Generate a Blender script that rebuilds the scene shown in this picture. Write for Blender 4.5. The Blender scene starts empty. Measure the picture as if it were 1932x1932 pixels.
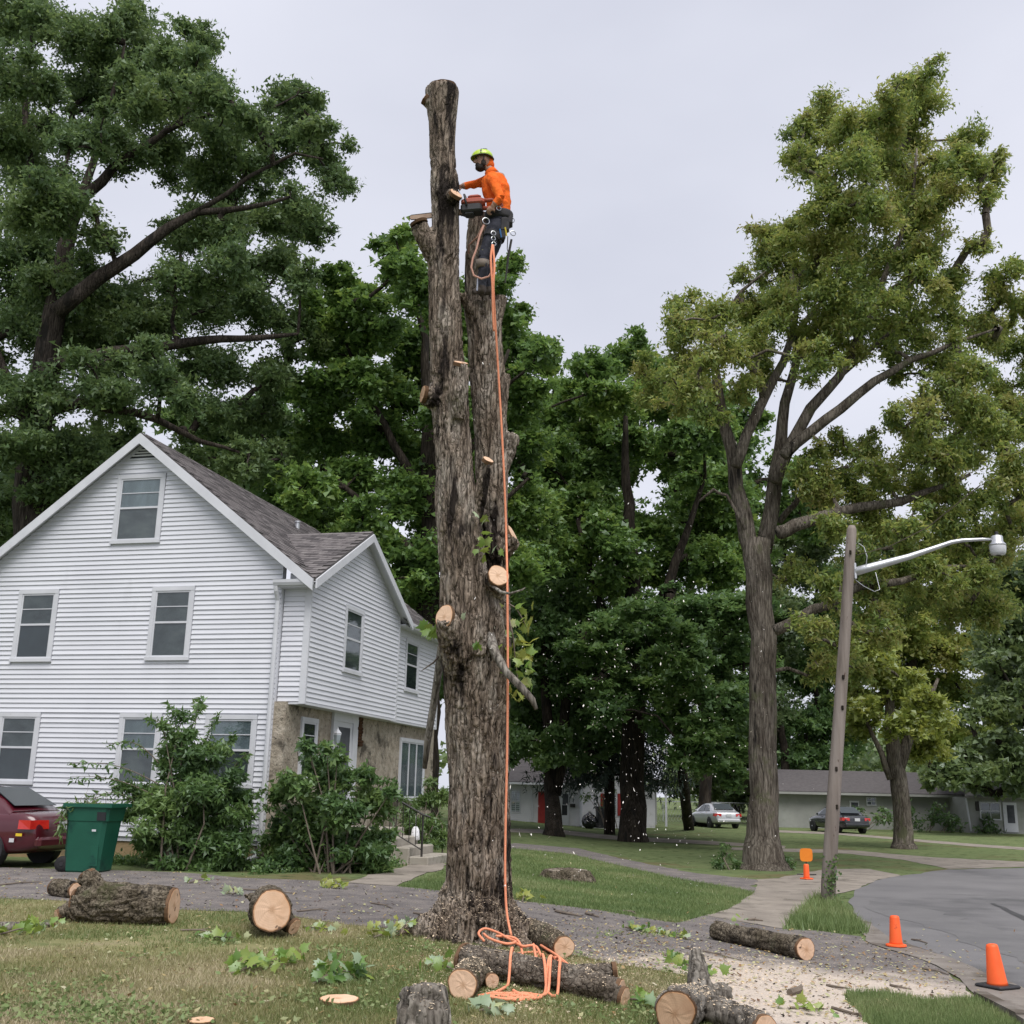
import bpy, bmesh, math, random
import numpy as np
from math import sin, cos, pi, radians, sqrt, atan2
from mathutils import Vector, Matrix
random.seed(7)
RNG = np.random.default_rng(11)
scene = bpy.context.scene
COL = scene.collection

# ------------------------------------------------------------------ camera, sky, sun, exposure
FPX, PITCH, ROLL, EYE = 2086.0, radians(14.08), radians(1.27), 1.6
F = np.array([0, cos(PITCH), sin(PITCH)])
_R0 = np.array([1.0, 0, 0]); _U0 = np.array([0, -sin(PITCH), cos(PITCH)])
RT = cos(ROLL) * _R0 + sin(ROLL) * _U0
UP = -sin(ROLL) * _R0 + cos(ROLL) * _U0
EYEP = np.array([0, 0, EYE])
cam_d = bpy.data.cameras.new('camera'); cam = bpy.data.objects.new('camera', cam_d); COL.objects.link(cam)
cam_d.sensor_width = 36; cam_d.lens = 36 * FPX / 1932; cam_d.clip_start = 0.05; cam_d.clip_end = 2000
M = Matrix((RT, UP, -F)).transposed().to_4x4(); M.translation = EYEP
cam.matrix_world = M
scene.camera = cam

world = bpy.data.worlds.new('World'); scene.world = world; world.use_nodes = True
SUN_EL, SUN_AZ = radians(60), radians(165)       # azimuth clockwise from +Y: behind the camera, a little to the right
def build_world():
    nt = world.node_tree; nt.nodes.clear(); N = nt.nodes.new; L = nt.links.new
    out = N('ShaderNodeOutputWorld'); bg = N('ShaderNodeBackground'); L(bg.outputs[0], out.inputs[0])
    sky = N('ShaderNodeTexSky'); sky.sky_type = 'NISHITA'; sky.sun_disc = False
    sky.sun_elevation = SUN_EL; sky.sun_rotation = SUN_AZ; sky.dust_density = 4; sky.air_density = 1.0
    sc = N('ShaderNodeVectorMath'); sc.operation = 'SCALE'; sc.inputs[3].default_value = 0.05; L(sky.outputs[0], sc.inputs[0])
    tc = N('ShaderNodeTexCoord'); mp = N('ShaderNodeMapping'); mp.inputs['Scale'].default_value = (1.0, 1.0, 2.2)
    L(tc.outputs['Generated'], mp.inputs[0])
    nz = N('ShaderNodeTexNoise'); nz.inputs['Scale'].default_value = 1.5; nz.inputs['Detail'].default_value = 5; nz.inputs['Roughness'].default_value = 0.45
    L(mp.outputs[0], nz.inputs['Vector'])
    cr = N('ShaderNodeValToRGB'); cr.color_ramp.elements[0].position = 0.3; cr.color_ramp.elements[1].position = 0.72
    cr.color_ramp.elements[0].color = (0.258, 0.268, 0.315, 1); cr.color_ramp.elements[1].color = (0.375, 0.382, 0.425, 1)
    L(nz.outputs[0], cr.inputs[0])
    mx = N('ShaderNodeMix'); mx.data_type = 'RGBA'; mx.inputs[0].default_value = 0.93     # a closed cloud deck, a little sky colour coming through
    L(sc.outputs[0], mx.inputs[6]); L(cr.outputs[0], mx.inputs[7])
    L(mx.outputs[2], bg.inputs[0]); bg.inputs[1].default_value = 1.0
build_world()
sun_d = bpy.data.lights.new('sun', 'SUN'); sun_d.energy = 1.5; sun_d.angle = radians(46); sun_d.color = (1.0, 0.97, 0.93)
sun = bpy.data.objects.new('sun', sun_d); COL.objects.link(sun)
_sd = Vector((sin(SUN_AZ) * cos(SUN_EL), cos(SUN_AZ) * cos(SUN_EL), sin(SUN_EL)))
sun.rotation_euler = _sd.to_track_quat('Z', 'Y').to_euler()
scene.view_settings.view_transform = 'Standard'; scene.view_settings.look = 'None'
scene.view_settings.gamma = 1; scene.view_settings.use_curve_mapping = False
scene.view_settings.exposure = 1.25
scene.render.engine = 'CYCLES'
scene.cycles.max_bounces = 6; scene.cycles.transparent_max_bounces = 12; scene.cycles.diffuse_bounces = 6; scene.cycles.transmission_bounces = 6; scene.cycles.max_bounces = 8

# ------------------------------------------------------------------ where things stand
def ray(x, y): return F * FPX + (x - 966) * RT + (966 - y) * UP
def at(x, y, Y):
    d = ray(x, y); return EYEP + d * (Y / d[1])
def mpp(P): return float((np.asarray(P) - EYEP) @ F) / FPX       # metres per unit of the survey grid at P
def gz(x):                                                       # the ground falls gently towards the street
    x = np.asarray(x, float); k = np.clip(np.round((x + 2.5) / 0.5) , -1e9, 1e9)
    x0 = np.floor((x + 2.5) / 0.5) * 0.5 - 2.5
    def s(v):
        t = np.clip((v + 2.5) / 8, 0, 1); return -0.4 * t * t * (3 - 2 * t)
    a, b = s(x0), s(x0 + 0.5); return a + (b - a) * (x - x0) / 0.5
def gnd(x, y, dz=0.0):
    z = 0.0
    for _ in range(40):
        d = ray(x, y); P = EYEP + d * ((z - EYE) / d[2]); z = float(gz(P[0]))
    P[2] = z + dz; return P

# ------------------------------------------------------------------ mesh helpers
def V3(p): return np.array(p, float)
def norm(v):
    v = np.asarray(v, float); return v / (np.linalg.norm(v) + 1e-12)
def origin_of(o):
    w = np.zeros(3)
    while o is not None:
        w += np.array(o.location); o = o.parent
    return w
def link(o, parent=None):
    COL.objects.link(o)
    if parent is not None: o.parent = parent
    return o
def tag(o, label=None, cat=None, group=None, kind=None):
    if label: o['label'] = label
    if cat: o['category'] = cat
    if group: o['group'] = group
    if kind: o['kind'] = kind
    return o
def thing(name, loc, label, cat, group=None):
    o = bpy.data.objects.new(name, None); o.location = loc; o.empty_display_size = 0.2
    link(o); return tag(o, label, cat, group)
def add_mesh(name, me, mats, parent=None, smooth=False):
    for m in (mats if isinstance(mats, (list, tuple)) else [mats]): me.materials.append(m)
    if smooth: me.polygons.foreach_set('use_smooth', np.ones(len(me.polygons), bool))
    return link(bpy.data.objects.new(name, me), parent)
def quads_mesh(name, V, Q, tone=None):
    """fast mesh from numpy arrays, all faces of the same size"""
    me = bpy.data.meshes.new(name); k = Q.shape[1]
    me.vertices.add(len(V)); me.vertices.foreach_set('co', np.ascontiguousarray(V, np.float32).ravel())
    me.loops.add(Q.size); me.loops.foreach_set('vertex_index', np.ascontiguousarray(Q, np.int32).ravel())
    me.polygons.add(len(Q)); me.polygons.foreach_set('loop_start', np.arange(0, Q.size, k, dtype=np.int32))
    me.update(calc_edges=True)
    if tone is not None:
        at_ = me.attributes.new('tone', 'FLOAT', 'FACE'); at_.data.foreach_set('value', np.ascontiguousarray(tone, np.float32))
    return me
def frame(t):
    t = norm(t); h = V3((0, 0, 1)) if abs(t[2]) < 0.95 else V3((1, 0, 0))
    s = norm(np.cross(h, t)); return t, s, np.cross(t, s)
class MB:
    """collects shapes in world coordinates; build() links them as one mesh object"""
    def __init__(self): self.v = []; self.f = []; self.m = []; self.n = 0; self.mi = 0
    def add(self, V, Fs):
        V = np.asarray(V, float); self.v.append(V)
        for f in Fs: self.f.append([i + self.n for i in f]); self.m.append(self.mi)
        self.n += len(V)
    def hexa(self, P):          # 8 corners: 4 of the bottom ring, 4 of the top ring
        self.add(P, [(3, 2, 1, 0), (4, 5, 6, 7), (0, 1, 5, 4), (1, 2, 6, 5), (2, 3, 7, 6), (3, 0, 4, 7)])
    def box(self, c, s, rz=0.0, axes=None):
        c = V3(c); s = V3(s) / 2
        if axes is None: axes = np.array([[cos(rz), sin(rz), 0], [-sin(rz), cos(rz), 0], [0, 0, 1]])
        P = [c + axes[0] * s[0] * i + axes[1] * s[1] * j + axes[2] * s[2] * k for k in (-1, 1) for i, j in ((-1, -1), (1, -1), (1, 1), (-1, 1))]
        self.hexa(P)
    def bbox(self, c, s, rz=0.0, axes=None, b=0.01):   # box with chamfered edges
        c = V3(c); s = V3(s) / 2
        if axes is None: axes = np.array([[cos(rz), sin(rz), 0], [-sin(rz), cos(rz), 0], [0, 0, 1]])
        b = min(b, *(s * 0.9)); rings = []
        for k, ins in ((-1, b), (-1 + 0, 0), (1 - 0, 0), (1, b)):
            z = k * s[2] if ins else (k * (s[2] - b)); x, y = s[0] - ins, s[1] - ins
            rings.append([(-x + b, -y, z), (x - b, -y, z), (x, -y + b, z), (x, y - b, z), (x - b, y, z), (-x + b, y, z), (-x, y - b, z), (-x, -y + b, z)])
        V = [c + axes[0] * p[0] + axes[1] * p[1] + axes[2] * p[2] for r in rings for p in r]
        Fs = [tuple(range(7, -1, -1)), tuple(range(24, 32))]
        for r in range(3):
            for i in range(8): j = (i + 1) % 8; Fs.append((r * 8 + i, r * 8 + j, r * 8 + 8 + j, r * 8 + 8 + i))
        self.add(V, Fs)
    def tube(self, pts, rad, sides=8, caps=True, ell=None, up=None):
        pts = [V3(p) for p in pts]; n = len(pts)
        if not hasattr(rad, '__len__'): rad = [rad] * n
        V = []; s = None
        for i in range(n):
            t = norm(pts[min(i + 1, n - 1)] - pts[max(i - 1, 0)])
            if s is None: s = frame(t)[1] if up is None else norm(np.cross(V3(up), t))
            s = norm(s - t * (s @ t)); u = np.cross(t, s)
            ra, rb = (rad[i], rad[i]) if ell is None else (rad[i] * ell[i][0], rad[i] * ell[i][1])
            for k in range(sides):
                a = 2 * pi * k / sides; V.append(pts[i] + s * cos(a) * ra + u * sin(a) * rb)
        Fs = [(i * sides + k, i * sides + (k + 1) % sides, (i + 1) * sides + (k + 1) % sides, (i + 1) * sides + k) for i in range(n - 1) for k in range(sides)]
        if caps: Fs += [tuple(range(sides - 1, -1, -1)), tuple(range((n - 1) * sides, n * sides))]
        self.add(V, Fs)
    def lathe(self, c, prof, sides=16, axis=(0, 0, 1), caps=True):
        t, s, u = frame(axis); c = V3(c); V = []
        for r, h in prof:
            for k in range(sides):
                a = 2 * pi * k / sides; V.append(c + t * h + (s * cos(a) + u * sin(a)) * r)
        n = len(prof)
        Fs = [(i * sides + k, i * sides + (k + 1) % sides, (i + 1) * sides + (k + 1) % sides, (i + 1) * sides + k) for i in range(n - 1) for k in range(sides)]
        if caps: Fs += [tuple(range(sides - 1, -1, -1)), tuple(range((n - 1) * sides, n * sides))]
        self.add(V, Fs)
    def prism(self, poly, d):    # polygon of 3D points pushed along d
        P = [V3(p) for p in poly]; d = V3(d); n = len(P)
        self.add(P + [p + d for p in P], [tuple(range(n - 1, -1, -1)), tuple(range(n, 2 * n))] + [(i, (i + 1) % n, n + (i + 1) % n, n + i) for i in range(n)])
    def sphere(self, c, r, seg=12, rings=8, axes=None):
        r = V3(r) if hasattr(r, '__len__') else V3((r, r, r)); c = V3(c)
        axes = np.eye(3) if axes is None else axes; V = []
        for i in range(rings + 1):
            ph = pi * (i + 0.001) / (rings + 0.002)
            for k in range(seg):
                a = 2 * pi * k / seg; p = (sin(ph) * cos(a) * r[0], sin(ph) * sin(a) * r[1], cos(ph) * r[2])
                V.append(c + axes[0] * p[0] + axes[1] * p[1] + axes[2] * p[2])
        self.add(V, [(i * seg + k, (i + 1) * seg + k, (i + 1) * seg + (k + 1) % seg, i * seg + (k + 1) % seg) for i in range(rings) for k in range(seg)])
    def build(self, name, mats, parent=None, smooth=False, fix=False):
        V = np.concatenate(self.v) - origin_of(parent) if parent is not None else np.concatenate(self.v)
        me = bpy.data.meshes.new(name); me.from_pydata(V.tolist(), [], self.f)
        if isinstance(mats, (list, tuple)): me.polygons.foreach_set('material_index', self.m)
        if fix:
            bm = bmesh.new(); bm.from_mesh(me); bmesh.ops.recalc_face_normals(bm, faces=bm.faces); bm.to_mesh(me); bm.free()
        me.update()
        return add_mesh(name, me, mats, parent, smooth)
def top(mb, name, mats, label, cat, base, group=None, smooth=False):
    """a thing that is one mesh, its origin at its base"""
    V = np.concatenate(mb.v); b = V3(base); mb.v = [V - b]
    o = mb.build(name, mats, None, smooth); o.location = b
    return tag(o, label, cat, group)
# value noise
def _h(i, j, k):
    n = (i * 374761393 + j * 668265263 + k * 2147483647 * 3) & 0xFFFFFFFF
    n = ((n ^ (n >> 13)) * 1274126177) & 0xFFFFFFFF
    n = ((n ^ (n >> 16)) * 2246822519) & 0xFFFFFFFF
    return ((n ^ (n >> 15)) & 0xFFFFFF) / float(0xFFFFFF)
def noise(P):
    P = np.asarray(P, float); i = np.floor(P).astype(np.int64); f = P - i; f = f * f * (3 - 2 * f); i = i + 5000
    r = 0
    for a in (0, 1):
        for b in (0, 1):
            for c in (0, 1):
                w = (f[:, 0] if a else 1 - f[:, 0]) * (f[:, 1] if b else 1 - f[:, 1]) * (f[:, 2] if c else 1 - f[:, 2])
                r = r + w * _h(i[:, 0] + a, i[:, 1] + b, i[:, 2] + c)
    return r
def fbm(P, oct=4, lac=2.03, gain=0.5):
    s = 0; a = 1; t = 0
    for o in range(oct): s = s + a * noise(P * lac ** o + 17.3 * o); t += a; a *= gain
    return s / t

# ------------------------------------------------------------------ materials
MATS = {}
def nodes_of(name):
    m = bpy.data.materials.new(name); m.use_nodes = True; nt = m.node_tree; nt.nodes.clear()
    out = nt.nodes.new('ShaderNodeOutputMaterial'); MATS[name] = m
    return m, nt, out, nt.nodes.new, nt.links.new
def ramp(N, cols, pos=None):
    cr = N('ShaderNodeValToRGB'); e = cr.color_ramp.elements
    while len(e) < len(cols): e.new(0.5)
    for i, c in enumerate(cols):
        e[i].position = pos[i] if pos else i / (len(cols) - 1); e[i].color = (*c, 1)
    return cr
def pmat(name, cols, scale=6.0, rough=0.7, bump=0.0, bscale=None, stretch=(1, 1, 1), metal=0.0, pos=None, detail=5, spec=0.4, spots=None, bdist=0.02, coat=0.0, rough2=None):
    """principled material: colours mixed by noise, bump, optional second colour in spots: (colour, scale, threshold, width)"""
    m, nt, out, N, L = nodes_of(name); b = N('ShaderNodeBsdfPrincipled'); L(b.outputs[0], out.inputs[0])
    b.inputs['Roughness'].default_value = rough; b.inputs['Metallic'].default_value = metal; b.inputs['Specular IOR Level'].default_value = spec
    b.inputs['Coat Weight'].default_value = coat; b.inputs['Coat Roughness'].default_value = 0.08
    if len(cols) == 1: cols = [cols[0], cols[0]]
    tc = N('ShaderNodeTexCoord'); mp = N('ShaderNodeMapping'); mp.inputs['Scale'].default_value = stretch
    ge = N('ShaderNodeNewGeometry'); L(ge.outputs['Position'], mp.inputs[0])
    nz = N('ShaderNodeTexNoise'); nz.inputs['Scale'].default_value = scale; nz.inputs['Detail'].default_value = detail; nz.inputs['Roughness'].default_value = 0.6
    L(mp.outputs[0], nz.inputs['Vector'])
    cr = ramp(N, cols, pos or [0.3 + 0.4 * i / (len(cols) - 1) for i in range(len(cols))]); L(nz.outputs[0], cr.inputs[0]); col = cr.outputs[0]
    for sp in (spots or []):
        c, s, th, w = sp[:4]; st = sp[4] if len(sp) > 4 else (1, 1, 1)
        mp2 = N('ShaderNodeMapping'); mp2.inputs['Scale'].default_value = st; mp2.inputs['Location'].default_value = (3.1, 7.7, 1.3); L(ge.outputs['Position'], mp2.inputs[0])
        n2 = N('ShaderNodeTexNoise'); n2.inputs['Scale'].default_value = s; n2.inputs['Detail'].default_value = 4; n2.inputs['Roughness'].default_value = 0.65; L(mp2.outputs[0], n2.inputs['Vector'])
        mr = N('ShaderNodeMapRange'); mr.inputs[1].default_value = th; mr.inputs[2].default_value = th + w; L(n2.outputs[0], mr.inputs[0])
        mx = N('ShaderNodeMix'); mx.data_type = 'RGBA'; L(mr.outputs[0], mx.inputs[0]); L(col, mx.inputs[6]); mx.inputs[7].default_value = (*c, 1); col = mx.outputs[2]
    L(col, b.inputs['Base Color'])
    if bump:
        n3 = N('ShaderNodeTexNoise'); n3.inputs['Scale'].default_value = bscale or scale * 3; n3.inputs['Detail'].default_value = 6; n3.inputs['Roughness'].default_value = 0.65; L(mp.outputs[0], n3.inputs['Vector'])
        bp = N('ShaderNodeBump'); bp.inputs['Strength'].default_value = bump; bp.inputs['Distance'].default_value = bdist; L(n3.outputs[0], bp.inputs['Height']); L(bp.outputs[0], b.inputs['Normal'])
    return m
def leafmat(name, cols, trans=0.35, rough=0.45, gloss=0.06):
    m, nt, out, N, L = nodes_of(name)
    a = N('ShaderNodeAttribute'); a.attribute_name = 'tone'; cr = ramp(N, cols); L(a.outputs['Fac'], cr.inputs[0])
    d = N('ShaderNodeBsdfDiffuse'); t = N('ShaderNodeBsdfTranslucent'); g = N('ShaderNodeBsdfGlossy'); g.inputs['Roughness'].default_value = rough
    hs = N('ShaderNodeHueSaturation'); hs.inputs['Value'].default_value = 1.25; hs.inputs['Hue'].default_value = 0.485; L(cr.outputs[0], hs.inputs['Color'])
    L(cr.outputs[0], d.inputs[0]); L(hs.outputs[0], t.inputs[0]); g.inputs[0].default_value = (0.8, 0.85, 0.9, 1)
    m1 = N('ShaderNodeMixShader'); m1.inputs[0].default_value = trans; L(d.outputs[0], m1.inputs[1]); L(t.outputs[0], m1.inputs[2])
    m2 = N('ShaderNodeMixShader'); m2.inputs[0].default_value = gloss; L(m1.outputs[0], m2.inputs[1]); L(g.outputs[0], m2.inputs[2]); L(m2.outputs[0], out.inputs[0])
    return m
def glassmat(name, tint=(0.75, 0.8, 0.8), refl=0.07):
    m, nt, out, N, L = nodes_of(name)
    tr = N('ShaderNodeBsdfTransparent'); tr.inputs[0].default_value = (*tint, 1); g = N('ShaderNodeBsdfGlossy'); g.inputs['Roughness'].default_value = 0.03
    fr = N('ShaderNodeLayerWeight'); fr.inputs[0].default_value = 0.5; pw = N('ShaderNodeMath'); pw.operation = 'POWER'; pw.inputs[1].default_value = 4.0; L(fr.outputs['Facing'], pw.inputs[0]); ad = N('ShaderNodeMath'); ad.operation = 'MULTIPLY_ADD'; ad.use_clamp = True; ad.inputs[1].default_value = 0.6; ad.inputs[2].default_value = refl; L(pw.outputs[0], ad.inputs[0])
    mx = N('ShaderNodeMixShader'); L(ad.outputs[0], mx.inputs[0]); L(tr.outputs[0], mx.inputs[1]); L(g.outputs[0], mx.inputs[2]); L(mx.outputs[0], out.inputs[0])
    return m
def barkmat(name, cols, streak=(0.02, 0.018, 0.016), s=9.0, moss=None, th=0.55, bump=0.6, zs=0.12, w=0.08, plates=0.65):
    """bark: broad patches of colour, fine lengthwise fibres, dark runs of its own shape"""
    m, nt, out, N, L = nodes_of(name); b = N('ShaderNodeBsdfPrincipled'); L(b.outputs[0], out.inputs[0]); b.inputs['Roughness'].default_value = 0.95; b.inputs['Specular IOR Level'].default_value = 0.1
    ge = N('ShaderNodeNewGeometry')
    def nz(sc, st, d=5, r=0.6, loc=(0, 0, 0)):
        mp = N('ShaderNodeMapping'); mp.inputs['Scale'].default_value = st; mp.inputs['Location'].default_value = loc; L(ge.outputs['Position'], mp.inputs[0])
        n = N('ShaderNodeTexNoise'); n.inputs['Scale'].default_value = sc; n.inputs['Detail'].default_value = d; n.inputs['Roughness'].default_value = r; L(mp.outputs[0], n.inputs['Vector']); return n.outputs[0]
    c1 = ramp(N, cols, [0.36 + 0.28 * i / (len(cols) - 1) for i in range(len(cols))]); L(nz(s * 0.35, (1, 1, max(zs, 0.4)), 4), c1.inputs[0])
    fib = ramp(N, [(0.30, 0.29, 0.28), (0.85, 0.84, 0.83), (1.25, 1.24, 1.22)], [0.34, 0.5, 0.68]); fn = nz(s * 3.2, (1, 1, zs), 6, 0.65, (5, 2, 1)); L(fn, fib.inputs[0])
    mx = N('ShaderNodeMix'); mx.data_type = 'RGBA'; mx.blend_type = 'MULTIPLY'; mx.inputs[0].default_value = 1.0; L(c1.outputs[0], mx.inputs[6]); L(fib.outputs[0], mx.inputs[7]); col = mx.outputs[2]
    mv = N('ShaderNodeMapping'); mv.inputs['Scale'].default_value = (1, 1, max(zs * 0.75, 0.09)); wn = N('ShaderNodeTexNoise'); wn.inputs['Scale'].default_value = s * 0.5; wn.inputs['Detail'].default_value = 3; L(ge.outputs['Position'], wn.inputs['Vector'])
    wa = N('ShaderNodeVectorMath'); wa.operation = 'MULTIPLY_ADD'; wa.inputs[1].default_value = (0.10, 0.10, 0.2); L(wn.outputs['Color'], wa.inputs[0]); L(ge.outputs['Position'], wa.inputs[2]); L(wa.outputs[0], mv.inputs[0])
    vo = N('ShaderNodeTexVoronoi'); vo.feature = 'DISTANCE_TO_EDGE'; vo.inputs['Scale'].default_value = s * 1.5; L(mv.outputs[0], vo.inputs['Vector'])
    ck = ramp(N, [(0.34, 0.31, 0.29), (0.92, 0.91, 0.90), (1.06, 1.06, 1.05)], [0.0, 0.11, 0.4]); L(vo.outputs['Distance'], ck.inputs[0])
    mk = N('ShaderNodeMix'); mk.data_type = 'RGBA'; mk.blend_type = 'MULTIPLY'; mk.inputs[0].default_value = plates; L(col, mk.inputs[6]); L(ck.outputs[0], mk.inputs[7]); col = mk.outputs[2]
    for c, sc, t, wd, st in [(streak, 2.2, th, w, (1.6, 1.6, 0.28))] + ([(moss, 1.7, 0.57, 0.1, (1, 1, 0.8))] if moss else []):
        mr = N('ShaderNodeMapRange'); mr.inputs[1].default_value = t; mr.inputs[2].default_value = t + wd; L(nz(sc, st, 5, 0.65, (3.1, 7.7, 1.3)), mr.inputs[0])
        m2 = N('ShaderNodeMix'); m2.data_type = 'RGBA'; L(mr.outputs[0], m2.inputs[0]); L(col, m2.inputs[6]); m2.inputs[7].default_value = (*c, 1); col = m2.outputs[2]
    L(col, b.inputs['Base Color'])
    bp = N('ShaderNodeBump'); bp.inputs['Strength'].default_value = bump; bp.inputs['Distance'].default_value = 0.03; hm = N('ShaderNodeMath'); hm.operation = 'MULTIPLY_ADD'; hm.inputs[1].default_value = 0.7; mrv = N('ShaderNodeMapRange'); mrv.inputs[1].default_value = 0; mrv.inputs[2].default_value = 0.16; L(vo.outputs['Distance'], mrv.inputs[0]); L(mrv.outputs[0], hm.inputs[0]); L(fn, hm.inputs[2]); L(hm.outputs[0], bp.inputs['Height']); L(bp.outputs[0], b.inputs['Normal'])
    return m
def woodcut(name, c1=(0.62, 0.42, 0.27), c2=(0.52, 0.32, 0.19)):
    """sawn end grain: growth rings follow the distance from the pith, darker heart, a few checks and stains"""
    m, nt, out, N, L = nodes_of(name); b = N('ShaderNodeBsdfPrincipled'); L(b.outputs[0], out.inputs[0]); b.inputs['Roughness'].default_value = 0.85; b.inputs['Specular IOR Level'].default_value = 0.15
    a = N('ShaderNodeAttribute'); a.attribute_name = 'rad'; ge = N('ShaderNodeNewGeometry')
    nz = N('ShaderNodeTexNoise'); nz.inputs['Scale'].default_value = 14; nz.inputs['Detail'].default_value = 4; L(ge.outputs['Position'], nz.inputs['Vector'])
    ma = N('ShaderNodeMath'); ma.operation = 'MULTIPLY_ADD'; ma.inputs[1].default_value = 0.10; L(nz.outputs[0], ma.inputs[0]); L(a.outputs['Fac'], ma.inputs[2])
    sn = N('ShaderNodeMath'); sn.operation = 'MULTIPLY'; sn.inputs[1].default_value = 62; L(ma.outputs[0], sn.inputs[0]); s2 = N('ShaderNodeMath'); s2.operation = 'SINE'; L(sn.outputs[0], s2.inputs[0])
    mr = N('ShaderNodeMapRange'); mr.inputs[1].default_value = -1; mr.inputs[2].default_value = 1; L(s2.outputs[0], mr.inputs[0])
    heart = ramp(N, [(0.72, 0.66, 0.6), (1, 1, 1), (1, 1, 1), (0.85, 0.70, 0.55), (0.22, 0.19, 0.16)], [0.10, 0.34, 0.92, 0.99, 1.03]); L(ma.outputs[0], heart.inputs[0])
    rc = N('ShaderNodeMix'); rc.data_type = 'RGBA'; rc.inputs[6].default_value = (*c1, 1); rc.inputs[7].default_value = (*[x * 0.92 for x in c1], 1); L(mr.outputs[0], rc.inputs[0])
    n2 = N('ShaderNodeTexNoise'); n2.inputs['Scale'].default_value = 4; n2.inputs['Detail'].default_value = 5; L(ge.outputs['Position'], n2.inputs['Vector']); mr2 = N('ShaderNodeMapRange'); mr2.inputs[1].default_value = 0.48; mr2.inputs[2].default_value = 0.66; L(n2.outputs[0], mr2.inputs[0])
    mx = N('ShaderNodeMix'); mx.data_type = 'RGBA'; L(mr2.outputs[0], mx.inputs[0]); L(rc.outputs[2], mx.inputs[6]); mx.inputs[7].default_value = (*c2, 1)
    m3 = N('ShaderNodeMix'); m3.data_type = 'RGBA'; m3.blend_type = 'MULTIPLY'; m3.inputs[0].default_value = 1; L(mx.outputs[2], m3.inputs[6]); L(heart.outputs[0], m3.inputs[7])
    n4 = N('ShaderNodeTexNoise'); n4.inputs['Scale'].default_value = 9; n4.inputs['Detail'].default_value = 3; L(ge.outputs['Position'], n4.inputs['Vector']); mr4 = N('ShaderNodeMapRange'); mr4.inputs[1].default_value = 0.68; mr4.inputs[2].default_value = 0.72; L(n4.outputs[0], mr4.inputs[0])
    m5 = N('ShaderNodeMix'); m5.data_type = 'RGBA'; L(mr4.outputs[0], m5.inputs[0]); L(m3.outputs[2], m5.inputs[6]); m5.inputs[7].default_value = (0.16, 0.10, 0.07, 1); L(m5.outputs[2], b.inputs['Base Color'])
    bp = N('ShaderNodeBump'); bp.inputs['Strength'].default_value = 0.4; bp.inputs['Distance'].default_value = 0.004; w = N('ShaderNodeTexNoise'); w.inputs['Scale'].default_value = 60; mp = N('ShaderNodeMapping'); mp.inputs['Scale'].default_value = (1, 1, 0.15); L(ge.outputs['Position'], mp.inputs[0]); L(mp.outputs[0], w.inputs['Vector']); L(w.outputs[0], bp.inputs['Height']); L(bp.outputs[0], b.inputs['Normal'])
    return m
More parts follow.
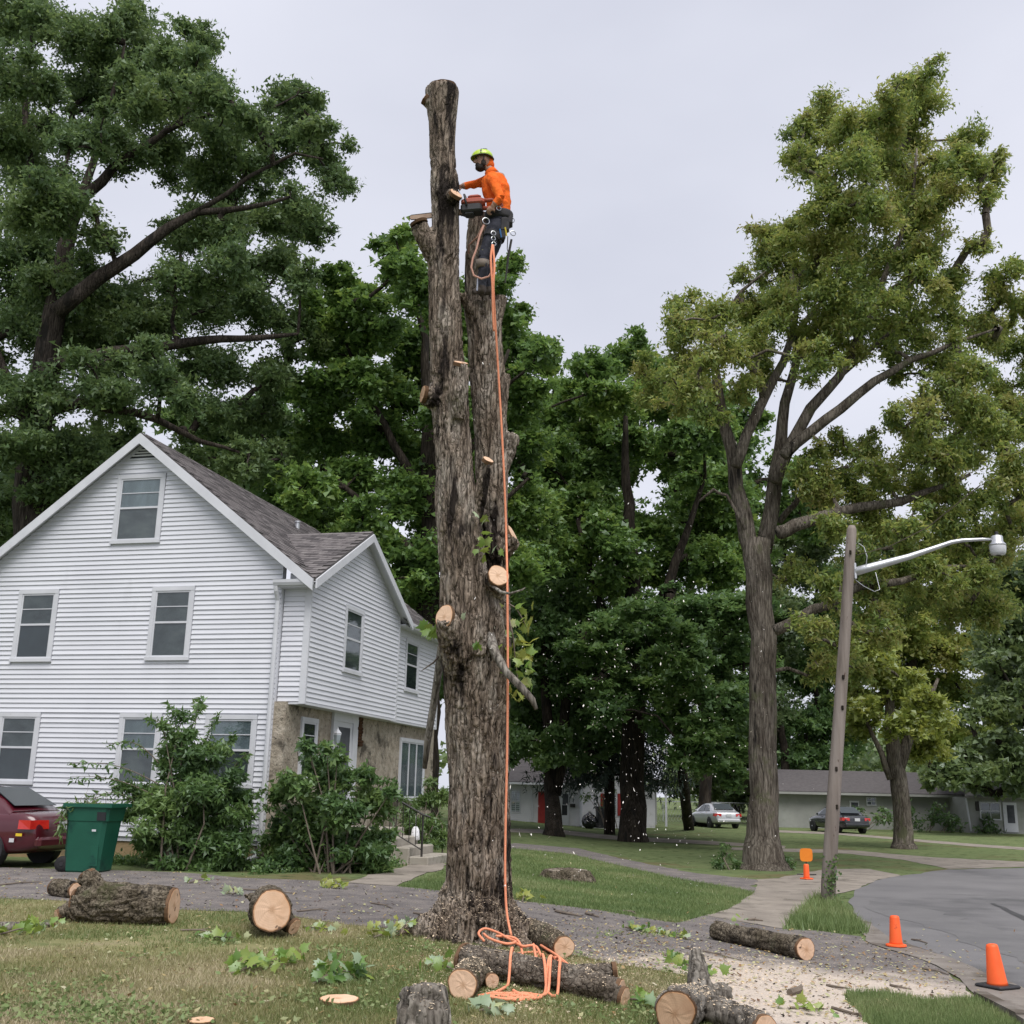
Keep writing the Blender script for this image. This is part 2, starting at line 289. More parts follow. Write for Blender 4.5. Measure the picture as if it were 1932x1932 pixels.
# ------------------------------------------------------------------ palette
m_lawn = pmat('lawn_soil', [(0.16, 0.16, 0.075), (0.215, 0.205, 0.10), (0.26, 0.225, 0.135)], scale=1.3, rough=1, bump=0.5, bscale=40, spec=0.05, spots=[((0.09, 0.12, 0.045), 0.7, 0.5, 0.15)])
m_lawn_far = pmat('lawn_far', [(0.105, 0.14, 0.06), (0.15, 0.18, 0.082)], scale=0.8, rough=1, bump=0.6, bscale=25, spec=0.05, spots=[((0.13, 0.12, 0.06), 0.35, 0.56, 0.1), ((0.05, 0.07, 0.028), 3.0, 0.55, 0.1)])
def drive_material():
    """worn asphalt with grit; sawdust has drifted over the apron"""
    m, nt, out, N, L = nodes_of('driveway_asphalt'); b = N('ShaderNodeBsdfPrincipled'); L(b.outputs[0], out.inputs[0]); b.inputs['Roughness'].default_value = 0.92; b.inputs['Specular IOR Level'].default_value = 0.2
    ge = N('ShaderNodeNewGeometry')
    def nz(s, d=6, r=0.6):
        n = N('ShaderNodeTexNoise'); n.inputs['Scale'].default_value = s; n.inputs['Detail'].default_value = d; n.inputs['Roughness'].default_value = r; L(ge.outputs['Position'], n.inputs['Vector']); return n
    c1 = ramp(N, [(0.115, 0.105, 0.105), (0.165, 0.15, 0.145), (0.22, 0.195, 0.18)], [0.3, 0.5, 0.7]); L(nz(2.2).outputs[0], c1.inputs[0])
    grit = ramp(N, [(0.07, 0.065, 0.06), (0.5, 0.5, 0.5), (0.85, 0.8, 0.72)], [0.33, 0.5, 0.68]); L(nz(70, 2).outputs[0], grit.inputs[0])
    mx = N('ShaderNodeMix'); mx.data_type = 'RGBA'; mx.blend_type = 'OVERLAY'; mx.inputs[0].default_value = 0.55; L(c1.outputs[0], mx.inputs[6]); L(grit.outputs[0], mx.inputs[7])
    # sawdust drift: a patch with its own place on the apron
    vs = N('ShaderNodeVectorMath'); vs.operation = 'SUBTRACT'; vs.inputs[1].default_value = (3.1, 11.7, -0.33); L(ge.outputs['Position'], vs.inputs[0])
    vm = N('ShaderNodeVectorMath'); vm.operation = 'MULTIPLY'; vm.inputs[1].default_value = (0.36, 0.36, 1); L(vs.outputs[0], vm.inputs[0])
    ln = N('ShaderNodeVectorMath'); ln.operation = 'LENGTH'; L(vm.outputs[0], ln.inputs[0])
    a = N('ShaderNodeMath'); a.operation = 'MULTIPLY_ADD'; a.inputs[1].default_value = 1.3; L(nz(1.6, 8, 0.7).outputs[0], a.inputs[0]); L(ln.outputs['Value'], a.inputs[2])
    mr = N('ShaderNodeMapRange'); mr.inputs[1].default_value = 1.62; mr.inputs[2].default_value = 1.18; L(a.outputs[0], mr.inputs[0])
    sd = ramp(N, [(0.42, 0.355, 0.295), (0.57, 0.495, 0.425)], [0.35, 0.65]); L(nz(45, 3).outputs[0], sd.inputs[0])
    m2 = N('ShaderNodeMix'); m2.data_type = 'RGBA'; L(mr.outputs[0], m2.inputs[0]); L(mx.outputs[2], m2.inputs[6]); L(sd.outputs[0], m2.inputs[7]); L(m2.outputs[2], b.inputs['Base Color'])
    bp = N('ShaderNodeBump'); bp.inputs['Strength'].default_value = 0.7; bp.inputs['Distance'].default_value = 0.012; L(nz(55, 5).outputs[0], bp.inputs['Height']); L(bp.outputs[0], b.inputs['Normal'])
    return m
m_drive = drive_material()
m_walk = pmat('concrete_walk', [(0.20, 0.175, 0.15), (0.30, 0.265, 0.225)], scale=2.0, rough=0.95, bump=0.4, bscale=50, spec=0.15, spots=[((0.13, 0.115, 0.095), 1.4, 0.54, 0.14), ((0.36, 0.33, 0.28), 25, 0.62, 0.08)], bdist=0.008)
m_road = pmat('road_asphalt', [(0.135, 0.131, 0.134), (0.185, 0.179, 0.18)], scale=0.5, rough=0.9, bump=0.35, bscale=70, spec=0.2, spots=[((0.10, 0.098, 0.10), 0.25, 0.55, 0.12), ((0.26, 0.25, 0.24), 60, 0.64, 0.05)], bdist=0.006)
m_gutter = pmat('gutter_concrete', [(0.16, 0.14, 0.125), (0.25, 0.225, 0.20)], scale=1.8, rough=0.95, bump=0.5, bscale=40, spec=0.15, spots=[((0.09, 0.075, 0.06), 1.1, 0.5, 0.15)], bdist=0.01)
m_sawdust = pmat('sawdust', [(0.46, 0.37, 0.27), (0.66, 0.55, 0.42)], scale=30, rough=1, spec=0.05)
m_chip = pmat('wood_chip', [(0.55, 0.42, 0.28), (0.72, 0.6, 0.45)], scale=8, rough=0.9, spec=0.1)
m_white = pmat('vinyl_white', [(0.60, 0.61, 0.65), (0.66, 0.67, 0.71)], scale=0.9, rough=0.5, spec=0.35, spots=[((0.52, 0.53, 0.56), 0.8, 0.64, 0.15, (1, 1, 0.25))])
m_trim = pmat('trim_white', [(0.52, 0.53, 0.56), (0.61, 0.62, 0.65)], scale=2, rough=0.45, spec=0.4, spots=[((0.42, 0.42, 0.42), 3, 0.66, 0.1)])
m_shingle = pmat('shingle_grey', [(0.115, 0.105, 0.105), (0.165, 0.15, 0.15), (0.21, 0.195, 0.19)], scale=5.5, rough=0.95, bump=0.5, bscale=60, spec=0.1, bdist=0.006)
m_shingle2 = pmat('shingle_dark', [(0.085, 0.078, 0.08), (0.12, 0.11, 0.11)], scale=4.5, rough=0.95, bump=0.5, bscale=60, spec=0.1, bdist=0.006)
m_roofdeck = pmat('roof_deck', [(0.07, 0.065, 0.065), (0.09, 0.085, 0.08)], rough=0.95)
m_stone = pmat('old_stucco', [(0.24, 0.205, 0.16), (0.36, 0.315, 0.25), (0.45, 0.40, 0.33)], scale=5.0, rough=0.95, bump=1.0, bscale=16, spec=0.1, spots=[((0.10, 0.088, 0.07), 1.4, 0.53, 0.10), ((0.09, 0.08, 0.065), 14, 0.60, 0.05)], bdist=0.04)
m_found = pmat('foundation_tan', [(0.30, 0.215, 0.12), (0.38, 0.28, 0.165)], scale=1.5, rough=0.9, bump=0.3, bscale=20, spots=[((0.13, 0.11, 0.08), 1.3, 0.58, 0.12)], spec=0.15)
m_dark = pmat('room_dark', [(0.02, 0.022, 0.025)], rough=0.6)
m_blind = pmat('blind_with_reflection', [(0.26, 0.27, 0.30), (0.36, 0.37, 0.40), (0.50, 0.51, 0.55)], scale=2.2, rough=0.7, stretch=(1, 1, 0.35))  # blind grey, lightened and streaked to include the whitish storm-pane reflection
m_screen = pmat('window_screen', [(0.09, 0.088, 0.092), (0.17, 0.165, 0.168), (0.26, 0.25, 0.245)], scale=1.7, rough=0.8, stretch=(1, 1, 1.8))
m_dimroom = pmat('dim_room', [(0.045, 0.05, 0.055), (0.10, 0.105, 0.12)], scale=1.4, rough=0.8)
m_glass = glassmat('pane_glass')
m_metal = pmat('galvanised', [(0.50, 0.51, 0.53), (0.62, 0.63, 0.65)], scale=5, rough=0.4, metal=0.7)
m_steel = pmat('steel', [(0.45, 0.46, 0.48)], rough=0.3, metal=1.0)
m_black = pmat('black_plastic', [(0.02, 0.02, 0.022), (0.032, 0.032, 0.035)], rough=0.5)
m_iron = pmat('black_iron', [(0.018, 0.018, 0.018), (0.04, 0.035, 0.03)], rough=0.6)
m_cut = woodcut('fresh_cut', (0.68, 0.47, 0.33), (0.60, 0.39, 0.255)); m_cut2 = woodcut('dull_cut', (0.42, 0.28, 0.18), (0.34, 0.21, 0.13))
m_bark = barkmat('maple_bark', [(0.20, 0.158, 0.124), (0.325, 0.268, 0.218), (0.42, 0.37, 0.32)], streak=(0.030, 0.024, 0.021), th=0.535, s=11, bump=1.0, w=0.07, zs=0.15)
m_bark_log = barkmat('log_bark', [(0.10, 0.085, 0.06), (0.17, 0.145, 0.11), (0.24, 0.21, 0.165)], moss=(0.06, 0.065, 0.03), s=12, zs=1.0)
m_bark_grey = barkmat('grey_bark', [(0.15, 0.135, 0.12), (0.23, 0.21, 0.185), (0.32, 0.30, 0.27)], streak=(0.07, 0.06, 0.05), s=8, th=0.6)
m_bark_oak = barkmat('oak_bark', [(0.045, 0.038, 0.032), (0.085, 0.072, 0.062)], s=7)
m_bark_ash = barkmat('ash_bark', [(0.10, 0.085, 0.07), (0.17, 0.15, 0.125), (0.22, 0.195, 0.165)], s=8, th=0.6, moss=(0.10, 0.10, 0.06))
m_bark_dark = barkmat('dark_bark', [(0.03, 0.025, 0.02), (0.065, 0.055, 0.045)], s=7)
m_twig = pmat('twig', [(0.12, 0.095, 0.075), (0.20, 0.165, 0.13)], scale=9, rough=0.9)
m_rope = pmat('orange_rope', [(0.72, 0.24, 0.13), (0.82, 0.36, 0.22)], scale=60, rough=0.8, bump=0.4, bscale=160, spec=0.1, bdist=0.003)
m_cone = pmat('cone_orange', [(0.85, 0.10, 0.02), (0.9, 0.14, 0.03)], scale=4, rough=0.5, spots=[((0.55, 0.08, 0.02), 7, 0.66, 0.06)])
m_grass = leafmat('grass_blade', [(0.14, 0.19, 0.065), (0.205, 0.225, 0.09), (0.275, 0.262, 0.12), (0.38, 0.335, 0.20), (0.50, 0.43, 0.29)], trans=0.3, gloss=0.02)
m_grass_g = leafmat('green_grass_blade', [(0.115, 0.175, 0.062), (0.16, 0.225, 0.083), (0.215, 0.275, 0.11), (0.31, 0.325, 0.165)], trans=0.3, gloss=0.02)

# ------------------------------------------------------------------ the ground and what is paved
def poly_world(px, densify=0.4, jit=0.03, lim=400):
    W = [gnd(*p) for p in px]; out = []
    for i in range(len(W)):
        a, b = W[i], W[(i + 1) % len(W)]; n = int(min(30, max(1, np.linalg.norm(b - a) / densify)))
        for k in range(n):
            q = a + (b - a) * k / n
            if k: q = q + np.array([RNG.normal(0, jit), RNG.normal(0, jit), 0])
            out.append(q)
    return out
def sheet(name, px, dz, mat, jit=0.03, densify=0.4, kind='structure', parent=None, thick=0.0):
    bm = bmesh.new(); pts = poly_world(px, densify, jit) if len(px[0]) == 2 else px
    f = bm.faces.new([bm.verts.new((p[0], p[1], 0)) for p in pts])
    bmesh.ops.triangulate(bm, faces=[f])
    for k in range(17):
        x = -2.5 + 0.5 * k
        bmesh.ops.bisect_plane(bm, geom=bm.verts[:] + bm.edges[:] + bm.faces[:], dist=1e-5, plane_co=(x, 0, 0), plane_no=(1, 0, 0))
    for v in bm.verts: v.co.z = float(gz(v.co.x)) + dz
    for q in bm.faces:
        if q.normal.z < 0: q.normal_flip()
    me = bpy.data.meshes.new(name); bm.to_mesh(me); bm.free()
    o = add_mesh(name, me, mat, parent); tag(o, kind=kind); return o
xs = [-400, -120, -40, -15] + [-2.5 + 0.5 * k for k in range(17)] + [15, 40, 120, 400]
V = [(x, y, float(gz(x))) for y in (-40, 5, 30, 60, 120, 500) for x in xs]; nx = len(xs)
Q = np.array([(j * nx + i, j * nx + i + 1, (j + 1) * nx + i + 1, (j + 1) * nx + i) for j in range(5) for i in range(nx - 1)])
g = add_mesh('ground', quads_mesh('ground', np.array(V), Q), m_lawn_far); tag(g, kind='structure')

P_FRONT = [(-120, 1692), (94, 1699), (332, 1717), (460, 1721), (553, 1730), (659, 1746), (729, 1752), (800, 1765), (930, 1785), (1060, 1800), (1177, 1822), (1275, 1838), (1332, 1848), (1375, 1912), (1395, 1990), (1410, 2200), (-300, 2200)]
P_MID = [(752, 1673), (800, 1660), (850, 1640), (905, 1616), (969, 1601), (1072, 1611), (1170, 1634), (1287, 1660), (1373, 1674), (1425, 1684), (1373, 1717), (1275, 1742), (1209, 1732), (1131, 1718), (996, 1702), (828, 1681)]
P_WEDGE = [(1594, 1877), (1664, 1875), (1750, 1891), (1844, 1887), (1912, 1932), (1990, 1990), (1700, 2000), (1633, 1928)]
P_TUFT = [(1535, 1694), (1560, 1690), (1606, 1725), (1640, 1762), (1600, 1764), (1545, 1757), (1478, 1754), (1505, 1722)]
P_DRIVE = [(-700, 1640), (0, 1637), (150, 1641), (330, 1646), (452, 1657), (593, 1662), (650, 1667), (748, 1673), (828, 1681), (996, 1702), (1131, 1718), (1209, 1732), (1275, 1742), (1330, 1728), (1478, 1754), (1545, 1757), (1625, 1768), (1645, 1783), (1735, 1810), (1789, 1836), (1844, 1883), (1750, 1891), (1664, 1875), (1594, 1877), (1633, 1928), (1690, 2000), (1395, 1990), (1375, 1912), (1332, 1848), (1275, 1838), (1177, 1822), (1060, 1800), (930, 1785), (800, 1765), (729, 1752), (659, 1746), (553, 1730), (460, 1721), (332, 1717), (94, 1699), (-120, 1692), (-700, 1688)]
sheet('front_lawn', P_FRONT, 0.004, m_lawn, jit=0.0)
sheet('driveway', P_DRIVE, 0.008, m_drive, jit=0.035)
sheet('neighbour_driveway', [(969, 1591), (1092, 1601), (1190, 1624), (1314, 1648), (1427, 1660), (1425, 1684), (1373, 1674), (1287, 1660), (1170, 1634), (1072, 1611), (969, 1601), (905, 1612), (900, 1600)], 0.008, m_drive, jit=0.05)
sheet('sidewalk', [(1427, 1660), (1470, 1658), (1509, 1649), (1560, 1640), (1640, 1640), (1700, 1652), (1652, 1662), (1612, 1680), (1575, 1690), (1535, 1694), (1505, 1722), (1478, 1754), (1330, 1728), (1373, 1717), (1425, 1684)], 0.012, m_walk, jit=0.03)
sheet('house_path', [(650, 1667), (690, 1655), (735, 1643), (770, 1633), (815, 1627), (838, 1630), (836, 1640), (800, 1650), (775, 1662), (748, 1673)], 0.012, m_walk, jit=0.03)
sheet('road', [(1612, 1682), (1652, 1662), (1700, 1653), (1789, 1641), (1932, 1638), (2600, 1634), (3600, 1640), (3600, 2100), (2250, 2000), (1960, 1880), (1932, 1867), (1859, 1838), (1797, 1809), (1711, 1781), (1672, 1766), (1622, 1732), (1600, 1703)], 0.010, m_road, jit=0.04, densify=0.6)
sheet('gutter', [(1606, 1728), (1622, 1732), (1672, 1766), (1711, 1781), (1797, 1809), (1859, 1838), (1932, 1867), (1960, 1880), (2060, 1990), (1990, 1960), (1932, 1925), (1848, 1884), (1789, 1836), (1735, 1810), (1645, 1783)], 0.014, m_gutter, jit=0.03)
sheet('crossing_path', [(1380, 1599), (1600, 1604), (1760, 1618), (1932, 1626), (2600, 1634), (2600, 1640), (1932, 1636), (1790, 1640), (1700, 1622), (1600, 1611), (1380, 1604)], 0.008, m_walk, jit=0.05)
sheet('far_sidewalk', [(1430, 1565), (1580, 1571), (1697, 1581), (1831, 1592), (1932, 1599), (2300, 1610), (2300, 1614), (1932, 1604), (1831, 1597), (1697, 1585), (1580, 1575), (1430, 1569)], 0.008, m_walk, jit=0.05)
sheet('far_path', [(930, 1563), (1060, 1566), (1180, 1578), (1340, 1587), (1480, 1596), (1480, 1601), (1330, 1593), (1180, 1586), (1050, 1573), (930, 1570)], 0.008, m_walk, jit=0.05)
sheet('road_crack', [(1868, 1706), (1876, 1705), (1905, 1718), (1940, 1735), (2010, 1772), (2005, 1776), (1936, 1740), (1900, 1722)], 0.0145, pmat('tar_seal', [(0.035, 0.034, 0.035), (0.06, 0.058, 0.058)], rough=0.7), jit=0.02)
sheet('road_patch', [(1640, 1700), (1760, 1718), (1900, 1760), (2100, 1830), (2060, 1850), (1860, 1795), (1740, 1745), (1650, 1722)], 0.0135, pmat('road_patch_asphalt', [(0.115, 0.112, 0.114), (0.155, 0.15, 0.15)], scale=1.2, rough=0.9, bump=0.35, bscale=70, spots=[((0.22, 0.21, 0.2), 60, 0.64, 0.05)], bdist=0.006), jit=0.08)
# kerb stone at the near corner of the street
mb = MB(); ka = gnd(1850, 1884); kb = gnd(1932, 1930); kc = gnd(2120, 2050)
for p, q in ((ka, kb), (kb, kc)):
    d = norm(q - p); s = np.cross(d, (0, 0, 1)) * 0.075
    ring = lambda c, h: [c - s + V3((0, 0, -0.1)), c + s + V3((0, 0, -0.1)), c + s * 0.85 + V3((0, 0, h)), c - s * 0.85 + V3((0, 0, h))]
    A, B = ring(p, 0.07), ring(q - d * 0.012, 0.085); mb.hexa([A[0], A[1], B[1], B[0], A[3], A[2], B[2], B[3]])
o = mb.build('kerb', m_gutter); tag(o, kind='structure')

# ------------------------------------------------------------------ grass
def in_poly(x, y, poly):
    c = np.zeros(len(x), bool); n = len(poly)
    for i in range(n):
        x1, y1 = poly[i]; x2, y2 = poly[(i + 1) % n]
        k = ((y1 > y) != (y2 > y)) & (x < (x2 - x1) * (y - y1) / (y2 - y1 + 1e-9) + x1); c ^= k
    return c
def gndv(x, y):
    d = F[None] * FPX + (x - 966)[:, None] * RT + (966 - y)[:, None] * UP; z = np.zeros(len(x))
    for _ in range(25):
        P = EYEP + d * ((z - EYE) / d[:, 2])[:, None]; z = gz(P[:, 0])
    P[:, 2] = z; return P
def scatter(poly, n, fray=True):
    xs_, ys_ = [p[0] for p in poly], [p[1] for p in poly]; m = n * 4
    x = RNG.uniform(max(min(xs_), -60), min(max(xs_), 1992), m); y = RNG.uniform(min(ys_), min(max(ys_), 1975), m)
    k = in_poly(x, y, poly); x, y = x[k][:n], y[k][:n]
    if fray:      # blades creep over the edge
        e = RNG.uniform(0, 1, len(x)) ** 3; x = x + RNG.normal(0, 9, len(x)) * e; y = y + RNG.normal(0, 3.5, len(x)) * e
    return gndv(x, y)
def grass(name, label, P, h, w, mat, lean=0.5, tone=None, parent=None):
    n = len(P); H = RNG.uniform(h * 0.5, h * 1.3, n); a = RNG.uniform(0, 2 * pi, n); b = RNG.uniform(0, 2 * pi, n)
    s = np.stack([np.cos(a), np.sin(a), 0 * a], 1) * (RNG.uniform(w * 0.6, w * 1.3, n) / 2)[:, None]
    t = np.stack([np.cos(b) * lean, np.sin(b) * lean, np.ones(n)], 1) * RNG.uniform(0.3, 1, n)[:, None] ** np.array([1, 1, 0]) * H[:, None]
    B = P + np.array([0, 0, -0.004]); V = np.stack([B - s, B + s, B + t], 1).reshape(-1, 3)
    if tone is None:
        tone = np.clip(fbm(P * 0.9, 3) * 1.5 - 0.35 + RNG.normal(0, 0.16, n), 0, 1)
    o = add_mesh(name, quads_mesh(name, V, np.arange(3 * n).reshape(-1, 3), tone), mat, parent)
    tag(o, label, 'grass', kind='stuff'); return o
Pg = scatter(P_FRONT, 170000)
bare = fbm(Pg * 1.1 + 9, 3) + RNG.normal(0, 0.08, len(Pg)) > 0.68
grass('lawn_grass', 'short dry olive grass of the front lawn round the cut trunk', Pg[~bare], 0.045, 0.011, m_grass, lean=0.9)
Pm = scatter(P_MID, 80000)
grass('lawn_grass', 'greener lawn grass between the driveway and the neighbouring drive', Pm, 0.06, 0.016, m_grass_g, lean=0.6, tone=np.clip(fbm(Pm * 0.7, 3) * 1.2 - 0.1 + RNG.normal(0, 0.2, len(Pm)), 0, 1))
Pw = scatter(P_WEDGE, 26000); grass('lawn_grass', 'green grass wedge inside the kerb at the street corner', Pw, 0.075, 0.011, m_grass_g)
Pt = scatter(P_TUFT, 12000); grass('grass_tuft', 'long grass tufts growing round the foot of the lamp pole', Pt[::3], 0.16, 0.016, m_grass_g, lean=0.7)
# ------------------------------------------------------------------ the maple being taken down
def remesh(mb, voxel, smooth=4, fac=0.5):
    me = bpy.data.meshes.new('tmp'); me.from_pydata(np.concatenate(mb.v).tolist(), [], mb.f)
    o = bpy.data.objects.new('tmp', me); COL.objects.link(o)
    r = o.modifiers.new('r', 'REMESH'); r.mode = 'VOXEL'; r.voxel_size = voxel; r.adaptivity = 0
    if smooth:
        s = o.modifiers.new('s', 'SMOOTH'); s.factor = fac; s.iterations = smooth
    dg = bpy.context.evaluated_depsgraph_get(); dg.update()
    out = bpy.data.meshes.new_from_object(o.evaluated_get(dg)); bpy.data.objects.remove(o); bpy.data.meshes.remove(me)
    return out
def co_of(me):
    V = np.empty(len(me.vertices) * 3); me.vertices.foreach_get('co', V); return V.reshape(-1, 3)
def no_of(me):
    V = np.empty(len(me.vertices) * 3); me.vertices.foreach_get('normal', V); return V.reshape(-1, 3)
def barkify(me, amp, s=9.0, zs=0.16, axis=(0, 0, 1), seed=0.0, low=0.0):
    V = co_of(me); Nn = no_of(me); ax = norm(axis)
    al = (V @ ax)[:, None] * ax; Q = (V - al) * s + al * s * zs + seed
    warp = (np.stack([noise(V * 3 + 3), noise(V * 3 + 31), noise(V * 3 + 77)], 1) - 0.5) * 1.0
    Q = Q + warp; n1 = fbm(Q, 2); n2 = fbm(Q * 2.3 + 40, 2)
    c = np.exp(-((n1 - 0.5) / 0.035) ** 2) + 0.6 * np.exp(-((n2 - 0.5) / 0.045) ** 2)
    A = amp * (0.45 + 1.1 * noise(V * 1.7 + 5)) if np.isscalar(amp) else amp
    d = A * (0.9 * fbm(Q * 1.6 + 11, 3) - c)
    if low: d = d + low * (noise(V * 2.2 + 50) - 0.5)
    me.vertices.foreach_set('co', (V + Nn * d[:, None]).ravel()); me.update()
def cut_disc(c, nrm, ra, rb, mat, parent, th=0.02, up=(0, 0, 1), sides=26, jit=0.035, name='cut_face'):
    """a sawn face: thin plate with a slightly irregular rim; 'rad' runs from the pith (0) to the bark (1)"""
    t = norm(nrm); s = np.cross(V3(up), t); s = norm(s) if np.linalg.norm(s) > 1e-3 else V3((1, 0, 0)); u = np.cross(t, s); c = V3(c)
    ph = RNG.uniform(0, 6); J_ = [1 + jit * (sin(2 * 2 * pi * k / sides + ph) + 0.8 * sin(3 * 2 * pi * k / sides + 2 * ph) + 0.5 * sin(7 * 2 * pi * k / sides)) for k in range(sides)]
    off = s * ra * RNG.uniform(-0.12, 0.12) + u * rb * RNG.uniform(-0.12, 0.12); V = [c + off + t * th]; R_ = [0.0]; n = sides
    for f, h in ((0.3, th), (0.62, th * 0.98), (0.9, th), (1.0, th * 0.75), (1.01, -th)):
        for k in range(n):
            a = 2 * pi * k / n; V.append(c + off * (1 - min(f, 1)) + (s * cos(a) * ra + u * sin(a) * rb) * f * J_[k] + t * (h + RNG.normal(0, 0.0012))); R_.append(min(f, 1.0))
    Fs = [(0, 1 + k, 1 + (k + 1) % n) for k in range(n)] + [(1 + r * n + k, 1 + r * n + (k + 1) % n, 1 + (r + 1) * n + (k + 1) % n, 1 + (r + 1) * n + k) for r in range(4) for k in range(n)]
    Fs.append(tuple(1 + 4 * n + k for k in range(n - 1, -1, -1)))
    me = bpy.data.meshes.new(name); me.from_pydata((np.array(V) - (origin_of(parent) if parent is not None else 0)).tolist(), [], Fs); at_ = me.attributes.new('rad', 'FLOAT', 'POINT'); at_.data.foreach_set('value', R_); me.update()
    return add_mesh(name, me, mat, parent)

TREE_Y, TREE_LEAN = 13.5, 0.065
def T(x, y, dY=0.0):
    P = at(x, y, TREE_Y)
    for _ in range(6): P = at(x, y, TREE_Y - TREE_LEAN * P[2] + dY)
    return P
def stem(mb, rows, dY=0.0, sides=20, ext=None):
    """rows: (left, right, y) of the silhouette"""
    pts, rad = [], []
    for l, r, y in rows:
        P = T((l + r) / 2, y, dY); pts.append(P); rad.append((r - l) / 2 * mpp(P))
    mb.tube(pts, rad, sides)
    return pts, rad
tb = gnd(893, 1783); tb[1] = TREE_Y
maple = thing('stripped_maple', (tb[0], tb[1], float(gz(tb[0]))), 'tall bare maple trunk in two stems, all limbs cut off, climber on its right stem', 'tree')
mb = MB()
low_rows = [(842, 966, 1830), (842, 966, 1780), (842, 965, 1740), (844, 964, 1690), (847, 962, 1600), (849, 960, 1500), (845, 960, 1400), (841, 957, 1300), (836, 956, 1230), (838, 946, 1170), (836, 935, 1120)]
stem(mb, low_rows, 0.0)
left_rows = [(838, 945, 1240), (834, 928, 1160), (830, 920, 1090), (827, 906, 1000), (824, 894, 900), (820, 887, 800), (814, 880, 740), (813, 874, 680), (811, 869, 600), (808, 866, 520), (814, 867, 440), (813, 866, 380), (812, 861, 320), (809, 859, 260), (806, 861, 215), (806, 863, 169)]
stem(mb, left_rows, -0.10)
right_rows = [(900, 962, 1330), (912, 960, 1230), (917, 959, 1100), (908, 957, 1000), (899, 956, 900), (894, 954, 800), (887, 951, 700), (880, 948, 620), (877, 944, 575)]
stem(mb, right_rows, 0.30)
stem(mb, [(878, 938, 610), (880, 930, 540), (882, 926, 470), (884, 924, 404)], 0.42, 16)
# root flare
for ang, L_, r0, z0 in ((192, 0.92, 0.25, 0.40), (222, 0.68, 0.23, 0.36), (252, 0.58, 0.25, 0.38), (286, 0.60, 0.24, 0.36), (318, 0.68, 0.22, 0.38), (348, 0.74, 0.21, 0.38), (30, 0.6, 0.22, 0.3), (90, 0.6, 0.22, 0.3), (150, 0.6, 0.22, 0.3)):
    d = V3((cos(radians(ang)), sin(radians(ang)), 0)); c = V3((tb[0] + 0.03, TREE_Y, float(gz(tb[0]))))
    mb.tube([c + d * 0.14 + V3((0, 0, 0.75)), c + d * 0.24 + V3((0, 0, z0)), c + d * 0.42 + V3((0, 0, 0.14)), c + d * L_ * 0.85 + V3((0, 0, 0.03)), c + d * (L_ + 0.12) + V3((0, 0, -0.12))], [0.15, r0 * 0.85, r0 * 0.75, r0 * 0.52, r0 * 0.3], 12)
stubs = []      # (end centre, direction, radius a, radius b, material)
def stub(p0, p1, r0, r1, dY0, dY1, cut=None, tilt=None, fresh=True, squash=1.0, mid=None):
    A, B = T(*p0, dY0), T(*p1, dY1); ra, rb = r0 * mpp(A), r1 * mpp(B)
    pts = [A, (A + B) / 2 if mid is None else T(*mid[:2], mid[2]), B]
    mb.tube(pts, [ra, (ra + rb) / 2, rb], 16)
    if cut is not None:
        d = norm(B - pts[1]) if tilt is None else norm(tilt)
        stubs.append((B + norm(B - pts[1]) * 0.004, d, rb * 1.0, rb * 1.0 * squash, fresh))
stub((838, 520), (791, 424), 17, 18, -0.10, -0.22, cut=None, mid=(812, 470, -0.16))
stub((840, 215), (806, 190), 14, 11, -0.1, -0.16, cut=1, fresh=False)
stub((845, 378), (857, 370), 14, 13, -0.16, -0.32, cut=1, tilt=(0.55, -0.62, 0.55), squash=1.0)
stub((862, 790), (869, 691), 17, 14, -0.25, -0.34, cut=1, tilt=(0.15, -0.45, 0.88), mid=(865, 740, -0.36))
stub((838, 760), (804, 745), 22, 17, -0.15, -0.22, cut=1, tilt=(-0.92, -0.35, 0.1), fresh=False)
stub((893, 1005), (918, 873), 13, 11, 0.0, -0.28, cut=1, tilt=(0.45, -0.5, 0.74), mid=(905, 940, -0.17))
stub((940, 790), (951, 708), 13, 12, 0.42, 0.5)
stub((935, 900), (962, 822), 17, 16, 0.32, 0.36)
stub((930, 1045), (962, 1012), 24, 21, 0.25, 0.18, cut=1, tilt=(0.86, -0.25, 0.44), mid=(945, 1030, 0.2))
stub((925, 1120), (939, 1089), 24, 21, 0.1, -0.38, cut=1, tilt=(0.22, -0.93, 0.28), mid=(932, 1102, -0.15))
stub((882, 1285), (842, 1166), 34, 20, -0.1, -0.56, cut=1, tilt=(-0.50, -0.85, 0.15), mid=(856, 1218, -0.38), squash=1.15)
# torn shoulder under the climber
stub((925, 640), (946, 560), 16, 10, 0.25, 0.30); stub((890, 600), (872, 553), 9, 6, 0.2, -0.02)
me = remesh(mb, 0.018, 2)
Vt = co_of(me); amp = np.interp(Vt[:, 2], [0, 3, 5, 8, 11], [0.046, 0.042, 0.032, 0.024, 0.018])
barkify(me, amp * (0.6 + noise(Vt * 1.9 + 5)), s=13.0, zs=0.11, low=0.05)
REST = []        # upward facing spots where sawdust settles
me.update(); _V, _N = co_of(me), no_of(me); _k = np.where((_V[:, 2] < 0.55) & (_N[:, 2] > 0.12) & (_V[:, 1] < TREE_Y + 0.3))[0]; REST.append(_V[RNG.choice(_k, 2600)])
me.vertices.foreach_set('co', (co_of(me) - np.array(maple.location)).ravel()); me.update()
add_mesh('trunk', me, m_bark, maple, smooth=True)
for c, d, ra, rb, fresh in stubs:
    cut_disc(c + norm(d) * 0.022, d, ra, rb, m_cut if fresh else m_cut2, maple, th=0.025)
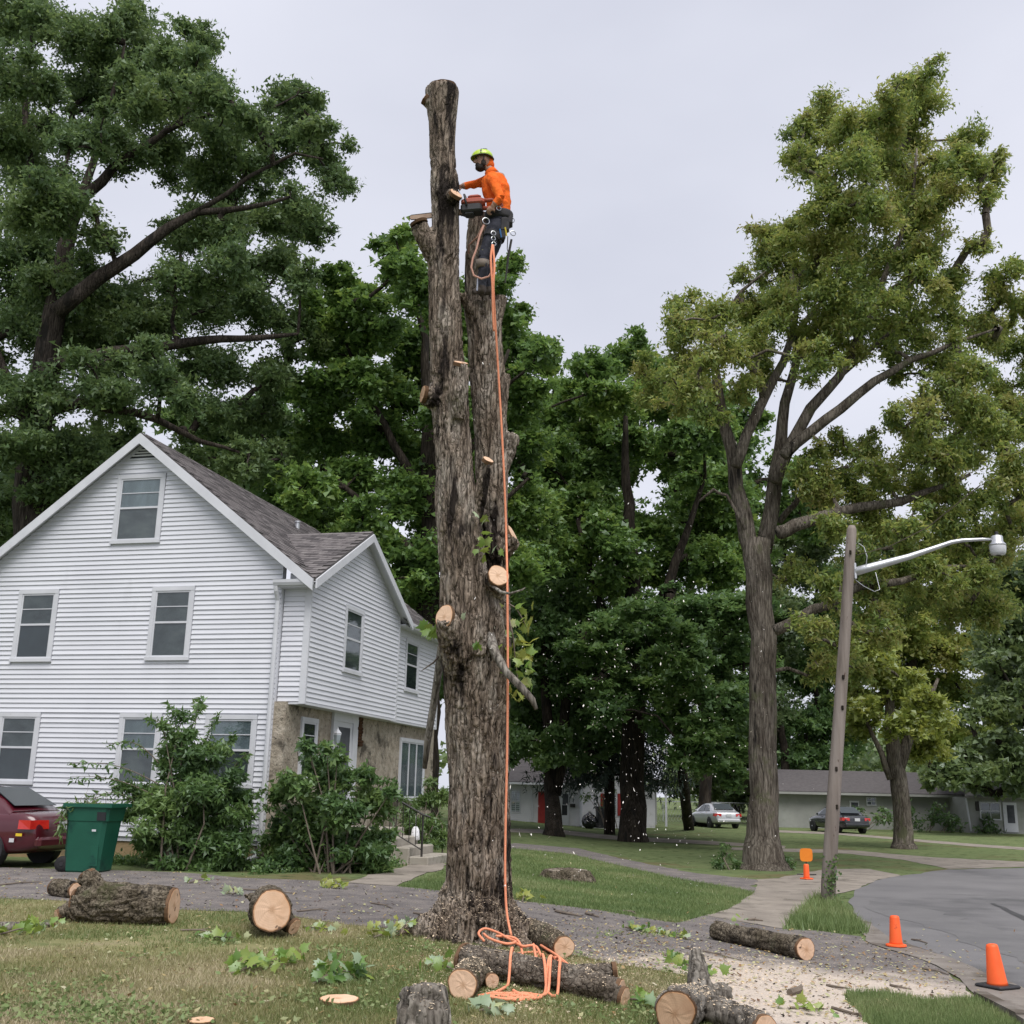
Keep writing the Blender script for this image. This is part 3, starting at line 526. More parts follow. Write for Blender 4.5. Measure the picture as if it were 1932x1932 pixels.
# dull old cut on the top of the stem, broken limb hanging to the right, thin limb hanging behind on the left, suckers
c = T(836, 168, -0.1); cut_disc(c + V3((0, 0, 0.012)), (0, 0, 1), 26 * mpp(c), 26 * mpp(c), m_cut2, maple)
c = T(791, 422, -0.22); cut_disc(c + norm(V3((-0.3, -0.2, 0.9))) * 0.012, (-0.35, -0.15, 0.92), 17 * mpp(c), 17 * mpp(c), m_cut2, maple)
def limb(name, pts, rad, mat, sides=8, cutend=False):
    q = MB(); q.tube(pts, rad, sides); o = q.build(name, mat, maple, True)
    return o
limb('broken_limb', [T(918, 1180, -0.1), T(934, 1232, -0.46), T(955, 1268, -0.62), T(985, 1298, -0.70), T(1004, 1320, -0.72), T(1012, 1338, -0.74)], [0.07, 0.056, 0.045, 0.042, 0.038, 0.02], m_bark_grey, 10)
limb('hanging_limb', [T(838, 1190, 0.45), T(833, 1225, 0.5), T(826, 1275, 0.6), T(818, 1330, 0.7), T(807, 1395, 0.8), T(801, 1450, 0.85)], [0.05, 0.055, 0.05, 0.047, 0.045, 0.03], m_bark_grey, 9)
limb('twig', [T(831, 1234, 0.5), T(818, 1250, 0.45), T(806, 1258, 0.4), T(795, 1266, 0.4)], [0.014, 0.012, 0.009, 0.004], m_twig, 5)
limb('twig', [T(918, 1098, -0.3), T(945, 1117, -0.55), T(962, 1120, -0.6), T(985, 1113, -0.6), T(992, 1108, -0.6)], [0.022, 0.02, 0.016, 0.011, 0.004], m_bark_grey, 6)
limb('twig', [T(952, 1135, 0.1), T(973, 1147, 0), T(985, 1166, 0), T(994, 1186, 0)], [0.012, 0.01, 0.008, 0.003], m_twig, 5)
limb('twig', [T(960, 1165, 0), T(968, 1200, -0.1), T(972, 1240, -0.1), T(978, 1290, -0.1), T(974, 1310, -0.1)], [0.012, 0.01, 0.008, 0.006, 0.003], m_twig, 5)

# ---- maple leaf shapes
def maple_leaf_mesh(name, mat, tone, droop=0.18):
    out = [(0, 0), (0.10, 0.02), (0.33, -0.06), (0.30, 0.10), (0.52, 0.24), (0.36, 0.32), (0.46, 0.52), (0.27, 0.48), (0.22, 0.60), (0.14, 0.58), (0, 0.95)]
    pts = out + [(-x, y) for x, y in reversed(out[1:-1])]
    V = [(x, y, -droop * (abs(x) ** 1.5 * 1.2 + max(0, y - 0.3) ** 1.5)) for x, y in pts]; V.append((0, 0.3, 0.04)); n = len(pts)
    me = quads_mesh(name, np.array(V), np.array([(i, (i + 1) % n, n) for i in range(n)]), np.full(n, tone)); me.materials.append(mat); return me
m_leaf_sprig = leafmat('sprig_leaf', [(0.10, 0.20, 0.035), (0.16, 0.28, 0.05), (0.24, 0.32, 0.06), (0.33, 0.34, 0.06)], trans=0.35)
m_leaf_pale = leafmat('pale_leaf_underside', [(0.22, 0.30, 0.17), (0.34, 0.42, 0.27), (0.42, 0.46, 0.25), (0.48, 0.42, 0.12)], trans=0.25)
LEAFS = [maple_leaf_mesh('maple_leaf', m_leaf_sprig, t) for t in (0.05, 0.25, 0.45, 0.65)]
LEAFP = [maple_leaf_mesh('pale_maple_leaf', m_leaf_pale, t) for t in (0.1, 0.4, 0.7)]
LEAFY = [maple_leaf_mesh('yellow_maple_leaf', m_leaf_sprig, t) for t in (0.8, 0.95)]
def put_leaf(parent, P, size, nrm, heading, pool):
    o = bpy.data.objects.new('leaf', random.choice(pool)); n = Vector(nrm).normalized(); h = Vector(heading); h = (h - n * h.dot(n)).normalized()
    R = Matrix((h.cross(n), h, n)).transposed().to_4x4(); R.translation = Vector(V3(P) - origin_of(parent)); o.matrix_local = R @ Matrix.Scale(size, 4)
    link(o, parent); return o
def rdir(zb=0.0):
    v = RNG.normal(0, 1, 3); v[2] += zb; return norm(v)
def leaf_bunch(parent, c, r, n, size, pool, up=1.0, flat=0.6):
    for _ in range(n):
        p = V3(c) + RNG.normal(0, 1, 3) * r * np.array([0.5, 0.5, 0.5 * flat]); put_leaf(parent, p, size * RNG.uniform(0.7, 1.25), rdir(up) + V3((0, -0.5, 0)), rdir(-0.4), pool)
leaf_bunch(maple, T(980, 1195, -0.05), 0.30, 34, 0.16, LEAFY + LEAFS[2:], up=0.3, flat=1.3)
leaf_bunch(maple, T(985, 1262, -0.3), 0.16, 10, 0.15, LEAFS[1:], up=0.3, flat=1.2); leaf_bunch(maple, T(972, 1300, -0.2), 0.16, 8, 0.14, LEAFY, up=0.3, flat=1.5)
leaf_bunch(maple, T(912, 1000, -0.2), 0.20, 12, 0.13, LEAFP[:2] + LEAFS[2:], up=0.2, flat=2.0); leaf_bunch(maple, T(898, 1040, -0.4), 0.14, 6, 0.13, LEAFS[2:], up=0.2, flat=1.6)
leaf_bunch(maple, T(818, 1185, 0.2), 0.16, 10, 0.15, LEAFS[1:], up=0.3); leaf_bunch(maple, T(872, 1168, -0.62), 0.02, 1, 0.11, LEAFP, up=0.1); leaf_bunch(maple, T(900, 1225, -0.5), 0.05, 3, 0.12, LEAFS, up=0.1)
leaf_bunch(maple, T(935, 1215, -0.2), 0.07, 3, 0.14, LEAFS[1:], up=0.1)

# ------------------------------------------------------------------ cut logs lying about
LOGG = 'cut logs lying round the trunk'; LOGAX = {}
def log(label, rows, name='log', stubs_=(), amp=0.02, mat=None, cuts=(True, True), zs=0.2, base=None, bend=0.0, cutmat=None, voxel=0.02, dust=0):
    """rows: (x, y, radius in metres) of the axis, resting on the ground: the axis is lifted by the radius"""
    q = MB(); pts, rad = [], []
    for x, y, r, *lift in rows:
        P = gnd(x, y); P[2] += (r * 0.94 if not lift else lift[0]); pts.append(P); rad.append(r)
    q.tube(pts, rad, 16); ax = norm(pts[-1] - pts[0]); LOGAX[label] = (pts, rad)
    t = thing(name, (pts[0][0], pts[0][1], float(gz(pts[0][0]))), label, 'log', LOGG)
    faces = []
    if cuts[0]: faces.append((pts[0], norm(pts[0] - pts[1]), rad[0]))
    if cuts[1]: faces.append((pts[-1], norm(pts[-1] - pts[-2]), rad[-1]))
    for (k, d, L_, r0, r1, cut) in stubs_:
        A = pts[k] if isinstance(k, int) else V3(k); d = norm(d); B = A + d * L_
        q.tube([A, (A + B) / 2, B], [r0, (r0 + r1) / 2, r1], 12)
        if cut: faces.append((B, d, r1))
    me = remesh(q, voxel, 2); barkify(me, amp * 1.3, s=15, zs=zs * 0.7, axis=ax, seed=RNG.uniform(0, 50), low=0.03)
    if dust:
        _V, _N = co_of(me), no_of(me); _k = np.where(_N[:, 2] > 0.55)[0]; REST.append(_V[RNG.choice(_k, dust)])
    me.vertices.foreach_set('co', (co_of(me) - np.array(t.location)).ravel()); me.update(); add_mesh('bark', me, mat or m_bark_log, t, True)
    for c, d, r in faces:
        cut_disc(c + d * 0.016, d, r * 0.98, r * 0.98, cutmat or m_cut, t, th=0.02)
    return t
log('thick mossy log with a raised stub, lying left on the lawn by the driveway', [(146, 1739, 0.19), (190, 1741, 0.22), (250, 1743, 0.22), (320, 1745, 0.215)], stubs_=[(1, (-0.62, 0.25, 0.75), 0.40, 0.13, 0.10, True), (0, (-0.6, -0.6, -0.30), 0.24, 0.09, 0.06, True)], amp=0.03)
log('small dark mossy log behind the left end of the thick mossy log', [(104, 1690, 0.12), (140, 1695, 0.11)], amp=0.03)
log('stout log facing the camera with a round pale cut, left of the trunk', [(503, 1746, 0.21, 0.24), (507, 1762, 0.22, 0.26), (509, 1772, 0.215, 0.285)], stubs_=[(1, (0.80, -0.45, -0.42), 0.36, 0.11, 0.095, True), (0, (-0.8, 0.1, 0.25), 0.30, 0.12, 0.03, False)], cuts=(False, True), amp=0.022)
log('long smooth log lying across the foot of the trunk under the orange rope', dust=420, rows=[(876, 1838, 0.14), (960, 1854, 0.135), (1050, 1872, 0.13), (1110, 1884, 0.12), (1166, 1894, 0.108)], stubs_=[(2, (0.80, 0.0, 0.10), 0.5, 0.10, 0.08, True), (3, (0.7, -0.5, -0.15), 0.34, 0.12, 0.085, True)], amp=0.014, mat=barkmat('smooth_log_bark', [(0.11, 0.092, 0.072), (0.175, 0.15, 0.125), (0.23, 0.205, 0.175)], s=12, zs=1.0, streak=(0.05, 0.04, 0.03), th=0.6))
log('short forked log with two pale cuts in front of the long log', dust=260, rows=[(893, 1853, 0.11), (872, 1886, 0.125)], stubs_=[(0, (0.42, -0.8, -0.1), 0.34, 0.08, 0.068, True)], cuts=(False, True), amp=0.016)
log('log lying against the right side of the trunk, cut end to the right', dust=200, rows=[(985, 1774, 0.13), (1020, 1788, 0.135), (1062, 1808, 0.12)], cuts=(False, True), amp=0.02)
log('long straight log on the driveway apron near the cones', [(1350, 1773, 0.125), (1410, 1786, 0.125), (1460, 1797, 0.13), (1518, 1812, 0.14)], amp=0.014, cuts=(False, True))
log('forked log stump with an upright stub at the bottom edge, right of centre', dust=420, rows=[(1322, 1914, 0.13), (1276, 1948, 0.16)], stubs_=[(0, (-0.06, 0.12, 0.95), 0.40, 0.12, 0.05, False), (0, (0.75, 0.3, 0.12), 0.28, 0.1, 0.08, False)], cuts=(False, True), amp=0.02, mat=m_bark_grey, cutmat=m_cut2)
log('low grey log cut off by the bottom edge beside the forked stump', dust=160, rows=[(1335, 1930, 0.11), (1385, 1947, 0.11), (1440, 1968, 0.11)], amp=0.016, mat=m_bark_grey, cuts=(True, True))
log('upright grey weathered block at the bottom edge left of the short forked log', dust=120, rows=[(796, 1975, 0.17, 0.0), (795, 1973, 0.165, 0.18), (792, 1969, 0.14, 0.33)], amp=0.03, mat=m_bark_grey, cuts=(False, False), zs=0.2)
log('thin grey limb lying in leaves at the left edge of the lawn', [(-30, 1764, 0.06), (40, 1757, 0.05), (95, 1750, 0.035)], amp=0.008, mat=m_bark_grey)
# flat slices and the old stump
for (x, y, s, lab) in ((640, 1898, 0.15, 'pale oval wood slice lying flat on the lawn'), (378, 1940, 0.09, 'pale wood slice at the bottom edge left of centre')):
    o = cut_disc((0, 0, 0.035), (0.05, -0.22, 0.95), s, s * 0.55, m_cut, None, th=0.022, name='wood_slice'); o.location = gnd(x, y); tag(o, lab, 'wood slice', 'slices of wood on the lawn')
st = gnd(1070, 1660); q = MB(); q.lathe(st + V3((0, 0, -0.05)), [(0.62, 0), (0.56, 0.1), (0.50, 0.2), (0.47, 0.235)], 22)
me = remesh(q, 0.03, 1); barkify(me, 0.05, s=8, zs=0.3, low=0.06); me.vertices.foreach_set('co', (co_of(me) - st).ravel()); me.update()
t = thing('old_stump', st, 'low weathered tree stump in the middle of the green lawn', 'stump'); add_mesh('bark', me, m_bark_log, t, True)
cut_disc(st + V3((0, 0, 0.19)), (0, 0, 1), 0.43, 0.43, pmat('weathered_wood', [(0.20, 0.165, 0.13), (0.30, 0.25, 0.20)], scale=6, rough=0.95), t, th=0.012)
# ------------------------------------------------------------------ the white house
TH = radians(14)
A_ = V3((sin(TH), cos(TH), 0)); B_ = V3((-cos(TH), sin(TH), 0)); HC = V3((-4.80, 23.0, 0)); ZZ = V3((0, 0, 1))
house = thing('white_house', HC, 'white clapboard house with steep grey gable roof behind the driveway', 'house')
class Wall:
    def __init__(s, o, u, n): s.o = V3(o); s.u = V3(u); s.n = V3(n)
    def __call__(s, u, n, z): return s.o + s.u * u + s.n * n + ZZ * z
    def box(s, mb, u0, u1, n0, n1, z0, z1):
        mb.hexa([s(u, n, z) for z in (z0, z1) for u, n in ((u0, n0), (u1, n0), (u1, n1), (u0, n1))])
GW = Wall(HC, B_, -A_)                       # gable wall, u runs left
BAY = Wall(HC - B_ * 0.60, A_, -B_)          # upper front, u runs back
SIDE = Wall(HC + A_ * 0.12, B_, -A_)         # short return of the jettied upper floor
REC = Wall(HC - B_ * 0.46, A_, -B_)          # upper front beyond the cross gable
STN = Wall(HC - B_ * 0.27, A_, -B_)          # ground floor front, rendered
RIDGE_B, RIDGE_Z, SLOPE = 3.59, 9.18, 0.784
EXPO = 0.104
def board(W, u0a, u1a, u0b, u1b, z0, z1):
    q = MB(); lo, hi = 0.032 + RNG.normal(0, 0.0025), 0.006; z0 = z0 + RNG.normal(0, 0.002)
    q.hexa([W(u0a, 0.001, z0), W(u1a, 0.001, z0), W(u1a, lo, z0), W(u0a, lo, z0), W(u0b, 0.001, z1 + 0.004), W(u1b, 0.001, z1 + 0.004), W(u1b, hi, z1 + 0.004), W(u0b, hi, z1 + 0.004)])
    q.build('siding_board', m_white, house)
def clad(W, z0, z1, lim, holes):
    z = z0
    while z < z1 - 0.03:
        ze = min(z + EXPO, z1); a0, a1 = lim(z); b0, b1 = lim(ze); zm = (z + ze) / 2
        if a1 - a0 > 0.12:
            cuts = sorted((h[0], h[1]) for h in holes if h[2] < zm < h[3]); segs = []; cur = None
            for h0, h1 in cuts:
                segs.append((cur, h0)); cur = h1
            segs.append((cur, None))
            for s0, s1 in segs:
                u0a, u0b = (a0, b0) if s0 is None else (s0, s0); u1a, u1b = (a1, b1) if s1 is None else (s1, s1)
                if u1a - u0a > 0.03: board(W, u0a, u1a, u0b, max(u1b, u0b + 0.01), z, ze)
        z = ze
def window(W, u0, u1, z0, z1, up=None, lowm=None, name='window', mull=1, trim=0.092, rail=0.52, hung=True, owner=None, sc=1.0):
    """casing as the part; sash bars, blinds and pane as its sub-parts"""
    ow = owner or house; q = MB(); t = trim
    W.box(q, u0 - t, u1 + t, 0.0, 0.05, z1, z1 + t); W.box(q, u0 - t, u0, 0.0, 0.046, z0, z1); W.box(q, u1, u1 + t, 0.0, 0.046, z0, z1)
    W.box(q, u0 - t - 0.015, u1 + t + 0.015, 0.0, 0.075, z0 - t * 0.8, z0)
    o = q.build(name, m_trim, ow)
    q = MB(); W.box(q, u0, u1, 0.002, 0.006, z0, z1); q.build('dark_room', m_dark, o)
    zm = z0 + (z1 - z0) * rail; f = 0.038
    q = MB(); W.box(q, u0 + f, u1 - f, 0.008, 0.012, zm, z1 - f); q.build('blind', up or m_blind, o)
    if lowm is not None:
        q = MB(); W.box(q, u0 + f, u1 - f, 0.008, 0.0115, z0 + f, zm); q.build('lower_blind', lowm, o)
    q = MB(); W.box(q, u0 + f, u1 - f, 0.019, 0.022, z0 + f, z1 - f); q.build('pane', m_glass, o, fix=True)
    q = MB(); W.box(q, u0, u0 + f, 0.015, 0.034, z0, z1); W.box(q, u1 - f, u1, 0.015, 0.034, z0, z1); W.box(q, u0 + f, u1 - f, 0.015, 0.034, z0, z0 + f); W.box(q, u0 + f, u1 - f, 0.015, 0.034, z1 - f, z1)
    if hung:
        W.box(q, u0 + f, u1 - f, 0.016, 0.038, zm - 0.022, zm + 0.022); zq = (zm + z1) / 2; W.box(q, u0 + f, u1 - f, 0.017, 0.030, zq - 0.009, zq + 0.009)
    for k in range(1, mull):
        um = u0 + (u1 - u0) * k / mull; W.box(q, um - 0.03, um + 0.03, 0.016, 0.036, z0 + f, z1 - f)
    q.build('sash', m_trim, o)
    return o
def gl(z):
    return (0.0, 7.18) if z < 5.9 else (max(0.0, RIDGE_B - (RIDGE_Z - 0.12 - z) / SLOPE), min(7.18, RIDGE_B + (RIDGE_Z - 0.12 - z) / SLOPE))
q = MB(); q.prism([GW(0, 0, 0.4), GW(7.18, 0, 0.4), GW(7.18, 0, 6.25), GW(RIDGE_B, 0, 9.04), GW(0, 0, 6.25)], A_ * 0.15); q.build('gable_wall', m_white, house)
gwin = [(3.08, 4.09, 6.75, 8.17, m_blind, m_screen), (5.44, 6.27, 4.16, 5.60, m_screen, m_dimroom), (2.11, 2.94, 4.17, 5.60, m_screen, m_screen), (5.52, 6.37, 1.55, 2.90, m_screen, m_dimroom), (2.60, 3.41, 1.55, 2.90, m_blind, m_screen), (0.42, 1.40, 1.58, 2.88, m_blind, m_screen)]
clad(GW, 0.50, 8.62, gl, [(u0 - 0.1, u1 + 0.1, z0 - 0.08, z1 + 0.1) for u0, u1, z0, z1, *_ in gwin])
for w in gwin: window(GW, *w[:4], up=w[4], lowm=w[5])
# louvred vent in the peak
q = MB(); q.prism([GW(RIDGE_B - 0.58, 0.005, 8.60), GW(RIDGE_B + 0.58, 0.005, 8.60), GW(RIDGE_B, 0.005, 9.04)], -A_ * 0.03); vent = q.build('gable_vent', m_trim, house)
q = MB(); q.prism([GW(RIDGE_B - 0.36, 0.036, 8.64), GW(RIDGE_B + 0.36, 0.036, 8.64), GW(RIDGE_B, 0.036, 8.92)], -A_ * 0.006); q.build('vent_opening', m_dark, vent)
for k in range(3):
    zz = 8.68 + k * 0.065; hw = 0.36 - (zz - 8.64) / 0.784 - 0.02; q = MB(); q.hexa([GW(u, n, z) for z, n0, n1 in ((zz, 0.044, 0.05), (zz + 0.03, 0.060, 0.066)) for u, n in ((RIDGE_B - hw, n0), (RIDGE_B + hw, n0), (RIDGE_B + hw, n1), (RIDGE_B - hw, n1))]); q.build('louvre', m_trim, vent)
# foundation
q = MB(); GW.box(q, -0.02, 7.2, -0.2, -0.03, -0.4, 0.5); q.build('foundation', m_found, house)
# ---- ground floor front in old render, jetty above it
q = MB(); q.hexa([STN(u, n, z) for z in (-0.4, 3.25) for u, n in ((0.02, -0.5), (10.0, -0.5), (10.0, 0.0), (0.02, 0.0))]); q.build('rendered_wall', m_stone, house)
q = MB(); BAY.box(q, 0.14, 5.63, -0.5, 0.0, 3.25, 5.95); q.prism([BAY(0.14, 0, 5.95), BAY(5.63, 0, 5.95), BAY(2.90, 0, 7.40)], B_ * 0.3); q.build('jetty_wall', m_white, house)
q = MB(); REC.box(q, 5.63, 9.45, -0.4, 0.0, 3.25, 5.85); q.build('upper_wall', m_white, house)
q = MB(); BAY.box(q, 0.10, 5.67, -0.4, 0.03, 3.20, 3.248); REC.box(q, 5.67, 9.48, -0.4, 0.03, 3.20, 3.246); q.build('jetty_soffit', m_trim, house)
BP_U, BP_Z, BSL = 2.89, 7.46, 0.545
def bl(z): return (0.14, 5.63) if z < 5.9 else (max(0.14, BP_U - (BP_Z - 0.1 - z) / BSL), min(5.63, BP_U + (BP_Z - 0.1 - z) / BSL))
bwin = (2.10, 3.05, 4.14, 5.50)
clad(BAY, 3.26, 7.28, bl, [(bwin[0] - 0.1, bwin[1] + 0.1, bwin[2] - 0.08, bwin[3] + 0.1)])
window(BAY, *bwin, up=m_screen, lowm=m_screen)
rwin = (6.70, 7.62, 4.12, 5.36)
clad(REC, 3.26, 5.80, lambda z: (5.66, 9.43), [(rwin[0] - 0.1, rwin[1] + 0.1, rwin[2] - 0.08, rwin[3] + 0.1)])
window(REC, *rwin, up=m_screen, lowm=m_dimroom)
clad(SIDE, 3.26, 5.74, lambda z: (-0.58, -0.02), [])
q = MB(); BAY.box(q, 0.085, 0.155, 0.0, 0.035, 3.21, 5.9); SIDE.box(q, -0.64, -0.50, 0.0, 0.034, 3.21, 5.75); q.build('corner_board', m_trim, house)
q = MB(); BAY.box(q, 5.61, 5.70, -0.14, 0.036, 3.21, 5.92); q.build('corner_board', m_trim, house)
q = MB(); REC.box(q, 9.43, 9.52, -0.3, 0.036, 3.21, 5.8); q.build('corner_board', m_trim, house)
# windows and door of the rendered front
window(STN, 0.86, 1.52, 1.75, 2.90, up=m_dimroom, lowm=m_dimroom)
window(STN, 7.15, 9.05, 1.32, 2.78, up=m_blind, lowm=m_blind, mull=3, hung=False, rail=0.05)
q = MB(); STN.box(q, 2.42, 2.58, 0, 0.06, 0.72, 3.02); STN.box(q, 3.62, 3.92, 0, 0.06, 0.72, 3.02); STN.box(q, 2.42, 3.92, 0, 0.065, 3.02, 3.2); dr = q.build('door', m_trim, house)
q = MB(); STN.box(q, 2.58, 3.62, 0.002, 0.03, 0.72, 3.02); q.build('door_leaf', m_trim, dr)
q = MB(); STN.box(q, 2.72, 3.48, 0.031, 0.035, 1.0, 2.9); q.build('door_glass', m_dimroom, dr)
q = MB(); q.sphere(STN(2.64, 0.07, 1.7), 0.035, 8, 6); q.build('handle', m_steel, dr)
q = MB()
for k in range(9):
    zz = 2.55 + k * 0.075; q.bbox(STN(4.08 + 0.03 * sin(k * 2.1), 0.02, zz), (0.26 + 0.10 * sin(k * 1.7), 0.09 + 0.05 * random.random(), 0.075), axes=np.array([A_, -B_, ZZ]), b=0.015)
q.build('rotten_timber', barkmat('rotten_wood', [(0.07, 0.035, 0.02), (0.16, 0.09, 0.05)], s=20), house)
# lantern by the door
q = MB(); lc = STN(2.28, 0.22, 2.62)
q.lathe(lc, [(0.03, -0.22), (0.055, -0.16), (0.095, 0.10), (0.10, 0.11), (0.02, 0.20), (0.012, 0.25)], 6); q.tube([STN(2.28, 0.0, 2.45), STN(2.28, 0.12, 2.35), STN(2.28, 0.22, 2.42)], 0.014, 6); lan = q.build('porch_lantern', m_trim, house)
q = MB(); q.lathe(lc + V3((0, 0, -0.13)), [(0.062, 0), (0.094, 0.2)], 6, caps=False); q.build('lantern_glass', m_glass, lan)
# ---- roofs
def slab(P, th, name, mat): q = MB(); q.prism(P, V3((0, 0, -th))); return q.build(name, mat, house)
E0, E1 = -0.80, 7.98; zE = RIDGE_Z - SLOPE * (RIDGE_B - E0)
def Hh(a, b, z): return HC + A_ * a + B_ * b + ZZ * z
EB = -0.35; zEB = RIDGE_Z - SLOPE * (RIDGE_B - EB)     # the eave steps back behind the cross gable
rp = slab([Hh(-0.24, E0, zE), Hh(0.0, E0, zE), Hh(0.0, EB, zEB), Hh(5.9, EB, zEB), Hh(5.9, E0, zE), Hh(9.75, E0, zE), Hh(9.75, RIDGE_B, RIDGE_Z), Hh(-0.24, RIDGE_B, RIDGE_Z)], 0.07, 'roof', m_roofdeck)
slab([Hh(-0.24, E1, zE), Hh(-0.24, RIDGE_B - 0.001, RIDGE_Z), Hh(9.75, RIDGE_B - 0.001, RIDGE_Z), Hh(9.75, E1, zE)], 0.07, 'roof', m_roofdeck)
q = MB(); q.lathe(Hh(6.0, RIDGE_B - 1.0, RIDGE_Z - 0.9), [(0.065, 0), (0.065, 0.26), (0.085, 0.27), (0.085, 0.31)], 10); q.build('vent_pipe', m_metal, rp)
# shingle tab shared by all pieces
def tab_mesh(mat, nm):
    q = MB(); w, l = 0.322, 0.175; q.hexa([(-w / 2, 0, 0.0), (w / 2, 0, 0.0), (w / 2, l, 0), (-w / 2, l, 0), (-w / 2, 0, 0.016), (w / 2, 0, 0.016), (w / 2, l, 0.004), (-w / 2, l, 0.004)])
    me = bpy.data.meshes.new(nm); me.from_pydata(np.concatenate(q.v).tolist(), [], q.f); me.materials.append(mat); return me
TABS = [tab_mesh(m_shingle, 'shingle'), tab_mesh(m_shingle2, 'shingle'), tab_mesh(m_shingle, 'shingle')]
def shingle_rows(o0, along, slope_dir, nrm, length, rows, single, expo=0.14, skip=None):
    """tabs on a roof plane: o0 at the eave corner; single(a, s) says which tabs are pieces of their own"""
    q = MB(); Tt = np.concatenate([np.array(v.co) for v in TABS[0].vertices]).reshape(-1, 3); ff = [tuple(p.vertices) for p in TABS[0].polygons]; qs = [MB(), MB()]
    ax = np.stack([along, slope_dir, nrm], 1)
    for r in range(rows):
        L0, L1 = length(r * expo); u = L0 + (0.165 if r % 2 else 0) - 0.0
        while u < L1:
            if skip and skip(u, r * expo): u += 0.33; continue
            c = o0 + along * u + slope_dir * (r * expo + RNG.normal(0, 0.006)) + nrm * (0.004 + RNG.uniform(0, 0.004))
            if single(u, r * expo):
                Mx = Matrix(np.array([along, slope_dir, nrm]).T.tolist()).to_4x4(); Mx.translation = Vector(c - HC)
                o = bpy.data.objects.new('shingle', random.choice(TABS)); o.matrix_local = Mx; link(o, house)
            else:
                qs[RNG.integers(0, 2)].add((Tt * (1, 1, RNG.uniform(0.8, 1.3))) @ ax.T + c, ff)
            u += 0.33
    for k, qq in enumerate(qs):
        if qq.v: tag(qq.build('shingles', [m_shingle, m_shingle2][k], house), kind='stuff')
sd = norm(B_ * 1 + ZZ * SLOPE); nn = norm(np.cross(A_, sd)); nn = nn if nn[2] > 0 else -nn
shingle_rows(Hh(-0.24, E0, zE) + nn * 0.0, A_, sd, nn, lambda s: (0.16, 9.85), 40, lambda u, s: u < 1.6, skip=lambda u, s: 0.3 < u < 6.0 and s < 0.62)
# cross gable roof
bE0, bE1 = -0.22, 6.00; zb0 = BP_Z - BSL * (BP_U - bE0)
def bmain(z): return RIDGE_B - (RIDGE_Z - z) / SLOPE
FB = -0.60 - 0.24
slab([Hh(bE0, FB, zb0), Hh(BP_U, FB, BP_Z), Hh(BP_U, bmain(BP_Z) + 0.1, BP_Z), Hh(bE0, bmain(zb0) + 0.1, zb0)], 0.06, 'cross_roof', m_roofdeck)
slab([Hh(BP_U + 0.001, FB, BP_Z), Hh(bE1, FB, zb0), Hh(bE1, bmain(zb0) + 0.1, zb0), Hh(BP_U + 0.001, bmain(BP_Z) + 0.1, BP_Z)], 0.06, 'cross_roof', m_roofdeck)
sd2 = norm(A_ + ZZ * BSL); nn2 = norm(np.cross(sd2, B_)); nn2 = nn2 if nn2[2] > 0 else -nn2
rowsb = int((BP_U - bE0) * sqrt(1 + BSL ** 2) / 0.14)
shingle_rows(Hh(bE0, FB, zb0), B_, sd2, nn2, lambda s: (0.16, max(0.3, bmain(zb0 + s * BSL / sqrt(1 + BSL ** 2)) - FB + 0.15)), rowsb, lambda u, s: True)
# rake boards, fascias, gutters, downspouts
def rake(P0, P1, dn, w, name='rake_board'):
    q = MB(); q.hexa([P0 + dn * 0, P0 + dn * 0.035, P1 + dn * 0.035, P1, P0 + dn * 0 + V3((0, 0, w)), P0 + dn * 0.035 + V3((0, 0, w)), P1 + dn * 0.035 + V3((0, 0, w)), P1 + V3((0, 0, w))]); return q.build(name, m_trim, house)
k = 0.26
rake(Hh(-0.245, RIDGE_B, RIDGE_Z - k - 0.01), Hh(-0.245, E0, zE - k + 0.02), -A_, k - 0.02); rake(Hh(-0.245, E1, zE - k + 0.02), Hh(-0.245, RIDGE_B + 0.002, RIDGE_Z - k - 0.01), -A_, k - 0.02)
q = MB()
for s_, e_ in ((RIDGE_B, E0 + 0.4), (RIDGE_B, E1 - 0.4)):
    z0_, z1_ = RIDGE_Z, RIDGE_Z - SLOPE * abs(RIDGE_B - e_); q.prism([Hh(-0.24, s_, z0_ - 0.10), Hh(-0.24, e_, z1_ - 0.10), Hh(-0.004, e_, z1_ - 0.10), Hh(-0.004, s_, z0_ - 0.10)], V3((0, 0, 0.02)))
q.build('rake_soffit', m_trim, house)
rake(Hh(BP_U, FB - 0.005, BP_Z - 0.25), Hh(bE0, FB - 0.005, zb0 - 0.22), -B_, 0.19); rake(Hh(BP_U + 0.002, FB - 0.005, BP_Z - 0.25), Hh(bE1, FB - 0.005, zb0 - 0.22), -B_, 0.19)
q = MB(); q.prism([Hh(BP_U, FB, BP_Z - 0.09), Hh(bE0, FB, zb0 - 0.09), Hh(bE0, -0.604, zb0 - 0.09), Hh(BP_U, -0.604, BP_Z - 0.09)], V3((0, 0, 0.02))); q.prism([Hh(BP_U, FB, BP_Z - 0.09), Hh(bE1, FB, zb0 - 0.09), Hh(bE1, -0.604, zb0 - 0.09), Hh(BP_U, -0.604, BP_Z - 0.09)], V3((0, 0, 0.02))); q.build('cross_soffit', m_trim, house)
gz0 = zb0 - 0.12
def gutter(P0, P1, name='gutter'):
    d = norm(P1 - P0); s = norm(np.cross(d, ZZ)); q = MB(); pr = [(-0.05, 0.0), (0.03, 0.0), (0.06, 0.06), (0.065, 0.12), (0.055, 0.12), (0.05, 0.065), (0.025, 0.012), (-0.04, 0.012), (-0.04, 0.12), (-0.05, 0.12)]
    q.prism([P0 + s * x + ZZ * z for x, z in pr], P1 - P0); return q.build(name, m_trim, house)
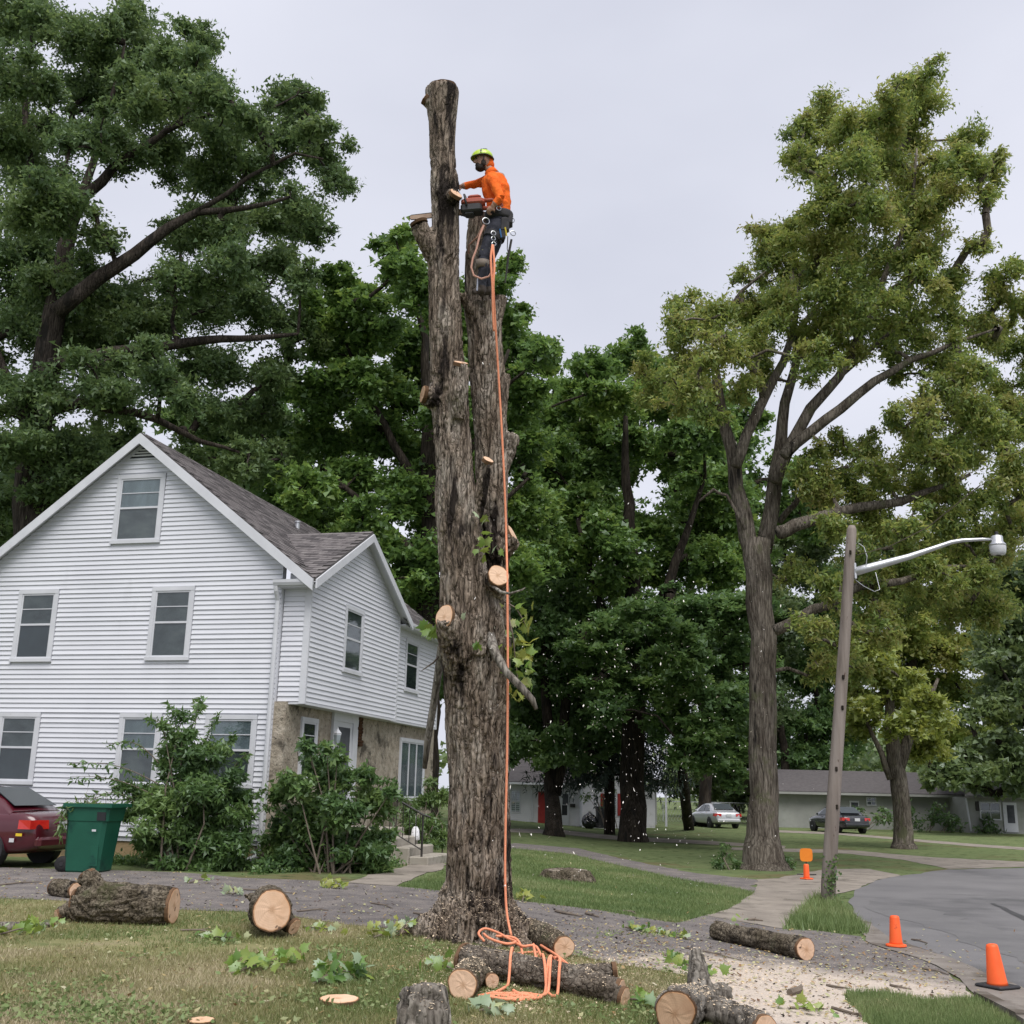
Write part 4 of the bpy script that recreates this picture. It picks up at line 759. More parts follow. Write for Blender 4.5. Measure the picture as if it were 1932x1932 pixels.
gutter(Hh(-0.20, 0.10, gz0 - 0.02), Hh(-0.20, FB + 0.03, gz0 - 0.02))
q = MB(); SIDE.box(q, -0.62, 0.02, 0.0, 0.30, gz0 - 0.05, gz0 - 0.02); q.build('eave_box', m_trim, house)
gutter(Hh(bE1 + 0.02, E0 - 0.02, zE - 0.13), Hh(9.72, E0 - 0.02, zE - 0.13))
q = MB(); REC.box(q, 5.70, 9.45, 0.002, 0.30, zE - 0.10, zE - 0.07); q.build('eave_soffit', m_trim, house)
q = MB()
def duct(pts, w=0.045, d=0.035):
    q.tube(pts, [1.0] * len(pts), 4, ell=[(w * 1.41, d * 1.41)] * len(pts))
sp = [GW(0.05, 0.20, gz0 - 0.02), GW(0.05, 0.18, gz0 - 0.12), GW(0.05, 0.065, gz0 - 0.32), GW(0.05, 0.065, 3.0), GW(0.05, 0.065, 0.32), GW(0.08, 0.11, 0.20), GW(0.40, 0.5, 0.03)]
q.tube(sp, 0.052, 8); q.build('downspout', m_trim, house)
q = MB(); GW.box(q, 0.16, 0.36, 0.024, 0.07, 0.58, 0.78); q.build('outlet_box', m_trim, house)
q = MB(); GW.box(q, 0.23, 0.29, 0.071, 0.078, 0.62, 0.74); q.build('outlet', m_dark, house)
q = MB(); GW.box(q, 0.34, 0.46, 0.024, 0.07, 1.02, 1.12); q.build('tap_box', pmat('blue_cap', [(0.03, 0.09, 0.22)], rough=0.5), house)
# ---- steps, landing, hand rail
m_step = pmat('old_concrete', [(0.27, 0.245, 0.205), (0.38, 0.35, 0.30)], scale=2.5, rough=0.95, bump=0.5, bscale=25, spots=[((0.13, 0.12, 0.09), 2.0, 0.56, 0.12)], bdist=0.01)
stp = thing('front_steps', STN(3.0, 1.5, -0.1), 'old concrete front steps with a black iron hand rail', 'steps')
S0, S1 = 2.35, 4.1
for n0, n1, z in ((0.0, 1.25, 0.70), (1.255, 1.60, 0.52), (1.605, 1.98, 0.34), (1.985, 2.42, 0.16)):
    q = MB(); c = STN((S0 + S1) / 2, (n0 + n1) / 2, (z - 0.3) / 2); q.bbox(c, (S1 - S0, n1 - n0, z + 0.3), axes=np.array([A_, -B_, ZZ]), b=0.02); q.build('step' if z < 0.7 else 'landing', m_step, stp)
q = MB(); rl = [STN(S0 + 0.06, 0.35, 1.56), STN(S0 + 0.06, 1.2, 1.56), STN(S0 + 0.06, 2.25, 1.03), STN(S0 + 0.06, 2.42, 0.98)]; q.tube(rl, 0.024, 6); rail = q.build('hand_rail', m_iron, stp)
q = MB(); q.tube([STN(S0 + 0.06, 1.2, 0.84), STN(S0 + 0.06, 2.25, 0.30)], 0.014, 6); q.build('lower_rail', m_iron, rail)
for n_, zt, zb in ((2.25, 1.03, 0.0), (1.2, 1.56, 0.6), (0.35, 1.56, 0.6)):
    q = MB(); q.tube([STN(S0 + 0.06, n_, zb), STN(S0 + 0.06, n_, zt)], 0.026, 6); q.build('post', m_iron, rail)
for i in range(1, 7):
    n_ = 1.2 + 1.05 * i / 7; zt = 1.56 - 0.53 * i / 7; q = MB(); q.tube([STN(S0 + 0.06, n_, zt - 0.72), STN(S0 + 0.06, n_, zt)], 0.009, 5); q.build('baluster', m_iron, rail)
# white lantern hanging on a garden hook beside the steps
hp = gnd(780, 1622); q = MB()
hk = thing('garden_lantern', hp, 'small white pierced lantern hanging from a hook beside the front steps', 'lantern')
q.tube([hp + V3((0.12, 0, -0.1)), hp + V3((0.12, 0, 1.0)), hp + V3((0.09, 0, 1.08)), hp + V3((0.03, 0, 1.06)), hp + V3((0.02, 0, 0.98))], 0.008, 5); q.build('hook', m_iron, hk)
q = MB(); q.lathe(hp + V3((0.02, 0, 0.42)), [(0.055, 0.0), (0.11, 0.02), (0.10, 0.12), (0.085, 0.24), (0.05, 0.30), (0.03, 0.31)], 12); q.tube([hp + V3((0.02, 0, 0.72)), hp + V3((0.02, 0, 0.98))], 0.006, 4)
q.build('lantern_body', pmat('pierced_white', [(0.72, 0.72, 0.74)], rough=0.5, spots=[((0.08, 0.08, 0.09), 22, 0.58, 0.03)]), hk, True)
# ------------------------------------------------------------------ trees with leaves
def leaf_quads(P, size, aspect, upb, tone, droop=0.35, seed=None):
    n = len(P); nr = RNG.normal(0, 1, (n, 3)); nr[:, 2] += upb; nr /= np.linalg.norm(nr, axis=1)[:, None]
    d = RNG.normal(0, 1, (n, 3)); d[:, 2] -= droop; d -= nr * (d * nr).sum(1)[:, None]; d /= np.linalg.norm(d, axis=1)[:, None] + 1e-9
    s = np.cross(d, nr); L_ = (size * RNG.uniform(0.65, 1.3, n))[:, None]; w = L_ * aspect * 0.5
    V = np.stack([P, P + d * L_ * 0.42 + s * w - nr * L_ * 0.06, P + d * L_, P + d * L_ * 0.42 - s * w - nr * L_ * 0.06], 1).reshape(-1, 3)
    return V, np.arange(4 * n).reshape(-1, 4), tone
def leaf_tris(P, size, aspect, upb, tone, droop=0.35):
    n = len(P); nr = RNG.normal(0, 1, (n, 3)); nr[:, 2] += upb; nr /= np.linalg.norm(nr, axis=1)[:, None]
    d = RNG.normal(0, 1, (n, 3)); d[:, 2] -= droop; d -= nr * (d * nr).sum(1)[:, None]; d /= np.linalg.norm(d, axis=1)[:, None] + 1e-9
    s = np.cross(d, nr); L_ = (size * RNG.uniform(0.5, 1.45, n))[:, None]; w = L_ * aspect * 0.5; sh = RNG.uniform(-0.3, 0.3, n)[:, None]
    V = np.stack([P + s * w + d * L_ * (0.15 + sh), P - s * w + d * L_ * (0.15 - sh), P + d * L_], 1).reshape(-1, 3)
    return V, np.arange(3 * n).reshape(-1, 3), tone
def sprays(blobs, dens, ns=(15, 24), flat=0.6, tvar=0.22, jit=0.15, zdir=0.7, reach=(0.55, 1.45)):
    """leaves set along twigs that fan out from each bough end"""
    P, T_, subs = [], [], []
    for c, r in blobs:
        k = RNG.integers(*ns); base = RNG.normal(0, tvar * 0.6)
        for _ in range(k):
            d = RNG.normal(0, 1, 3); d /= np.linalg.norm(d); d[2] *= zdir; e = c + d * r * RNG.uniform(*reach); s0 = c + d * r * 0.1; n = max(3, int(dens * r * r / k * RNG.uniform(0.4, 1.6)))
            t = RNG.uniform(0.15, 1.08, n)[:, None]; q = RNG.normal(0, 1, (n, 3)) * (jit * r + 0.05) * np.array([1, 1, flat]); P.append(s0 * (1 - t) + e * t + q - np.array([0, 0, 1]) * t * t * 0.10 * r)
            T_.append(np.full(n, 0.5 + base + RNG.normal(0, tvar * 0.5)) + RNG.normal(0, tvar * 0.7, n)); subs.append((c, e))
    return np.concatenate(P), np.clip(np.concatenate(T_), 0, 1), subs
def clumps(blobs, dens, sub=(9, 15), subr=0.5, flat=0.6, tvar=0.22, hollow=0.3):
    """leaf positions and tones; each blob is made of smaller clumps round its own twigs"""
    P, T_, subs = [], [], []
    for c, r in blobs:
        ns = RNG.integers(*sub); base = RNG.normal(0, tvar * 0.7)
        for _ in range(ns):
            d = RNG.normal(0, 1, 3); d /= np.linalg.norm(d); cc = c + d * r * RNG.uniform(hollow, 1.0) * np.array([1, 1, 0.8]); sr = r * subr * RNG.uniform(0.7, 1.3)
            n = max(3, int(dens * r * r / ns * RNG.uniform(0.6, 1.4))); q = RNG.normal(0, 0.5, (n, 3)) * sr; q[:, 2] *= flat
            P.append(cc + q); T_.append(np.full(n, 0.5 + base + RNG.normal(0, tvar * 0.6)) + RNG.normal(0, tvar * 0.5, n)); subs.append((c, cc))
    return np.concatenate(P), np.clip(np.concatenate(T_), 0, 1), subs
def BL(rows, Y, dy=3.0, back=1, bd=5.0, rs=1.0, sat=3, sr=(0.32, 0.6), so=(0.9, 1.35)):
    out = []
    for x, y, r in rows:
        for k in range(1 + back):
            Yk = Y + RNG.uniform(-dy, dy) + k * bd
            P = at(x + RNG.normal(0, r * 0.15), y + RNG.normal(0, r * 0.12), Yk); out.append((P, r * rs * mpp(P) * RNG.uniform(0.85, 1.1)))
            if dy > 1.5 and k == 0:        # smaller clumps break the outline
                for _ in range(sat): out.append((P + rdir() * r * rs * mpp(P) * RNG.uniform(*so), r * rs * mpp(P) * RNG.uniform(*sr)))
    return out
def tree(name, label, limbs, blobs, dens, lsize, aspect, mat, bark, group=None, upb=0.8, flat=0.6, cat='tree', rtip=0.011, sides=12, hollow=0.3, subr=0.52, twig=True, tvar=0.22, droop=0.35, rough=0.03, sub=(9, 15), zdir=0.7, spr=None):
    """limbs: polylines of (point, radius); the rest of the branches grow out to the leaf clumps"""
    base = V3(limbs[0][0][0]); root = thing(name, base, label, cat, group); mbt = MB()
    pos, par, rad, fixed = [], [], [], []
    for li, lm in enumerate(limbs):
        pts = [V3(p) for p, _ in lm]; rr = [r for _, r in lm]; PP, RR = [], []
        for i in range(len(pts) - 1):
            m = max(2, int(np.linalg.norm(pts[i + 1] - pts[i]) / 0.8))
            for k in range(m):
                t = k / m; PP.append(pts[i] * (1 - t) + pts[i + 1] * t + (RNG.normal(0, rough, 3) * (rr[i] > 0.02) if (k or i) else 0)); RR.append(rr[i] * (1 - t) + rr[i + 1] * t)
        PP.append(pts[-1]); RR.append(rr[-1]); mbt.tube(PP, RR, sides if rr[0] > 0.12 else 8)
        prev = -1
        if pos: prev = int(np.argmin([np.linalg.norm(q - PP[0]) for q in pos]))
        for p, r in zip(PP, RR): pos.append(p); par.append(prev); rad.append(r); fixed.append(True); prev = len(pos) - 1
    trunkbase = base
    todo = list(range(len(blobs))); A = np.array(pos); BP = np.array([b[0] for b in blobs]); w = [0.0] * len(pos)
    hmin = base[2] + 1.8
    dist = np.full(len(blobs), 1e9); near = np.zeros(len(blobs), int)
    def upd(i):
        dv = BP - pos[i]; dd = np.linalg.norm(dv, axis=1) + np.maximum(0, -dv[:, 2]) * 0.6
        if pos[i][2] < hmin: dd += 6
        k = dd < dist; dist[k] = dd[k]; near[k] = i
    for i in range(len(pos)): upd(i)
    alive = np.ones(len(blobs), bool)
    for _ in range(len(blobs)):
        j = int(np.argmin(np.where(alive, dist, 1e9))); alive[j] = False; a = near[j]; p0 = pos[a]; p1 = BP[j]; d = np.linalg.norm(p1 - p0); m = max(2, int(d / 0.9)); prev = a
        bow = V3((0, 0, 0.12 * d)) + RNG.normal(0, 0.06 * d, 3)
        for k in range(1, m + 1):
            t = k / m; q = p0 * (1 - t) + p1 * t + bow * sin(pi * t) * (1 - t * 0.4) + (RNG.normal(0, 0.04, 3) if k < m else 0)
            pos.append(q); par.append(prev); rad.append(0); fixed.append(False); w.append(0.0); prev = len(pos) - 1; upd(prev)
        k = prev
        while k >= 0: w[k] += blobs[j][1]; k = par[k]
    for i in range(len(pos)):
        if not fixed[i]: rad[i] = rtip * (1 + 2.4 * sqrt(w[i]))
    for i in range(len(pos)):
        if not fixed[i] and par[i] >= 0:
            r0 = rad[par[i]] if not fixed[par[i]] else min(rad[i] * 1.5, max(rad[par[i]], rad[i])); mbt.tube([pos[par[i]], pos[i]], [r0, rad[i]], 6, caps=False)
    P, tn, subs = sprays(blobs, dens, flat=flat, tvar=tvar, zdir=zdir, **(spr or {}))
    if twig:
        for c, cc in subs: mbt.tube([c, cc], [rtip * 1.1, rtip * 0.4], 3, caps=False)
    o = mbt.build('trunk', bark, root, True)
    V, Q, tn = leaf_tris(P, lsize, aspect, upb, tn, droop)
    add_mesh('crown', quads_mesh('crown', V - base, Q, tn), mat, root)
    return root
def PX(rows, Y):      # limb given on the survey grid: (x, y, radius m, [own distance])
    return [(at(r[0], r[1], r[3] if len(r) > 3 else Y), r[2]) for r in rows]
ml_oak = leafmat('oak_leaf', [(0.069, 0.121, 0.045), (0.099, 0.165, 0.058), (0.136, 0.206, 0.071), (0.181, 0.253, 0.084)], trans=0.44, gloss=0.03)
ml_maple = leafmat('maple_green', [(0.076, 0.145, 0.039), (0.112, 0.205, 0.050), (0.155, 0.264, 0.060), (0.222, 0.319, 0.069)], trans=0.45, gloss=0.04)
ml_shade = leafmat('deep_green', [(0.077, 0.148, 0.050), (0.109, 0.200, 0.063), (0.146, 0.249, 0.073), (0.192, 0.296, 0.082)], trans=0.48, gloss=0.04)
ml_ash = leafmat('olive_green', [(0.13, 0.20, 0.048), (0.19, 0.265, 0.064), (0.25, 0.32, 0.076), (0.31, 0.345, 0.088), (0.32, 0.315, 0.098)], trans=0.52, gloss=0.03)
ml_yellow = leafmat('yellow_green', [(0.192, 0.256, 0.051), (0.269, 0.326, 0.064), (0.346, 0.365, 0.077)], trans=0.42)
ml_spruce = leafmat('spruce_needle', [(0.035, 0.053, 0.041), (0.051, 0.074, 0.055), (0.072, 0.097, 0.066)], trans=0.05, gloss=0.03)
ml_far = leafmat('far_green', [(0.104, 0.160, 0.064), (0.146, 0.211, 0.076), (0.193, 0.255, 0.085)], trans=0.45)

# --- oak behind the house, left
OY = 36.0
ob = at(70, 1500, OY); ob[2] = 0.0
oak_limbs = [[(ob - V3((0, 0, 0.3)), 0.75), (at(62, 1000, OY), 0.62), (at(60, 850, OY), 0.55), (at(85, 700, OY), 0.46), (at(110, 560, OY), 0.36), (at(129, 431, OY), 0.27)],
    PX([(129, 431, 0.25), (157, 375, 0.21), (225, 307, 0.16), (300, 255, 0.12), (360, 205, 0.07), (385, 150, 0.03)], OY),
    PX([(105, 590, 0.28), (187, 521, 0.24), (255, 480, 0.21), (319, 431, 0.17), (375, 397, 0.13), (469, 394, 0.09), (545, 372, 0.05)], OY - 2),
    PX([(95, 690, 0.25), (210, 668, 0.2), (337, 649, 0.17), (420, 640, 0.13), (487, 637, 0.10), (562, 630, 0.05)], OY - 1.5),
    PX([(125, 440, 0.2), (60, 330, 0.15), (45, 210, 0.1), (60, 60, 0.05)], OY + 1),
    PX([(129, 431, 0.2), (175, 310, 0.14), (200, 220, 0.1), (235, 80, 0.05)], OY + 1.5),
    PX([(75, 780, 0.2), (160, 760, 0.17), (300, 790, 0.12), (380, 830, 0.08), (470, 860, 0.04)], OY - 2),
    PX([(60, 820, 0.2), (10, 700, 0.16), (-60, 560, 0.1)], OY), PX([(300, 255, 0.09), (400, 215, 0.07), (490, 215, 0.05), (560, 180, 0.03)], OY), PX([(375, 397, 0.1), (470, 330, 0.07), (560, 290, 0.05), (610, 300, 0.03)], OY - 2)]
oak_rows = [(30, 50, 55), (15, 150, 55), (70, 25, 45), (75, 165, 28), (5, 280, 70), (50, 235, 40), (-50, 100, 60), (165, 60, 48), (240, 45, 48), (200, 115, 60), (300, 105, 55), (365, 115, 45), (385, 75, 25), (260, 175, 62), (165, 180, 45), (140, 255, 50), (330, 190, 60), (395, 180, 45), (215, 260, 50), (320, 275, 50), (420, 255, 55), (475, 225, 42), (535, 185, 38), (575, 190, 28), (595, 240, 35), (540, 250, 45), (600, 300, 42), (630, 345, 28), (480, 310, 52), (400, 330, 52), (560, 395, 42), (500, 410, 55), (590, 430, 30), (420, 430, 55), (345, 450, 40), (110, 360, 62), (30, 390, 70), (55, 480, 75), (185, 440, 38), (160, 560, 70), (250, 560, 60), (350, 525, 50), (440, 500, 58), (530, 500, 45), (570, 530, 30), (50, 610, 85), (170, 640, 75), (290, 620, 60), (395, 580, 55), (490, 575, 55), (555, 620, 42), (70, 730, 80), (190, 750, 75), (310, 710, 60), (420, 690, 52), (510, 700, 45), (30, 840, 70), (140, 840, 60), (400, 780, 50), (480, 790, 45), (350, 860, 45), (450, 880, 45), (0, 940, 60), (120, 930, 60), (-50, 500, 60), (-50, 700, 60), (520, 860, 40), (420, 960, 40)]
tree('oak_tree', 'great dark green oak towering behind the white house', oak_limbs, BL(oak_rows, OY, 3.5, 1, 5.5), 1900, 0.172, 0.62, ml_oak, m_bark_oak, group='trees behind the houses', upb=0.5, sub=(10, 16))
# --- maple between house and trunk
MY = 38.0; mbp = at(800, 1540, MY); mbp[2] = -0.1
mrow = [(640, 545, 38), (690, 560, 36), (610, 590, 40), (740, 470, 30), (765, 440, 24), (760, 520, 42), (790, 560, 45), (700, 620, 55), (630, 650, 50), (770, 640, 55), (840, 560, 45), (850, 660, 55), (900, 600, 45), (965, 605, 38), (985, 650, 38), (1015, 670, 32), (1035, 690, 20), (950, 690, 45), (1000, 730, 38), (1020, 650, 24), (600, 740, 50), (690, 720, 58), (780, 740, 52), (860, 770, 55), (950, 780, 55), (620, 830, 52), (710, 820, 58), (790, 850, 58), (880, 870, 58), (970, 860, 55), (570, 920, 50), (650, 920, 58), (740, 930, 58), (820, 960, 60), (600, 990, 50), (690, 1010, 58), (780, 1040, 60), (720, 1090, 55), (800, 1130, 55), (770, 1190, 45), (905, 960, 60), (990, 950, 58), (900, 1060, 60), (985, 1060, 60), (960, 500, 24), (930, 540, 34)]
tree('maple_tree', 'bright mid green maple rising behind the bare trunk', [[(mbp, 0.5), (at(805, 1200, MY), 0.42), (at(812, 1000, MY), 0.34), (at(808, 800, MY), 0.24), (at(800, 640, MY), 0.14), (at(775, 500, MY), 0.05)], PX([(810, 950, 0.2), (720, 800, 0.13), (650, 640, 0.05)], MY), PX([(812, 1000, 0.22), (900, 820, 0.15), (960, 660, 0.06)], MY), PX([(808, 1080, 0.2), (700, 960, 0.13), (610, 880, 0.05)], MY - 1), PX([(809, 1060, 0.18), (930, 960, 0.12), (1000, 900, 0.05)], MY + 1)],
    BL(mrow, MY, 3.5, 1, 4.5), 2250, 0.188, 0.88, ml_maple, m_bark_dark, group='trees behind the houses', upb=1.3, flat=0.42)
# --- tall trees centre right
CY = 52.0; cb = gnd(1195, 1588)
crow = [(1130, 690, 40), (1190, 670, 40), (1240, 700, 40), (1095, 740, 45), (1160, 740, 50), (1230, 760, 48), (1290, 760, 45), (1060, 800, 45), (1120, 810, 50), (1190, 830, 45), (1270, 830, 40), (1330, 820, 45), (1010, 820, 42), (1040, 880, 50), (1110, 890, 48), (1020, 960, 55), (1100, 960, 50), (1170, 900, 28), (1320, 890, 40), (1370, 900, 45), (1300, 970, 45), (1370, 980, 50), (1220, 990, 40), (1160, 1010, 50), (1080, 1040, 55), (1000, 1050, 55), (1290, 1050, 55), (1360, 1070, 55), (1200, 1070, 45), (1140, 1090, 50), (1270, 870, 22)]
tree('maple_tree', 'tall maple with a thick dark trunk right of the neighbour house front', [[(cb - V3((0, 0, 0.3)), 0.75), (cb + V3((0, 0, 0.5)), 0.58), (at(1192, 1480, CY - 3.5), 0.52), (at(1196, 1380, CY - 3.5), 0.5), (at(1196, 1150, CY - 3.5), 0.4), (at(1185, 950, CY - 3.5), 0.25), (at(1180, 780, CY - 3.5), 0.1)], PX([(1192, 1380, 0.35), (1165, 1260, 0.28), (1130, 1130, 0.2), (1090, 980, 0.1)], CY - 3.5), PX([(1197, 1300, 0.35), (1240, 1170, 0.28), (1290, 1020, 0.18), (1330, 900, 0.08)], CY - 3)],
    BL(crow, CY - 2, 4, 1, 5), 1600, 0.23, 0.88, ml_maple, m_bark_dark, group='trees behind the houses', upb=1.1, flat=0.45)
drow = [(1130, 1170, 50), (1200, 1160, 48), (1260, 1150, 50), (1330, 1160, 50), (1390, 1150, 45), (1110, 1230, 42), (1170, 1225, 48), (1240, 1220, 52), (1310, 1230, 52), (1380, 1230, 50), (1125, 1290, 30), (1160, 1310, 42), (1215, 1290, 42), (1280, 1300, 50), (1350, 1310, 50), (1400, 1310, 45), (1300, 1370, 42), (1360, 1380, 45), (1250, 1360, 34), (1400, 1390, 40), (1150, 1345, 26), (1330, 1430, 34), (1380, 1450, 30), (1290, 1420, 26)]
db = gnd(1300, 1566)
tree('maple_tree', 'lower maple with layered deep green boughs left of the forked street tree', [[(db, 0.3), (at(1290, 1480, 58), 0.26), (at(1280, 1350, 56), 0.2), (at(1260, 1200, 55), 0.1)], PX([(1285, 1400, 0.15), (1350, 1300, 0.1), (1390, 1200, 0.05)], 56), PX([(1285, 1380, 0.14), (1210, 1290, 0.1), (1140, 1220, 0.05)], 55)],
    BL(drow, 44, 3.0, 1, 6), 2200, 0.205, 0.88, ml_shade, m_bark_dark, group='trees behind the houses', upb=1.6, flat=0.3)
# --- dark trees over the neighbour house
erow = [(985, 1120, 55), (1050, 1120, 55), (1000, 1200, 55), (1060, 1200, 55), (960, 1260, 45), (1030, 1280, 52), (1090, 1280, 40), (990, 1340, 48), (1060, 1350, 48), (1110, 1370, 40), (960, 1390, 40), (1030, 1410, 40), (1100, 1420, 34), (1150, 1400, 34), (940, 1180, 40), (900, 1150, 50), (880, 1250, 50), (930, 1330, 45), (1080, 1150, 40)]
eb = gnd(1045, 1577)
tree('dark_tree', 'dark slim tree standing before the red door of the far house', [[(eb - V3((0, 0, 0.2)), 0.55), (eb + V3((0, 0, 0.35)), 0.38), (at(1040, 1500, 50), 0.32), (at(1036, 1400, 50), 0.26), (at(1030, 1300, 50), 0.2), (at(1020, 1150, 50), 0.1)], [(at(1047, 1500, 50), 0.26), (at(1062, 1400, 50), 0.24), (at(1068, 1250, 50), 0.18), (at(1060, 1120, 50), 0.08)]],
    BL(erow, 51, 2.5, 1, 5), 1800, 0.22, 0.75, ml_shade, m_bark_dark, group='trees behind the houses', upb=0.6, tvar=0.15)
# spruce boughs: hanging needle curtains
def spruce():
    b0 = gnd(1135, 1568); b0[1] = 55; b0[2] = -0.25; rt = thing('spruce_tree', b0, 'black green spruce with drooping boughs above the far house roof', 'tree', 'trees behind the houses')
    q = MB(); q.tube([b0 - V3((0, 0, 0.2)), b0 + V3((0, 0, 5)), b0 + V3((0, 0, 11))], [0.28, 0.22, 0.05], 10); P = []
    for z in np.arange(2.6, 11, 0.42):
        R_ = 4.6 * (1 - z / 12.5) + 0.4; nb = 11
        for k in range(nb):
            a = 2 * pi * k / nb + z * 1.7; d = V3((cos(a), sin(a), 0)); s0 = b0 + V3((0, 0, z)); e = s0 + d * R_ * RNG.uniform(0.75, 1.1) + V3((0, 0, -0.10 * R_)); m_ = (s0 + e) / 2 + V3((0, 0, 0.08 * R_)); q.tube([s0, m_, e], [0.04, 0.025, 0.008], 4, caps=False)
            for t in np.linspace(0.25, 1, 9):
                c = s0 * (1 - t) ** 2 + m_ * 2 * t * (1 - t) + e * t * t; n = 18; L_ = RNG.uniform(0.35, 1.0) * (0.5 + 0.6 * t); u = RNG.uniform(0, 1, n)
                P.append(np.stack([c[0] + RNG.normal(0, 0.10, n) * (1.1 - u), c[1] + RNG.normal(0, 0.10, n) * (1.1 - u), c[2] - u * L_ + 0.05], 1))
    q.build('trunk', m_bark_dark, rt, True); P = np.concatenate(P); V, Q, tn = leaf_tris(P, 0.26, 0.3, 0.0, RNG.uniform(0, 1, len(P)), droop=2.2); add_mesh('crown', quads_mesh('crown', V - b0, Q, tn), ml_spruce, rt)
spruce()
# --- the forked street tree
AY = 32.2; ab = gnd(1440, 1640)
ash_limbs = [[(ab - V3((0, 0, 0.35)), 0.95), (ab + V3((0, 0, 0.25)), 0.62), (ab + V3((0, 0, 0.9)), 0.47), (at(1440, 1500, AY), 0.41), (at(1440, 1350, AY), 0.40), (at(1437, 1200, AY), 0.38), (at(1432, 1080, AY), 0.40), (at(1428, 1020, AY), 0.42)],
    PX([(1420, 1045, 0.28), (1405, 980, 0.26), (1390, 920, 0.23), (1382, 850, 0.2), (1362, 780, 0.17), (1345, 700, 0.14), (1352, 640, 0.11), (1372, 590, 0.08), (1400, 550, 0.06), (1445, 512, 0.03)], AY),
    PX([(1388, 880, 0.17), (1410, 820, 0.16), (1440, 750, 0.15), (1478, 680, 0.12), (1500, 600, 0.09), (1510, 520, 0.04)], AY - 0.5),
    PX([(1440, 1040, 0.26), (1455, 960, 0.24), (1465, 890, 0.22), (1475, 830, 0.19), (1480, 760, 0.16), (1500, 690, 0.13), (1510, 620, 0.1), (1555, 560, 0.08), (1560, 470, 0.05)], AY + 0.4),
    PX([(1462, 910, 0.2), (1490, 840, 0.18), (1530, 770, 0.17), (1585, 710, 0.14), (1620, 640, 0.12), (1650, 570, 0.1), (1690, 470, 0.08), (1720, 380, 0.06), (1730, 280, 0.03)], AY - 0.3),
    PX([(1478, 860, 0.17), (1530, 815, 0.16), (1590, 770, 0.15), (1650, 720, 0.13), (1720, 680, 0.1), (1800, 650, 0.06), (1880, 620, 0.03)], AY - 1),
    PX([(1470, 1005, 0.2), (1500, 990, 0.19), (1550, 975, 0.17), (1620, 958, 0.14), (1700, 945, 0.12), (1760, 925, 0.08), (1830, 895, 0.05)], AY - 1.2),
    PX([(1462, 1190, 0.16), (1510, 1165, 0.15), (1560, 1140, 0.14), (1620, 1108, 0.13), (1700, 1095, 0.1), (1790, 1070, 0.06), (1870, 1060, 0.03)], AY - 1.5),
    PX([(1405, 1000, 0.06), (1370, 935, 0.05), (1345, 925, 0.045), (1320, 945, 0.03)], AY - 0.6),
    PX([(1470, 985, 0.1), (1500, 950, 0.09), (1540, 900, 0.08), (1600, 880, 0.05)], AY + 1), PX([(1650, 570, 0.07), (1720, 520, 0.05), (1780, 440, 0.03)], AY), PX([(1585, 710, 0.08), (1700, 610, 0.06), (1800, 560, 0.03)], AY + 1)]
arow = [(1745, 140, 26), (1715, 165, 30), (1690, 200, 34), (1735, 190, 34), (1665, 240, 40), (1600, 235, 40), (1550, 230, 40), (1515, 245, 26), (1505, 290, 22), (1540, 300, 40), (1600, 300, 45), (1660, 310, 45), (1715, 270, 36), (1720, 330, 45), (1780, 310, 32), (1820, 260, 26), (1840, 300, 32), (1870, 320, 26), (1885, 295, 12), (1800, 350, 35), (1855, 370, 24), (1560, 370, 40), (1620, 390, 48), (1690, 400, 48), (1760, 410, 40), (1500, 430, 42), (1460, 455, 32), (1440, 430, 22), (1545, 450, 48), (1610, 470, 48), (1680, 480, 48), (1750, 480, 40), (1450, 500, 34), (1500, 520, 45), (1570, 540, 50), (1640, 550, 50), (1710, 560, 48), (1770, 540, 36), (1840, 460, 22), (1880, 540, 28), (1915, 510, 24), (1930, 580, 30), (1400, 520, 16), (1410, 580, 26), (1375, 590, 32), (1330, 600, 40), (1290, 610, 30), (1275, 630, 20), (1345, 660, 38), (1300, 680, 36), (1390, 660, 28), (1420, 640, 34), (1440, 590, 36), (1480, 600, 40), (1530, 620, 45), (1600, 620, 45), (1670, 630, 45), (1740, 630, 45), (1800, 600, 34), (1860, 620, 34), (1920, 660, 38), (1230, 720, 32), (1280, 740, 34), (1320, 740, 32), (1400, 720, 30), (1440, 700, 25), (1540, 690, 32), (1770, 680, 38), (1840, 690, 38), (1700, 690, 26), (1890, 740, 34), (1800, 760, 36), (1740, 770, 28), (1860, 800, 32), (1920, 790, 36), (1720, 850, 38), (1780, 840, 38), (1830, 860, 38), (1900, 880, 30), (1640, 850, 28), (1590, 840, 26), (1680, 910, 36), (1740, 920, 36), (1800, 930, 36), (1860, 940, 34), (1600, 910, 32), (1560, 930, 30), (1650, 980, 34), (1720, 990, 36), (1790, 1000, 36), (1850, 1010, 34), (1580, 1000, 28), (1620, 1040, 30), (1700, 1060, 34), (1780, 1070, 34), (1850, 1090, 32), (1560, 1100, 26), (1640, 1130, 32), (1720, 1140, 34), (1800, 1150, 34), (1880, 1140, 36), (1530, 1180, 26), (1580, 1200, 30), (1650, 1200, 30), (1560, 1260, 26), (1620, 1270, 24), (1340, 780, 24), (1520, 900, 26), (1510, 1080, 24), (1900, 820, 40), (1840, 760, 36), (1760, 800, 36), (1930, 900, 40), (1690, 790, 26), (1920, 980, 40), (1880, 1040, 36), (1660, 890, 30), (1610, 950, 28), (1540, 860, 22), (1400, 600, 22), (1470, 550, 30)]
